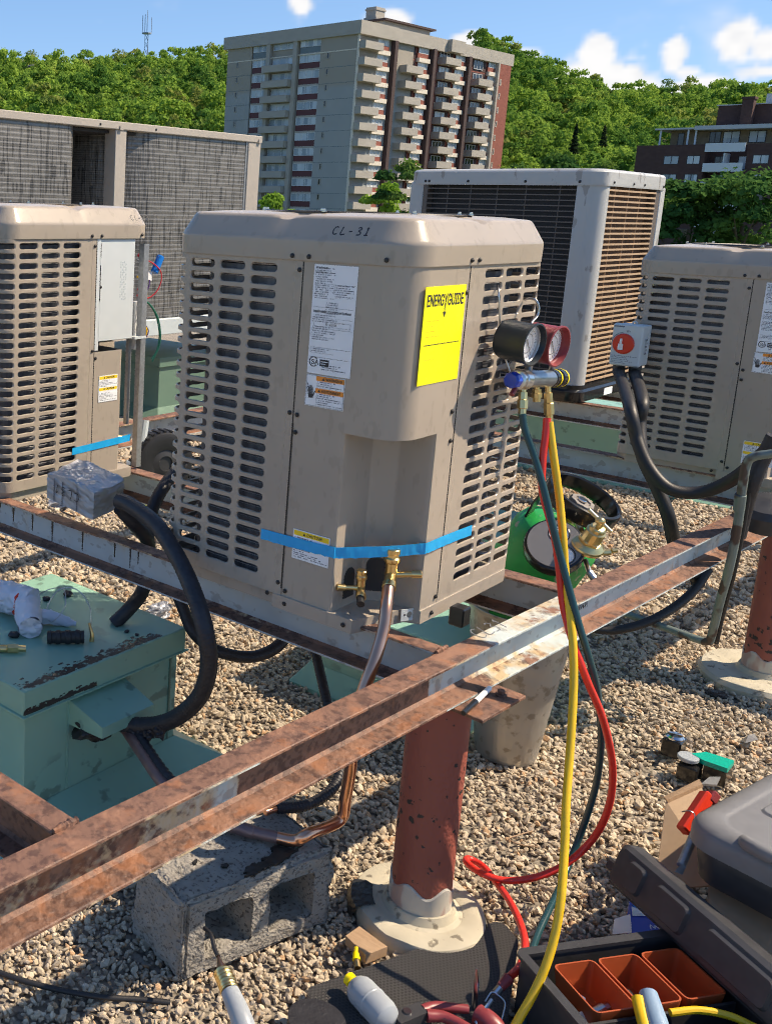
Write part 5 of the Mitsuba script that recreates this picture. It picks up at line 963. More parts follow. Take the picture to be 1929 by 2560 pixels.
hose('insulated_hose', 'black insulated line rising from the beam to the foot of the main condenser', [(-0.9153, 0.3955, 0.8167), (-0.8989, 0.3124, 0.7781), (-0.8879, 0.2503, 0.7304), (-0.8773, 0.2145, 0.6730), (-0.8535, 0.1891, 0.6056)], .019)
hose('insulated_hose', 'black insulated line hanging in a loop below the blue grey beam', [(-0.7472, 0.1965, 0.5096), (-0.7224, 0.1963, 0.4727), (-0.6742, 0.1966, 0.4064), (-0.6193, 0.2391, 0.3586), (-0.5694, 0.3134, 0.3358), (-0.5400, 0.3763, 0.3456), (-0.5279, 0.4274, 0.3753), (-0.5414, 0.4866, 0.4222)], .017)
hose('corrugated_hose', 'thin black corrugated line dropping past the beam behind the copper pipe', [(-0.3707, 0.3093, 0.4679), (-0.3356, 0.2898, 0.4289), (-0.2864, 0.2434, 0.3992), (-0.2349, 0.1971, 0.3622), (-0.1804, 0.1609, 0.2992), (-0.1423, 0.1260, 0.2482), (-0.1314, 0.0696, 0.2192), (-0.1456, -0.0080, 0.2066), (-0.1778, -0.0831, 0.2146)], .0125, ribs=(.009, .05))
# ---------------------------------------------------------------- copper line with its elbow on the block
CP = thing('copper_pipe', 'copper suction pipe curving from the big brass valve down onto the concrete block', 'copper pipe')
cpts = [(-.026, .062, .767), (-0.0066, 0.0251, 0.7364), (0.0065, -0.0026, 0.6973), (0.0169, -0.0423, 0.6527), (0.0195, -0.0750, 0.6088), (0.0187, -0.0978, 0.5610), (0.0098, -0.0982, 0.4929), (-0.0089, -0.0619, 0.3859), (-0.0245, -0.0443, 0.3034), (-0.0382, -0.0356, 0.2334), (-.052, -.135, .236), (-.075, -.155, .216), (-.115, -.175, .213)]
obj('bright_tube', tube(cpts, .0133, 18, 10), 'copper', CP)
obj('burnt_tube', tube([(-.110, -.173, .2135), (-.16, -.20, .215), (-.24, -.235, .218), (-.33, -.24, .222)], .0135, 18, 8), 'copper_burnt', CP)
obj('coupling', cyl((-.155, -.1985, .215), (-.19, -.214, .2165), .0152, 18, ch=.001), 'copper_burnt', CP)
obj('grey_line', tube([(-.33, -.24, .222), (-.42, -.215, .228), (-.52, -.17, .235), (-.63, -.12, .243)], .0145, 16, 8), 'copper_burnt', CP)
obj('line_foam', [ribbed([(-.33, -.222, .232), (-.42, -.197, .238), (-.52, -.152, .245), (-.63, -.10, .253)], .0125, 12, pitch=.02, amp=.08)], 'foam_black', CP)
single('copper_stub', cyl((-0.1778, -0.0831, 0.2146), (-0.1864, -0.1146, 0.2134), .0085, 14, ch=.001), 'copper', 'short bright copper tube end by the black line above the block', 'copper pipe')

# ---------------------------------------------------------------- concrete block
BA, BB = V(-.118, -.478, 0), V(-.015, -.065, 0); lx_ = BB - BA; lx_ /= np.linalg.norm(lx_); ix = V(-lx_[1], lx_[0], 0)
H = sg.box(0, 0, .41, .193); 
def hole(x0, x1, z0, z1, r=.012): return sg.box(x0 + r, z0 + r, x1 - r, z1 - r).buffer(r)
H = H.difference(hole(.058, .182, .040, .150)).difference(hole(.232, .356, .040, .150))
bm = prism(H, .19).subdivide_to_size(.008); bm.merge_vertices(); v = np.array(bm.vertices); nrm = np.array(bm.vertex_normals)
ed = (np.abs(v[:, 0] - .205) > .19).astype(int) + (np.abs(v[:, 1] - .0965) > .086) + (np.abs(v[:, 2] - .095) > .085)
v += nrm * (.013 * (meshkit.fbm(v * 38, 4, 2) - .5) + .010 * (meshkit.fbm(v * 11, 2, 9) - .5))[:, None] - nrm * (.013 * (ed >= 2) * np.clip(meshkit.fbm(v * 22, 3, 7) * 2.2 - .45, 0, 1.4))[:, None]; bm.vertices = v
MB = np.eye(4); MB[:3, 0] = lx_; MB[:3, 1] = V(0, 0, 1); MB[:3, 2] = -ix; MB[:3, 3] = BA + ix * .19
CBK = thing('concrete_block', 'two core concrete block lying on its side under the rusty front beam', 'concrete block')
obj('block', bm, 'concrete', CBK, smooth=35, M=MB)
def tarflat(seed, rx, ry, at, ang): 
    p = sa.translate(sa.rotate(biggest(splat(seed, rx, ry, 44, .34)), ang, origin=(0, 0)), at[0], at[1]); m = prism(p, .003).subdivide_to_size(.01); m.merge_vertices(); vv = np.array(m.vertices); vv[:, 2] += .004 * meshkit.fbm(vv * 90, 3, seed) * (vv[:, 2] > .001); m.vertices = vv; return m
MT_ = np.eye(4); MT_[:3, 0] = lx_; MT_[:3, 1] = ix; MT_[:3, 2] = V(0, 0, 1); MT_[:3, 3] = BA + V(0, 0, .1925)
for sd, rx, ry, at, an in ((5, .085, .017, (.265, .030), 12), (8, .03, .012, (.20, .022), 20), (3, .022, .010, (.30, .052), -20), (6, .008, .005, (.15, .06), 0), (9, .010, .004, (.10, .10), 40)):
    obj('tar_splash', tarflat(sd, rx, ry, at, an), 'tar', CBK, M=MT_, smooth=30)

# ---------------------------------------------------------------- gauge manifold on the lit panel
GM_ = thing('gauge_manifold', 'two gauge manifold set hung on the slotted side of the main condenser', 'gauge set')
def gauge(c, mt, mtb, nm):
    c = V(*c); ax = V(.985, -.10, -.08); M = axis_frame(c, ax, V(0, 0, 1)); r = .0475
    G = obj('gauge', lathe([(r * .55, -.078), (r * .86, -.074), (r * .94, -.066), (r * .95, -.030), (r * .97, -.008), (r * 1.03, -.001), (r * 1.03, .003), (r * .96, .004), (r * .88, -.006), (r * .86, -.016)], 40, M, caps=False), mt, GM_, label=nm)
    obj('dial', lathe([(.0001, -.0152), (r * .87, -.015)], 36, M, caps=False), 'dial_face', G)
    tk = [box(r * .62, -.0009, -.0148, r * .74, .0009, -.0142) for _ in range(1)]; T_ = []
    for i in range(21):
        b = box(r * (.60 if i % 5 == 0 else .66), -.0007, -.0148, r * .74, .0007, -.0143); b.apply_transform(rotz(math.radians(-220 + i * 13))); T_.append(b)
    for i in range(40):
        b = box(r * .44, -.0006, -.0148, r * .48, .0006, -.0143); b.apply_transform(rotz(math.radians(-220 + i * 6.6))); T_.append(b)
    obj('scale_marks', cat(T_), 'ink_grey', G, M=M, smooth=False, kind='stuff')
    nd = prism(sg.Polygon([(-.012, -.0016), (.030, -.0003), (.030, .0003), (-.012, .0016)]), .0008, z=-.0132); nd.apply_transform(rotz(math.radians(215))); obj('needle', nd, 'ink', G, M=M, smooth=False)
    obj('bezel', lathe([(r * .87, -.016), (r * .90, -.010), (r * .945, -.0055), (r * .945, -.004), (r * .86, -.009), (r * .85, -.016)], 40, M, caps=False), mtb, G)
    obj('lens', lathe([(.0001, -.0095), (r * .86, -.0095)], 36, M, caps=False), 'glass_clear', G)
gauge((0.1000, 0.3736, 1.2991), 'blue_rubber', 'steel', 'low pressure gauge in a black rubber boot')
gauge((0.1000, 0.5103, 1.2851), 'maroon_rubber', 'maroon_rubber', 'high pressure gauge in a maroon rubber boot')
ma, mb = V(*(0.0620, 0.3904, 1.2129)), V(*(0.0620, 0.5790, 1.1980)); mx = (mb - ma) / np.linalg.norm(mb - ma)
mat('alu_blue', proc(lambda p, n, uv: mix((.20, .25, .30), (.36, .42, .48), fbm(p.x * 40, p.y * 40, p.z * 40))), .28, metallic=.85); mat('alu_cast', (.62, .64, .66), .22, metallic=1.0)
BD = obj('valve_body', [cyl(ma + mx * .020, ma + mx * .048, .0235, 28, .0245, ch=.003), lathe([(.012, 0), (.0225, .004), (.0235, .014), (.0205, .022)], 28, axis_frame(ma, mx))], 'alu_cast', GM_)
obj('center_block', [cyl(ma + mx * .048, mb, .0205, 28, ch=.002), box(*(ma + mx * .045 - V(.018, .016, .0165)), *(ma + mx * .085 + V(.006, .016, .021)), .004)], 'alu_blue', GM_)
obj('knob', lathe([(.013, 0), (.0190, .003), (.0190, .020), (.015, .025), (.0001, .0255)], 8, axis_frame(ma - mx * .002, -mx), caps=False), 'blue_plastic', GM_)
for i, t in enumerate((0.0, .040)):
    q = mb + mx * (.002 + t); kb = obj('knob', lathe([(.0150, -.004), (.0215, .002), (.0225, .024), (.019, .032), (.0001, .0325)], 12, axis_frame(q, mx), caps=False), 'gloss_black', GM_)
    obj('knob_sticker', lathe([(.0229, .019), (.0232, .021), (.0226, .0265), (.0194, .0330), (.0001, .0338)], 12, axis_frame(q, mx), caps=False), 'yellow_cap', kb)
obj('red_plug', cyl(ma + mx * .006 - V(0, 0, .018), ma - mx * .012 - V(0, 0, .034), .006, 10), 'maroon_rubber', GM_)
obj('gauge_stem', cyl((0.0620, 0.4582, 1.2296), (0.0720, 0.4363, 1.2561), .007, 12), 'steel', GM_); obj('gauge_stem', cyl((0.0620, 0.5872, 1.2177), (0.0700, 0.5776, 1.2390), .007, 12), 'steel', GM_)
def port(p0, p1, nm):
    p0, p1 = V(*p0), V(*p1); d = p1 - p0; L = np.linalg.norm(d); return obj(nm, lathe([(.007, 0), (.007, L * .15), (.0105, L * .17), (.0105, L * .42), (.0125, L * .44), (.0125, L * .72), (.009, L * .74), (.009, L)], 8, axis_frame(p0, d)), 'brass', GM_)
port((0.0640, 0.4313, 1.1923), (0.0740, 0.4196, 1.1257), 'hose_coupling'); port((0.0640, 0.5071, 1.1863), (0.0680, 0.5076, 1.1504), 'hose_coupling'); port((0.0640, 0.5725, 1.1795), (0.0780, 0.5743, 1.0874), 'hose_coupling')
obj('hook', tube([(0.0040, 0.5296, 1.3832), (0.0180, 0.5221, 1.3885), (0.0340, 0.5210, 1.3842), (0.0400, 0.5253, 1.3658), (0.0400, 0.5210, 1.3491), (0.0400, 0.4943, 1.3338), (0.0450, 0.4835, 1.3144), (0.0500, 0.4845, 1.3000)], .0031, 10, 8), 'steel', GM_)
single('cable_tie', tube([(-0.0040, 0.3918, 1.4215), (0.0120, 0.3660, 1.4092), (0.0180, 0.3701, 1.3555), (0.0220, 0.3831, 1.3004), (0.0300, 0.3844, 1.2737), (0.0460, 0.3989, 1.2228)], .0021, 8, 8), 'steel', 'thin dark rod hooked in a slot left of the gauges', 'rod')
# hoses of the manifold
HR = thing('charging_hose', 'red charging hose looping from the gauges round to the mat', 'hose')
def dd(pts): return pts
red = [(0.1833, 0.2845, 1.1584), (0.1873, 0.2784, 1.1249), (0.1918, 0.2665, 1.0705), (0.2032, 0.2580, 1.0038), (0.2396, 0.2543, 0.9157), (0.2580, 0.2532, 0.8495), (0.2740, 0.2496, 0.7833), (0.2936, 0.2413, 0.7376), (0.3230, 0.2274, 0.6885), (0.3497, 0.2365, 0.6277), (0.3743, 0.2690, 0.5535), (0.3847, 0.3138, 0.4719), (0.3855, 0.3624, 0.3868), (0.3808, 0.3899, 0.2999), (0.3658, 0.3944, 0.2205), (0.3400, 0.3782, 0.1586), (0.3105, 0.3357, 0.1197), (0.2731, 0.2899, 0.0967), (0.2311, 0.2442, 0.0897), (0.1853, 0.2266, 0.0911), (0.1412, 0.2396, 0.0907), (0.1325, 0.2717, 0.0808), (0.1665, 0.2759, 0.0755), (0.2213, 0.2312, 0.0803), (0.2774, 0.1741, 0.0888), (0.3270, 0.1097, 0.0950), (0.3587, 0.0543, 0.0952), (0.3745, -0.0039, 0.0925), (0.3727, -0.0507, 0.0899)]
obj('hose', tube(red, .0078, 14, 8), 'red_hose', HR)
obj('grip', tube([red[-1], (0.3672, -0.0750, 0.0772)], .0105, 12, 2, False, scale=[1.05, .8]), 'maroon_rubber', HR)
obj('crimp', cyl((0.3672, -0.0750, 0.0772), (0.3642, -0.0878, 0.0698), .0075, 10), 'chrome', HR)
HY = thing('charging_hose', 'yellow charging hose hanging straight from the gauges to the toolbox', 'hose')
yel = [(0.1877, 0.2865, 1.1501), (0.2063, 0.2843, 1.0795), (0.2308, 0.2818, 0.9880), (0.2539, 0.2667, 0.9079), (0.2702, 0.2609, 0.8333), (0.2963, 0.2381, 0.7663), (0.3204, 0.2136, 0.7006), (0.3382, 0.1939, 0.6236), (0.3557, 0.1608, 0.5521), (0.3719, 0.1268, 0.4820), (0.3910, 0.0834, 0.4191), (0.4077, 0.0533, 0.3603), (0.4209, 0.0248, 0.3183), (0.4338, -0.0062, 0.2696), (0.4398, -0.0324, 0.2114), (0.4403, -0.0620, 0.1612), (0.4338, -0.0912, 0.1115), (0.4231, -0.1247, 0.0618), (0.4149, -0.1471, 0.0162)]
obj('hose', tube(yel, .0082, 14, 8), 'yellow_hose', HY)
HG = thing('charging_hose', 'dark blue green charging hose beside the yellow one, dropping to the mat', 'hose')
grn = [(0.1413, 0.2572, 1.1634), (0.1512, 0.2572, 1.1301), (0.1780, 0.2546, 1.0784), (0.2068, 0.2504, 1.0148), (0.2362, 0.2444, 0.9434), (0.2591, 0.2482, 0.8778), (0.2893, 0.2434, 0.8074), (0.3167, 0.2383, 0.7460), (0.3417, 0.2445, 0.6810), (0.3575, 0.2690, 0.6111), (0.3615, 0.3076, 0.5303), (0.3576, 0.3516, 0.4464), (0.3438, 0.4052, 0.3313), (0.3241, 0.4411, 0.2259), (0.3128, 0.4357, 0.1498), (0.3135, 0.3937, 0.1064), (0.3233, 0.3245, 0.0877), (0.3397, 0.2233, 0.0863), (0.3531, 0.1314, 0.0775), (0.3728, 0.0472, 0.0725), (0.3934, -0.0099, 0.0565), (0.4083, -0.0485, 0.0240), (0.4260, -0.0862, -0.0146)]
obj('hose', tube(grn, .0075, 14, 8), 'green_hose', HG)
obj('sleeve', cyl((0.3714, 0.0537, 0.0747), (0.3808, 0.0243, 0.0666), .0086, 12), 'alu_blue', HG)
# ---------------------------------------------------------------- gas bottle with regulator behind the front beam
GC = thing('gas_bottle', 'green gas bottle with a black ring handle leaning behind the front beam', 'gas cylinder')
P0 = V(*(-0.0205, 1.1334, 0.7713)); R_, U_, B_ = np.cross(UP, -FWD), UP, -FWD; R_ = R_ / np.linalg.norm(R_)
ga = R_ * .30 + U_ * .80 + B_ * .52; ga /= np.linalg.norm(ga); GMx = axis_frame(P0, ga)
a_ = np.linspace(0, 2 * np.pi, 61); 
ring_prof = [(.098, -.024), (.104, -.026), (.109, -.018), (.109, .014), (.106, .022), (.099, .024), (.095, .020), (.093, -.016), (.098, -.024)]
obj('ring_handle', lathe(ring_prof, 56, GMx, caps=False), 'gloss_black', GC, smooth=40)
for t in (0.6, 2.6, 4.6): obj('handle_strut', sweep(np.array([V(.101 * math.cos(t), .101 * math.sin(t), -.01), V(.105 * math.cos(t), .105 * math.sin(t), -.06), V(.10 * math.cos(t), .10 * math.sin(t), -.115)]) @ GMx[:3, :3].T + P0, [(.003, .02), (.003, -.02), (-.003, -.02), (-.003, .02)]), 'gloss_black', GC)
obj('body', lathe([(.0001, -.085), (.04, -.087), (.085, -.098), (.112, -.117), (.124, -.145), (.1255, -.175), (.1255, -.40), (.118, -.45), (.09, -.475), (.0001, -.485)], 48, GMx), 'gas_green', GC, smooth=50)
obj('neck', lathe([(.022, -.09), (.022, -.07), (.014, -.066), (.014, -.03)], 20, GMx), 'brass', GC)
th_ = np.linspace(0, 2 * np.pi, 72, endpoint=False); rk = .036 * (1 + .055 * np.cos(8 * th_)); KM = axis_frame(P0 + R_ * .002 - U_ * .004 + ga * .0, ga)
lo = [np.c_[rk * s_ * np.cos(th_), rk * s_ * np.sin(th_), np.full(72, z_)] for s_, z_ in ((.80, -.030), (.97, -.026), (1.0, -.015), (1.0, -.002), (.92, .004), (.62, .0045), (.56, .000), (.50, .000))]
obj('hand_wheel', loft(lo, True, True), 'knob_grey', GC, M=KM, smooth=35); obj('wheel_nut', cyl(P0 + ga * 0, P0 + ga * .008, .013, 20, ch=.002), 'chrome', GC)
obj('label_patch', hull([q for q in (V(*(-0.0714, 0.9127, 0.6796)), V(*(-0.0596, 0.9199, 0.6871)), V(*(-0.0459, 0.9146, 0.6471)), V(*(-0.0558, 0.9087, 0.6374)), V(*(-0.0716, 0.9191, 0.6770)))]), 'label_white', GC)
RG = thing('gas_regulator', 'brass regulator with T handle and two gauges in a black boot on the green bottle', 'regulator')
Cg = V(*(-0.0023, 0.9206, 0.6879)); an = -R_ * .28 + U_ * .52 + B_ * .80; an /= np.linalg.norm(an); AM = axis_frame(Cg, an, U_)
obj('gauge_boot', lathe([(.055, -.055), (.072, -.050), (.079, -.035), (.080, -.008), (.077, .002), (.070, .005)], 48, AM, caps=True), 'gloss_black', RG, smooth=40)
face = sg.Point(0, 0).buffer(.071).difference(sg.Point(.030, -.012).buffer(.025)).difference(sg.Point(-.034, -.022).buffer(.024))
obj('boot_face', prism(face, .004, AM, .0045), 'boot_grey', RG)
for cx_, cy_ in ((.030, -.012), (-.034, -.022)):
    obj('dial', lathe([(.0001, .0052), (.0245, .0052)], 28, AM @ np.array([[1, 0, 0, cx_], [0, 1, 0, cy_], [0, 0, 1, 0], [0, 0, 0, 1.0]]), caps=False), 'dial_face', RG)
    obj('dial_rim', lathe([(.0245, .005), (.0265, .010), (.0285, .009), (.0285, .003)], 28, AM @ np.array([[1, 0, 0, cx_], [0, 1, 0, cy_], [0, 0, 1, 0], [0, 0, 0, 1.0]]), caps=False), 'gloss_black', RG)
Fg = V(*(0.0681, 0.9682, 0.7009)); Tg = V(*(0.0932, 0.9591, 0.7789)); bd = Tg - Fg + B_ * .03 + U_ * .01; bd /= np.linalg.norm(bd); FM = axis_frame(Fg, bd)
obj('flange', lathe([(.030, -.022), (.044, -.014), (.046, -.006), (.044, -.001), (.041, .0005), (.036, .0055), (.030, .009)], 40, FM), 'brass', RG, smooth=25)
obj('bonnet', [lathe([(.031, .006), (.031, .018), (.0275, .020)], 6, FM), lathe([(.0275, .018), (.026, .050), (.0215, .053), (.021, .062), (.017, .066), (.009, .067)], 14, FM)], 'brass', RG, smooth=20)
obj('stem', cyl(Fg + bd * .066, Fg + bd * .088, .0085, 14), 'brass', RG)
h0, h1 = V(*(0.0743, 0.9190, 0.8080)), V(*(0.1376, 0.9254, 0.7586)); obj('t_handle', [cyl(h0, h1, .0052, 12, ch=.001), lump((h0 + h1) / 2, .0135, 2, (1, 1, .8), .1, 2)], 'brass', RG)
obj('relief_port', [cyl(Fg - bd * .01 + R_ * .035 - U_ * .02, Fg - bd * .01 + R_ * .064 - U_ * .018, .009, 8), cyl(Fg + R_ * .064 - U_ * .022, Fg + R_ * .078 - U_ * .020, .0065, 10)], 'brass', RG)
obj('hose_tail', [cyl(V(*(0.0628, 0.9764, 0.6489)), V(*(0.0828, 0.9599, 0.6234)), .007, 10), cyl(V(*(0.0828, 0.9599, 0.6234)), V(*(0.0992, 0.9577, 0.6089)), .0095, 10)], 'steel', RG)
obj('inlet', cyl(Fg - bd * .02, P0 - ga * .04, .011, 14), 'brass', RG)

# ---------------------------------------------------------------- galvanised bucket
BK = thing('galvanised_bucket', 'tapered galvanised metal bucket standing behind the near red post', 'bucket')
BKM = np.eye(4); BKM[:3, 3] = (-.085, .965, .004)
m = lathe([(.080, .012), (.084, .0), (.088, .012), (.118, .24), (.147, .46), (.150, .47), (.146, .47), (.086, .016), (.0001, .016)], 56, caps=False); m = m.subdivide_to_size(.03); m.merge_vertices(); v = np.array(m.vertices); r_ = np.hypot(v[:, 0], v[:, 1]); v[:, :2] *= (1 + .022 * (meshkit.fbm(v * V(9, 9, 7), 3, 4) - .5) * (r_ > .05))[:, None]; m.vertices = v
mat('bucket_metal', proc(lambda p, n, uv: mix(mix((.34, .32, .28), (.46, .44, .40), fbm(p.x * 9, p.y * 9, p.z * 9)), (.20, .17, .13), .7 * smoothstep(.55, .72, fbm(p.x * 40, p.y * 40, p.z * 34, 4)) )), .40, metallic=.55, bump=(lambda p, n, uv: fbm(p.x * 30, p.y * 30, p.z * 30), .003))
obj('side', m, 'bucket_metal', BK, smooth=50, M=BKM)
# pen on the cap plate
MK = thing('marker_pen', 'white marker pen with a dark cap lying on the post cap plate', 'marker pen')
q0, q1 = V(*(0.2016, -0.0050, 0.5800)), V(*(0.1849, 0.1497, 0.5800)); dq = q1 - q0
obj('barrel', cyl(q0 + dq * .44, q1 - dq * .02, .0062, 20, .0058), 'white_plastic', MK); obj('cap', [cyl(q0, q0 + dq * .44, .0052, 20, .0066), cyl(q0 + V(0, 0, .004), q0 + dq * .3 + V(0, 0, .0045), .0016, 8)], 'gloss_black', MK)
obj('end_plug', cyl(q1 - dq * .02, q1, .0056, 18, .0045), 'white_plastic', MK)
# handwriting on the beams
a0 = V(.1275 + .0605 * .23, .19, .6757); by = V(.0605, 1, 0) / math.hypot(1, .0605)
single('pen_mark', hand('CL31', .040, .0012, V(*(0.1482, 0.1690, 0.6757)), by, V(-1, .3, 0), .78), 'ink_grey', 'handwritten mark on top of the front beam, reading CL31', 'writing')
single('pen_mark', hand('CANADA', .026, .0016, V(*(-0.3895, 0.0625, 0.6191)) + V(0, .0, -.012), V(-1, 0, 0), V(0, 0, -1), .72), 'ink', 'upside down pen lettering on the blue grey side beam', 'writing')
single('pen_mark', hand('CANADA', .018, .0012, V(*(0.1650, 0.6524, 0.6248)) + V(0, 0, -.012), by, V(0, 0, 1), .62), 'ink', 'small pen lettering on the web of the front beam right of the hoses', 'writing')
# tar drips on the side beam
td = []; g = np.random.default_rng(2); wy = .0643
for px_, wd, ln_ in ((-1.435, .05, .080), (-1.395, .03, .062), (-1.46, .02, .06), (-1.37, .016, .04), (-1.30, .008, .05), (-1.21, .006, .055), (-1.12, .007, .07), (-.99, .005, .06), (-.86, .005, .045), (-.80, .004, .06), (-.77, .003, .04), (-1.52, .006, .05)):
    z_ = .658; pts = [(px_ - wd / 2, z_), (px_ - wd * .45, z_ - ln_ * .35), (px_ - wd * .2, z_ - ln_ * .6), (px_ - wd * .12, z_ - ln_), (px_ + wd * .1, z_ - ln_ * 1.02), (px_ + wd * .2, z_ - ln_ * .6), (px_ + wd * .48, z_ - ln_ * .42), (px_ + wd / 2, z_)]
    obj('tar_drip', moved(prism(sg.Polygon(pts).buffer(.001), .0015), np.array([[1, 0, 0, 0], [0, 0, -1, .0582], [0, 1, 0, 0], [0, 0, 0, 1.0]])), 'tar', FR)

# ---------------------------------------------------------------- the right hand line set and switch box
SW = thing('switch_box', 'grey disconnect box with a red rotary knob beside the right condenser', 'switch box')
so = V(-.333, 2.115, 1.045)
obj('base', box(so[0] + .004, so[1] + .032, so[2] + .002, so[0] + .100, so[1] + .10, so[2] + .150, .003), 'plastic_grey', SW); obj('cover', box(so[0], so[1], so[2], so[0] + .104, so[1] + .030, so[2] + .154, .005), 'plastic_grey', SW)
obj('lug', prism(sg.Point(0, 0).buffer(.010).difference(sg.Point(0, .001).buffer(.005)), .006, frame(so + V(.062, .035, .156), E1, E3)), 'plastic_grey', SW)
kc = so + V(.043, -.0005, .082); obj('knob', lathe([(.0375, 0), (.0375, .004), (.034, .008), (.030, .0085)], 40, axis_frame(kc, V(0, -1, 0))), 'red_plastic', SW)
obj('knob_pointer', [prism(sg.box(-.0035, -.004, .0035, .015), .006, frame(kc + V(-.006, -.008, .004), E1, E3)), prism(sg.box(-.008, -.026, .008, -.0045), .006, frame(kc + V(-.006, -.008, .004), E1, E3))], 'white_plastic', SW)
T_ = [text_on('On', .0075, so + V(.047, -.0006, .126), E1, E3, .0005, True), text_on('Off', .0075, so + V(-.0008, -.0006, .076) , V(.2, 0, 1), V(-1, 0, .2), .0005, True)]
aa = np.radians(np.linspace(100, 170, 14)); T_.append(prism(sg.LineString([(.043 + .0415 * math.cos(t), .082 + .0415 * math.sin(t)) for t in aa]).buffer(.0011), .0005, frame(so + V(0, -.0005, 0), E1, E3)))
T_.append(prism(sg.box(.004, .142, .040, .1465), .0005, frame(so + V(0, -.0005, 0), E1, E3))); T_.append(prism(sg.box(.006, .036, .094, .0373), .0005, frame(so + V(0, -.0005, 0), E1, E3)))
for i in range(4): T_.append(prism(sg.box(.006, .030 - .0065 * i, .06 + .02 * ((i * 7) % 3) / 2, .0312 - .0065 * i), .0005, frame(so + V(0, -.0005, 0), E1, E3)))
obj('lettering', T_, 'ink_grey', SW, smooth=False)
obj('side_print', [prism(sg.box(.010 * (i % 2) + .008, .045 + .0125 * i, .024, .052 + .0125 * i), .0005, frame(so + V(.1042, .034, 0), E2, E3)) for i in range(5)], 'ink_grey', SW, smooth=False, kind='stuff')
for x_ in (.022, .078): obj('gland', cyl(so + V(x_, .05, -.030), so + V(x_, .05, .004), .021, 20), 'plastic_black', SW)
def line(name, label, pts, r, mt='rubber_black', cat_='cable conduit', n=14): return single(name, tube(pts, r, n, 10), mt, label, cat_)
s1, s2 = so + V(.022, .05, -.028), so + V(.078, .05, -.028)
line('power_conduit', 'left black conduit under the switch box, swinging right round the unit foot', [s1, (-0.1155, 1.7156, 0.9756), (-0.0576, 1.6559, 0.8722), (-0.0028, 1.6299, 0.7935), (0.0648, 1.6248, 0.7400), (0.1350, 1.6527, 0.7376), (0.1968, 1.6540, 0.7731), (0.2606, 1.6225, 0.8390), (0.3334, 1.5534, 0.9447), (0.3875, 1.5644, 1.0380)], .020)
line('power_conduit', 'right black conduit under the switch box, running down behind the front beam', [s2, (-0.1008, 1.7920, 0.9827), (-0.0873, 1.7537, 0.9077), (-0.0492, 1.7054, 0.8127), (0.0106, 1.6825, 0.7273), (0.0569, 1.6759, 0.6447), (0.0786, 1.7011, 0.5567), (0.0879, 1.7740, 0.4742), (0.1073, 1.8883, 0.3964), (0.1164, 1.9162, 0.3606)], .021)
line('ground_conduit', 'black conduit lying on the gravel below the front beam at the right', [(0.1367, 1.9252, 0.4175), (0.1259, 1.8388, 0.3640), (0.0987, 1.7669, 0.3173), (0.0571, 1.6821, 0.2773), (0.0067, 1.6212, 0.2493), (-0.0533, 1.5831, 0.2316), (-0.1280, 1.5383, 0.2424)], .0145)
line('insulated_hose', 'black insulated line at the far right, slanting behind the pale pipe stand', [(0.3458, 1.5034, 0.9801), (0.3263, 1.5047, 0.9053), (0.3131, 1.4980, 0.8318), (0.2981, 1.5309, 0.7493), (0.2858, 1.5624, 0.6529)], .021, 'foam_black', 'pipe insulation')
PS = thing('pipe_stand', 'weathered green copper pipe bent over at the right, standing on the gravel', 'pipe')
mat('patina', proc(lambda p, n, uv: mix(mix((.13, .17, .16), (.22, .27, .25), fbm(p.x * 18, p.y * 18, p.z * 12)), (.08, .06, .05), smoothstep(.52, .66, fbm(p.x * 30 + 4, p.y * 30, p.z * 16)))), .5, metallic=.3)
obj('upright', tube([(0.4157, 1.4379, 0.9621), (0.3621, 1.4350, 0.9418), (0.3204, 1.4309, 0.9250), (0.3047, 1.4364, 0.8998), (0.3014, 1.4437, 0.8386), (0.2990, 1.4726, 0.6997), (0.2877, 1.5081, 0.5647), (0.2657, 1.5657, 0.4417), (0.2409, 1.6421, 0.2937), (0.2301, 1.6526, 0.2680), (0.1940, 1.6712, 0.2586), (0.0689, 1.6897, 0.2621), (-0.0354, 1.7007, 0.2669)], .0125, 14, 8), 'patina', PS)
obj('coupling', cyl((0.2999, 1.4471, 0.8065), (0.2985, 1.4600, 0.7568), .0155, 14, ch=.001), 'patina', PS)
line('thin_cable', 'thin black cable running down beside the green copper pipe', [(0.3106, 1.4884, 0.8088), (0.3042, 1.5161, 0.6797), (0.2902, 1.5585, 0.5282), (0.2636, 1.6304, 0.3714), (0.2503, 1.6722, 0.2638)], .007, 'rubber_black', 'cable')
# round black lid of something at the far right edge, above the beam
single('black_pipe_cap', lathe([(.085, -.05), (.085, 0), (.07, .02), (.0001, .03)], 32, axis_frame((0.3156, 1.7574, 0.7079), (0, -.3, 1)), caps=False), 'plastic_black', 'rounded dark cap just above the front beam at the right edge', 'pipe cap')

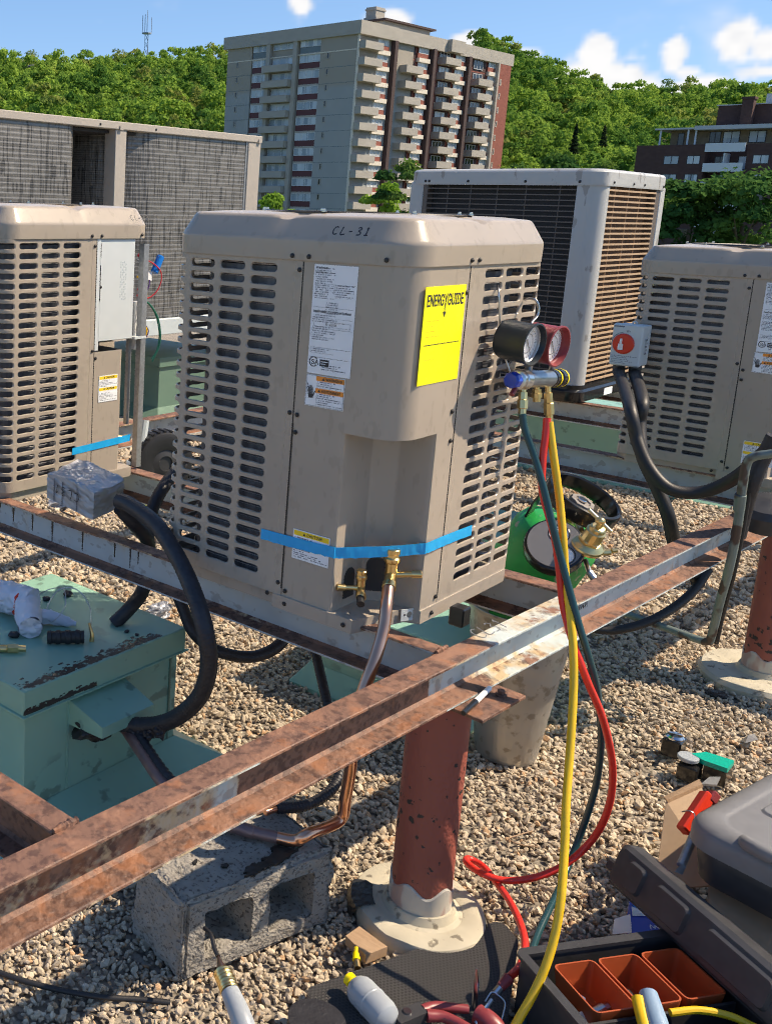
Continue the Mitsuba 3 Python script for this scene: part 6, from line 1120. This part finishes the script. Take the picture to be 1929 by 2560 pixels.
# ---------------------------------------------------------------- between the units at the left
HT = thing('hand_truck', 'hand truck wheel and grey frame standing between the two left condensers', 'hand truck')
WM = axis_frame((-1.5566, 1.0321, 0.5940), V(.93, -.35, .05)); obj('tyre', lathe([(.055, -.035), (.095, -.042), (.118, -.036), (.126, -.02), (.127, .02), (.118, .036), (.095, .042), (.055, .035)], 40, WM, caps=False), 'rubber_black', HT, smooth=35)
for i in range(30):
    t = i * 2 * math.pi / 30; tr = box(.1255, -.006, -.030, .1305, .006, .030); tr.apply_transform(rotz(t)); obj('tread_block', tr, 'rubber_black', HT, M=WM, smooth=False)
obj('hub', lathe([(.056, -.03), (.03, -.036), (.03, .036), (.056, .03)], 24, WM), 'plastic_black', HT); obj('guard_plate', box(-2.95, 2.30, .02, -2.90, 2.47, .13, .01), 'plastic_grey', HT); obj('frame_tube', tube([(-1.5965, 0.9687, 0.7638), (-1.5865, 0.9420, 0.6421), (-1.5667, 0.9349, 0.5513)], .018, 10, 4), 'plastic_grey', HT)
single('yellow_tag', hull([V(*(-0.9351, 0.2402, 0.7128)), V(*(-0.9123, 0.2641, 0.7136)), V(*(-0.8911, 0.2382, 0.7015)), V(*(-0.9141, 0.2148, 0.7029)), V(*(-0.9414, 0.2472, 0.7088))]), 'yellow_guide', 'small yellow tag behind the arching hose', 'tag')
def crumple(c, r, seed, mt, label, cat_, s=(1, 1, .7)):
    m = lump(c, r, seed, s, 1.3, 3); v = np.array(m.vertices); v += (meshkit.fbm(v * 70, 3, seed)[:, None] - .5) * r * .9; m.vertices = v; return single('crumpled_wrapper', m, mt, label, cat_, smooth=12)
crumple((-1.4538, 0.9321, 0.0300), .045, 3, 'duct_tape', 'crumpled silver wrapper on the gravel under the blue grey beam', 'wrapper', (.9, 1.2, .6))
crumple((-2.8182, 1.6967, 0.0000), .07, 5, 'duct_tape', 'crumpled grey plastic behind the taped box', 'wrapper')
single('loose_wire', tube([(-2.9245, 1.6184, 0.0500), (-2.8454, 1.5979, 0.1000), (-2.7534, 1.6057, 0.0800), (-2.6806, 1.6015, 0.0500), (-2.6894, 1.5484, 0.0300), (-2.6215, 1.5700, 0.0100)], .004, 7, 8), 'rubber_black', 'loose dark wire behind the left end of the taped box', 'wire')

# ---------------------------------------------------------------- mat and tools at the bottom
def pad(poly, h, name, label):
    m = prism(biggest(poly), h, z=.012); m = m.subdivide_to_size(.03); m.merge_vertices(); k = numbered(name); v = np.array(m.vertices)
    m2 = m.copy(); scene[k] = mikit.ply(m2, 'mat_mat_rubber', smooth=False, uv=v[:, :2] / .0082); labels[k] = {'label': label, 'category': 'mat'}; return k
mp = [(0.0788, -0.3175, 0.0300)[:2], (0.2536, 0.1892, 0.0300)[:2], (0.3105, 0.1508, 0.0300)[:2], (0.4129, -0.1427, 0.0300)[:2], (0.2745, -0.4591, 0.0300)[:2]]
pad(sg.Polygon(mp).buffer(-.02).buffer(.02), .018, 'kneeling_mat', 'black rubber mat with a honeycomb pattern at the bottom centre')
single('foam_pad', moved(prism(sg.Point(0, 0).buffer(.055), .03), np.array([[1, 0, 0, (0.1541, -0.3933, 0.0300)[0]], [0, 1, 0, (0.1541, -0.3933, 0.0300)[1]], [0, 0, 1, .022], [0, 0, 0, 1.0]])), 'foam_black', 'round dark rubber pad at the bottom edge left of the grey canister', 'pad')
FD = thing('filter_canister', 'grey filter canister with a yellow cap lying on the mat', 'filter drier')
f0, f1 = V(*(0.1584, -0.2682, 0.0620)), V(*(0.2576, -0.3029, 0.0620)); fx = (f1 - f0); fl = np.linalg.norm(fx); FM_ = axis_frame(f0, fx)
obj('can', lathe([(.0001, -.004), (.014, -.002), (.024, .006), (.0295, .016), (.0305, .024), (.0305, .050), (.0315, .0515), (.0315, .054), (.0305, .0555), (.0305, fl - .02), (.027, fl - .008), (.016, fl), (.0001, fl + .002)], 36, FM_), 'can_grey', FD, smooth=30)
obj('end_cap', lathe([(.010, -.004), (.0135, -.006), (.0135, -.018), (.006, -.024), (.0001, -.025)], 18, FM_, caps=False), 'yellow_cap', FD); obj('stub', cyl(f0 - fx / fl * .006, f0 + fx / fl * .002, .009, 16), 'copper', FD)
CF = thing('capped_fitting', 'small fitting with a yellow cap lying at the edge of the mat', 'fitting')
c0 = V(*(0.1051, -0.1694, 0.0300)); obj('cap', [cyl(c0, c0 + V(-.010, .012, .006), .009, 14, .006), cyl(c0 + V(-.010, .012, .006), c0 + V(-.014, .020, .014), .004, 8)], 'yellow_cap', CF); obj('body', cyl(c0 + V(.012, -.014, -.004), c0, .007, 10), 'brass', CF)
single('wood_offcut', hull([V(*q) + V(0, 0, h) for q in ((0.0506, -0.1249, 0.0120)[:2] + (.012,), (0.0542, -0.0757, 0.0120)[:2] + (.012,), (0.1299, -0.0876, 0.0120)[:2] + (.012,), (0.1127, -0.1460, 0.0120)[:2] + (.012,)) for h in (0, .022)]), 'wood', 'dark brown wood offcut between the block and the flashing', 'wood piece', smooth=False)
PL = thing('pliers', 'large pliers with red handles lying on the mat', 'pliers')
j0, j1 = V(*(0.2571, -0.2860, 0.0550)), V(*(0.2841, -0.2199, 0.0550)); h1 = V(*(0.3404, -0.1512, 0.0550)); dj = (j1 - j0) / np.linalg.norm(j1 - j0)
obj('jaw', [hull([j0 + V(0, 0, s) * .009 + np.cross(dj, E3) * t for s in (-1, 1) for t in (-.012, .020)] + [j1 + V(0, 0, s) * .010 + np.cross(dj, E3) * t for s in (-1, 1) for t in (-.014, .014)])], 'plastic_black', PL)
obj('pivot', cyl(j0 + dj * .03 + V(0, 0, .009), j0 + dj * .03 + V(0, 0, .013), .008, 16), 'steel', PL)
obj('grip', tube([j1 - dj * .004, j1 + dj * .03, h1], .0105, 12, 6, scale=[1.15, 1, .8]), 'maroon_rubber', PL); obj('grip', tube([j1 - dj * .004 + np.cross(dj, E3) * .012, j1 + dj * .03 + np.cross(dj, E3) * .03, h1 + np.cross(dj, E3) * .065 - dj * .02], .0105, 12, 6, scale=[1.15, 1, .8]), 'maroon_rubber', PL)
AW = thing('punch', 'bright pointed steel punch standing up from the tools', 'punch')
a0, a1 = V(*(0.3359, -0.1083, 0.0264)), V(*(0.3495, -0.1576, 0.1563)); obj('point', [cyl(a0, a0 + (a1 - a0) * .72, .0058, 14), cyl(a0 + (a1 - a0) * .72, a1, .0058, 14, .0006)], 'chrome', AW); obj('handle', cyl(a0 - (a1 - a0) * .45, a0, .012, 12), 'maroon_rubber', AW)
CT = thing('clip_tool', 'red handled tool with a bent chrome wire clip at the bottom edge', 'hand tool')
obj('handle', tube([(0.3566, -0.1401, 0.0445), (0.3821, -0.1430, 0.0452), (0.4190, -0.1406, 0.0239)], .022, 12, 6), 'maroon_rubber', CT); obj('clip', tube([(0.3578, -0.1181, 0.0642), (0.3618, -0.1023, 0.0785), (0.3730, -0.0983, 0.0779), (0.3886, -0.0990, 0.0704), (0.3932, -0.1130, 0.0572), (0.3957, -0.1310, 0.0381)], .0016, 7, 6), 'chrome', CT); obj('rod', cyl((0.3623, -0.1637, 0.0444), (0.3703, -0.1164, 0.0759), .004, 10), 'chrome', CT)
TC = thing('hand_torch', 'grey tube with a brass nozzle leaning into the block, at the bottom edge', 'torch')
t0, t1, t2, t3 = (0.1325, -0.5874, 0.1134), (0.0598, -0.5500, 0.1451), (0.0233, -0.5273, 0.1507), (-0.0086, -0.5011, 0.1519)
obj('tube', tube([t0, (0.1003, -0.5708, 0.1323), t1], .0195, 18, 6, scale=[1.15, 1.05, .9]), 'can_grey', TC); obj('collar', ribbed([t1, (0.0419, -0.5383, 0.1477), t2], .0175, 18, pitch=.008, amp=.07), 'brass', TC); obj('nozzle', cyl(t2, t3, .011, 16, .0025), 'copper', TC)
line('torch_wire', 'black wire from the torch tip into the block core', [t3, (-0.0266, -0.4900, 0.1529), (-0.0512, -0.4702, 0.1566), (-0.0839, -0.4494, 0.1429)], .0045, 'rubber_black', 'wire')
line('ground_cable', 'thin black cable lying on the gravel at the bottom left', [(-0.4395, -0.7588, 0.0120), (-0.3494, -0.7251, 0.0140), (-0.2740, -0.6823, 0.0120), (-0.1961, -0.6333, 0.0160), (-0.1400, -0.5751, 0.0120), (-0.0952, -0.5346, 0.0100)], .0058, 'rubber_black', 'cable')
line('straw', 'pale dry straw lying on the gravel right of the hoses', [(0.1449, 0.6147, 0.0100), (0.1271, 0.5587, 0.0120), (0.1219, 0.5277, 0.0140), (0.1506, 0.5289, 0.0120), (0.1847, 0.5569, 0.0100)], .0016, 'wood', 'straw', 6)

# ---------------------------------------------------------------- toolbox and boxes at the bottom right
OX, D1, D2 = V(.430, -.004, 0), V(.848, -.53, 0), V(.53, .848, 0)
TBM = np.eye(4); TBM[:3, 0] = D1; TBM[:3, 1] = D2; TBM[:3, 3] = OX      # local x towards the viewer's right, y along the back
TX = thing('toolbox', 'open black parts box with orange bins at the bottom right', 'toolbox')
wl = sg.box(-.022, -.035, .245, .315).buffer(.012)
obj('tray', [prism(wl.difference(wl.buffer(-.010)), .125, z=.006), prism(wl, .006, z=.0)], 'plastic_black', TX, M=TBM)
obj('rim', prism(wl.buffer(.007).difference(wl.buffer(-.012)), .008, z=.1315), 'plastic_black', TX, M=TBM)
for i in range(3):
    y0 = .005 + .0985 * i; b0 = rrect(.006, y0, .128, y0 + .086, .010, .128, 5); b1 = rrect(.012, y0 + .006, .122, y0 + .080, .008, .062, 5)
    obj('bin', loft([rrect(.0115, y0 + .0055, .1225, y0 + .0805, .008, .0605, 5), rrect(.003, y0 - .003, .131, y0 + .089, .012, .128, 5), rrect(.003, y0 - .003, .131, y0 + .089, .012, .131, 5), b0 + V(0, 0, .003), b0, b1], True, True), 'bin_orange', TX, M=TBM, smooth=25)
for i in range(3): 
    y0 = -.03 + .115 * i; obj('latch', box(-.046, y0 + .02, .06, -.036, y0 + .07, .12, .003), 'plastic_black', TX, M=TBM)
obj('divider', box(.136, -.02, .02, .142, .30, .118), 'plastic_black', TX, M=TBM)
# the raised lid along its right side
LM = np.eye(4); LM[:3, 0] = D1; lz_ = V(*(D2 * .30)) + V(0, 0, .95); lz_ /= np.linalg.norm(lz_); LM[:3, 1] = lz_; LM[:3, 2] = np.cross(lz_, D1); LM[:3, 3] = OX + D2 * .292 + V(0, 0, .137) - D1 * .205
LD = obj('lid', loft([rrect(0, 0, .52, .098, .018, .034, 6), rrect(0, 0, .52, .098, .018, 0, 6), rrect(.008, .008, .512, .090, .016, -.012, 6), rrect(.018, .020, .50, .080, .014, -.014, 6)], True, True), 'plastic_black', TX, M=LM, smooth=25)
for x_, w_ in ((.045, .05), (.125, .09), (.26, .16)): obj('lid_rib', loft([rrect(x_, .018, x_ + w_, .083, .012, -.0138, 6), rrect(x_ + .004, .023, x_ + w_ - .004, .078, .010, -.022, 6)], False, True), 'plastic_black', LD, M=LM, smooth=25)
obj('lid_edge', box(-.004, -.006, .004, .52, -.0005, .030, .002), 'plastic_black', LD, M=LM)
obj('lid_hook', box(-.030, .012, .006, -.0005, .040, .026, .004), 'plastic_black', LD, M=LM)
for i, (x_, y_, mt, nm, lab) in enumerate(((.040, .040, 'steel', 'metal_fitting', 'grey metal fittings in the left orange bin'), (.070, .065, 'steel', 'metal_fitting', 'steel connector lying in the left orange bin'), (.10, .035, 'can_grey', 'pipe_elbow', 'grey plastic elbow at the front of the left orange bin'))):
    c_ = TBM @ np.array([x_, y_, .074, 1]); g = np.random.default_rng(i)
    d_ = V(g.normal(), g.normal(), .2); d_ /= np.linalg.norm(d_); single(nm, [cyl(c_[:3] - d_ * .016, c_[:3] + d_ * .012, .011, 12, ch=.002), cyl(c_[:3] + d_ * .010, c_[:3] + d_ * .022, .0075, 6)], mt, lab, 'fitting')
c_ = (TBM @ np.array([.108, .010, .082, 1]))[:3]; single('round_lid', lathe([(.0001, .0), (.024, .0), (.026, .002), (.026, .005), (.023, .007), (.0001, .0075)], 28, axis_frame(c_, V(.5, -.45, .8)), caps=False), 'white_plastic', 'white round plastic lid lying in the left orange bin', 'plastic lid')
for i, (x_, y_, mt, lab) in enumerate(((.05, .135, 'rubber_black', 'black parts heaped in the middle orange bin'), (.09, .15, 'foam_black', 'second dark part in the middle orange bin'))):
    c_ = (TBM @ np.array([x_, y_, .075, 1]))[:3]; single('small_parts', lump(c_, .020, 20 + i, (1.2, 1.1, .6), 1.4, 2), mt, lab, 'small part', smooth=15)
bl = (TBM @ np.array([.068, .226, .083, 1]))[:3]; bu = (TBM @ np.array([.112, .262, .080, 1]))[:3]; NT = thing('nut_driver', 'chrome nut driver with a yellow ring in the right orange bin', 'nut driver'); db = bu - bl; 
obj('handle', cyl(bl, bl + db * .35, .011, 14, ch=.002), 'yellow_hose', NT); obj('socket', ribbed([bl + db * .35, bl + db * .55, bl + db * .75], .0085, 14, pitch=.009, amp=.10), 'chrome', NT); obj('shaft', cyl(bl + db * .75, bl + db * 1.15, .0035, 10), 'chrome', NT)
tt = (TBM @ np.array([.128, .112, .155, 1]))[:3]; TN = thing('blue_grip_tool', 'tool with a pale blue grip lying across the front of the parts box', 'hand tool'); mat('pale_blue_rubber', (.22, .32, .44), .45)
obj('grip', tube([tt, tt + V(.03, -.045, -.012), tt + V(.07, -.10, -.03)], .019, 16, 6, scale=[.85, 1.0, 1.0]), 'pale_blue_rubber', TN); obj('inlay', tube([tt + V(-.010, -.022, -.004), tt + V(.015, -.062, -.016), tt + V(.05, -.115, -.034)], .012, 12, 6), 'yellow_hose', TN)
line('yellow_tubing', 'dull yellow tubing lying in front of the orange bins', [(TBM @ np.array([.150, .145, .128, 1]))[:3], (TBM @ np.array([.158, .20, .132, 1]))[:3], (TBM @ np.array([.18, .25, .13, 1]))[:3], (TBM @ np.array([.215, .285, .125, 1]))[:3]], .007, 'yellow_hose', 'tubing', 10)
# blue carton
BC = thing('blue_carton', 'small torn blue and white carton on the gravel beside the raised lid', 'carton')
bm0, bm1, bm2, bm3 = V(*(0.4818, 0.3146, 0.0120)), V(*(0.5293, 0.3676, 0.0120)), V(*(0.4384, 0.4293, 0.0120)), V(*(0.4851, 0.4816, 0.0120))
obj('box', hull([bm0, bm1, bm2, bm3] + [q + V(0, 0, .05) for q in (bm0, bm1, bm2, bm3)]), 'blue_plastic', BC, smooth=False)
obj('flap', hull([bm0 + V(0, 0, .052), bm0 + (bm2 - bm0) * .55 + V(0, 0, .052), bm0 + V(-.035, -.005, .030), bm0 + (bm2 - bm0) * .4 + V(-.032, 0, .034), bm0 + V(0, .001, .053)]), 'white_plastic', BC, smooth=False); obj('flap', hull([bm0 + (bm2 - bm0) * .52 + V(.004, 0, .052), bm0 + (bm2 - bm0) * .70 + V(.002, 0, .060), bm0 + (bm1 - bm0) * .9 + (bm2 - bm0) * .48 + V(0, 0, .053), bm0 + (bm2 - bm0) * .6 + V(.004, 0, .057)]), 'white_plastic', BC, smooth=False)
obj('window', hull([bm2 + V(.01, -.01, .052), bm2 + V(.04, .01, .052), bm3 + V(-.01, -.012, .052), bm2 + V(.02, -.03, .0535)]), 'cap_blue', BC, smooth=False)
obj('script_print', [stroke([(0, 0), (.008, .012), (.010, 0), (.016, .008), (.020, -.004), (.024, .006)], .0011, bm0 + (bm1 - bm0) * .62 + (bm2 - bm0) * .12 + V(0, 0, .0508), V(.53, .848, 0), V(-.848, .53, 0)), stroke([(.026, .01), (.030, .016), (.034, .004), (.040, .010)], .0011, bm0 + (bm1 - bm0) * .62 + (bm2 - bm0) * .12 + V(0, 0, .0508), V(.53, .848, 0), V(-.848, .53, 0))], 'white_plastic', BC)
# cardboard
def panel(pts, t=.005): p = [V(*q) for q in pts]; n = np.cross(p[1] - p[0], p[2] - p[0]); n /= np.linalg.norm(n); return hull([q + n * s for q in p for s in (-t / 2, t / 2)])
KB = thing('cardboard_box', 'open cardboard box with a big flap hanging left, under the grey case', 'cardboard box')
fa, fb, fc, fd = V(*(0.4196, 0.6790, 0.1979)), V(*(0.4651, 0.7776, 0.2219)), V(*(0.5787, 0.5667, 0.1097)), V(*(0.4652, 0.5090, 0.0651))
obj('flap', panel((fa, fb, fc, fd)), 'cardboard', KB, smooth=False); obj('flap_edge', panel((V(*(0.4105, 0.6981, 0.1953)), V(*(0.4556, 0.7978, 0.2236)), fb + V(.004, -.004, .004), fa + V(.004, -.004, .004)), .008), 'wood', KB, smooth=False)
obj('side', [panel((V(*(0.5446, 0.6877, 0.0909)), V(*(0.6231, 0.9024, 0.1417)), V(*(0.6696, 0.7678, 0.0245)), V(*(0.5727, 0.5989, 0.0907))))], 'cardboard', KB, smooth=False)
KC = thing('cardboard_box', 'brown cardboard box at the bottom right, with its top flap tilted inwards', 'cardboard box')
ka, kb2, kc2, kd = V(*(0.5745, 0.4771, 0.1679)), V(*(0.7157, 0.4736, 0.1591)), V(*(0.7779, 0.2474, 0.0750)), V(*(0.6104, 0.3531, 0.1222))
obj('front', panel((ka, kb2, kc2, kd)), 'cardboard', KC, smooth=False); obj('flap', panel((ka + V(.006, .012, .004), V(*(0.6776, 0.5901, 0.1396)), V(*(0.7498, 0.4387, 0.1218)), V(*(0.6020, 0.4820, 0.1390)))), 'cardboard', KC, smooth=False); obj('side', panel((ka, V(*(0.5504, 0.6708, 0.1124)), V(*(0.5778, 0.5837, 0.0234)), kd)), 'cardboard', KC, smooth=False)
# grey case on the boxes
GCs = thing('tool_case', 'big dark grey plastic tool case lying on the cardboard at the right edge', 'tool case')
cz = .295; cm = np.eye(4); cx_, cy_ = V(.20, .98, 0), V(-.98, .20, 0); cm[:3, 0] = cx_; cm[:3, 1] = cy_; cm[:3, 3] = V(*(0.5371, 0.4780, 0.3150))[:3] * V(1, 1, 0) + V(0, 0, cz) - cx_ * .075 + cy_ * .006
def cl(i, z, r=.07): return rrect(0 + i, -.36 + i, .72 - i, 0 - i, [r - i * .5] * 4, z, 8)
obj('upper_shell', loft([cl(.012, -.030), cl(0, -.026), cl(0, .004), cl(.006, .018), cl(.018, .027), cl(.032, .030), cl(.045, .0305), cl(.050, .0275), cl(.058, .027)], True, True), 'case_grey', GCs, M=cm, smooth=35)
obj('lower_shell', loft([cl(.05, -.115), cl(.022, -.105), cl(.014, -.05), cl(.020, -.032)], True, True), 'plastic_black', GCs, M=cm, smooth=35)
obj('lid_panel', loft([rrect(.17, -.29, .60, -.075, .02, .0268, 6), rrect(.175, -.285, .595, -.080, .018, .0315, 6)], False, True), 'case_grey', GCs, M=cm, smooth=35)
hdl = [(-.012, -.36 + .36 - .31 + .02, -.004), (-.012, -.29 + .02, -.004)]
obj('carry_handle', tube([(.035, -.115, .022), (.005, -.135, .036), (-.004, -.18, .040), (-.004, -.26, .040), (.004, -.31, .034), (.03, -.33, .02)], .014, 14, 8), 'case_grey', GCs, M=cm)
SK = thing('socket', 'chrome socket lying under the front of the grey case', 'socket'); sc = V(*(0.5942, 0.4484, 0.2001)); sd = V(.55, -.75, .35); sd /= np.linalg.norm(sd)
obj('barrel', lathe([(.0135, -.02), (.0150, -.018), (.0150, .004), (.0125, .006), (.0115, .002), (.0115, -.006), (.0001, -.006)], 24, axis_frame(sc, sd), caps=False), 'chrome', SK); obj('bore', lathe([(.0001, -.0055), (.0114, -.0055)], 12, axis_frame(sc, sd), caps=False), 'ink', SK)
RT = thing('red_clamp_tool', 'red hand tool with a pale steel tail lying on the cardboard flap', 'hand tool')
ra, rb = V(*(0.4924, 0.5523, 0.2111)), V(*(0.5083, 0.6469, 0.2740)); rx_ = rb - ra; Mr = frame(ra, rx_, V(.7, -.5, .4)); L_ = np.linalg.norm(rx_)
obj('body', box(0, -.014, -.012, L_, .014, .016, .004), 'red_plastic', RT, M=Mr); obj('head', box(L_ * .86, -.016, .0, L_ * 1.12, .016, .022, .004), 'maroon_rubber', RT, M=Mr)
obj('tail', [tube([(0.5261, 0.5433, 0.2600), (0.5252, 0.4873, 0.2244), (0.5262, 0.4350, 0.1946)], .0095, 12, 6), hull([V(*(0.5245, 0.4359, 0.1933)), V(*(0.5337, 0.4385, 0.1900)), V(*(0.5198, 0.4116, 0.1875)), V(*(0.5354, 0.4193, 0.1843)), V(*(0.5249, 0.4312, 0.1769))])], 'galv', RT); obj('wire_clip', tube([(0.4874, 0.5406, 0.2624), (0.5007, 0.5421, 0.2703), (0.5121, 0.5448, 0.2646), (0.5150, 0.5349, 0.2462), (0.5138, 0.5301, 0.2346)], .0014, 6, 6), 'steel', RT)
# green cutter with a square black block
GT = thing('pipe_cutter', 'green hand tool with black square blocks and a grey disc, beyond the grey case', 'hand tool')

b1 = V(*(0.2612, 1.3253, 0.0300)); obj('block', box(b1[0] - .026, b1[1] - .03, .012, b1[0] + .026, b1[1] + .03, .066, .004), 'gloss_black', GT); obj('block_top', lathe([(.026, 0), (.026, .004), (.02, .010), (.0001, .012)], 24, axis_frame(b1 + V(0, 0, .036), E3), caps=False), 'chrome', GT)
b2 = V(*(0.3363, 1.2162, 0.0300)); obj('block', box(b2[0] - .026, b2[1] - .03, .008, b2[0] + .026, b2[1] + .03, .056, .004), 'gloss_black', GT); b3 = V(*(0.3269, 1.2228, 0.0700)); obj('disc', cyl(b3 - E3 * .008, b3 + E3 * .004, .028, 28, ch=.002), 'can_grey', GT)
ge = [V(*(0.3290, 1.2420, 0.0750)), V(*(0.3551, 1.2854, 0.0750)), V(*(0.4245, 1.2920, 0.0750)), V(*(0.4244, 1.2274, 0.0750)), V(*(0.3666, 1.2256, 0.0750))]; obj('body', hull(ge + [q - E3 * .014 for q in ge]), 'teal_plastic', GT, smooth=False); ge2 = [q - E3 * .0145 for q in ge[1:]]; obj('underbody', hull(ge2 + [q - E3 * .045 for q in ge2]), 'gloss_black', GT, smooth=False)
single('grey_shim', panel(((0.3938, 1.1837, 0.0500), (0.4151, 1.2080, 0.0500), (0.4202, 1.1524, 0.0500), (0.3897, 1.1267, 0.0500)), .006), 'galv', 'small grey metal shim on the cardboard edge below the green tool', 'metal piece', smooth=False)
single('dark_scrap', hull([V(*(0.3725, 1.5955, 0.0040)), V(*(0.3899, 1.6792, 0.0040)), V(*(0.4195, 1.5860, 0.0300)), V(*(0.3978, 1.5320, 0.0300)), V(*(0.3903, 1.5965, 0.0300))]), 'galv', 'flat grey scrap on the gravel behind the grey case', 'metal piece', smooth=False)
single('tar_spot', lump((0.2242, 1.8992, 0.0040), .03, 3, (1.2, 1, .3), .8), 'tar', 'black tar spot on the gravel before the right flashing', 'tar')
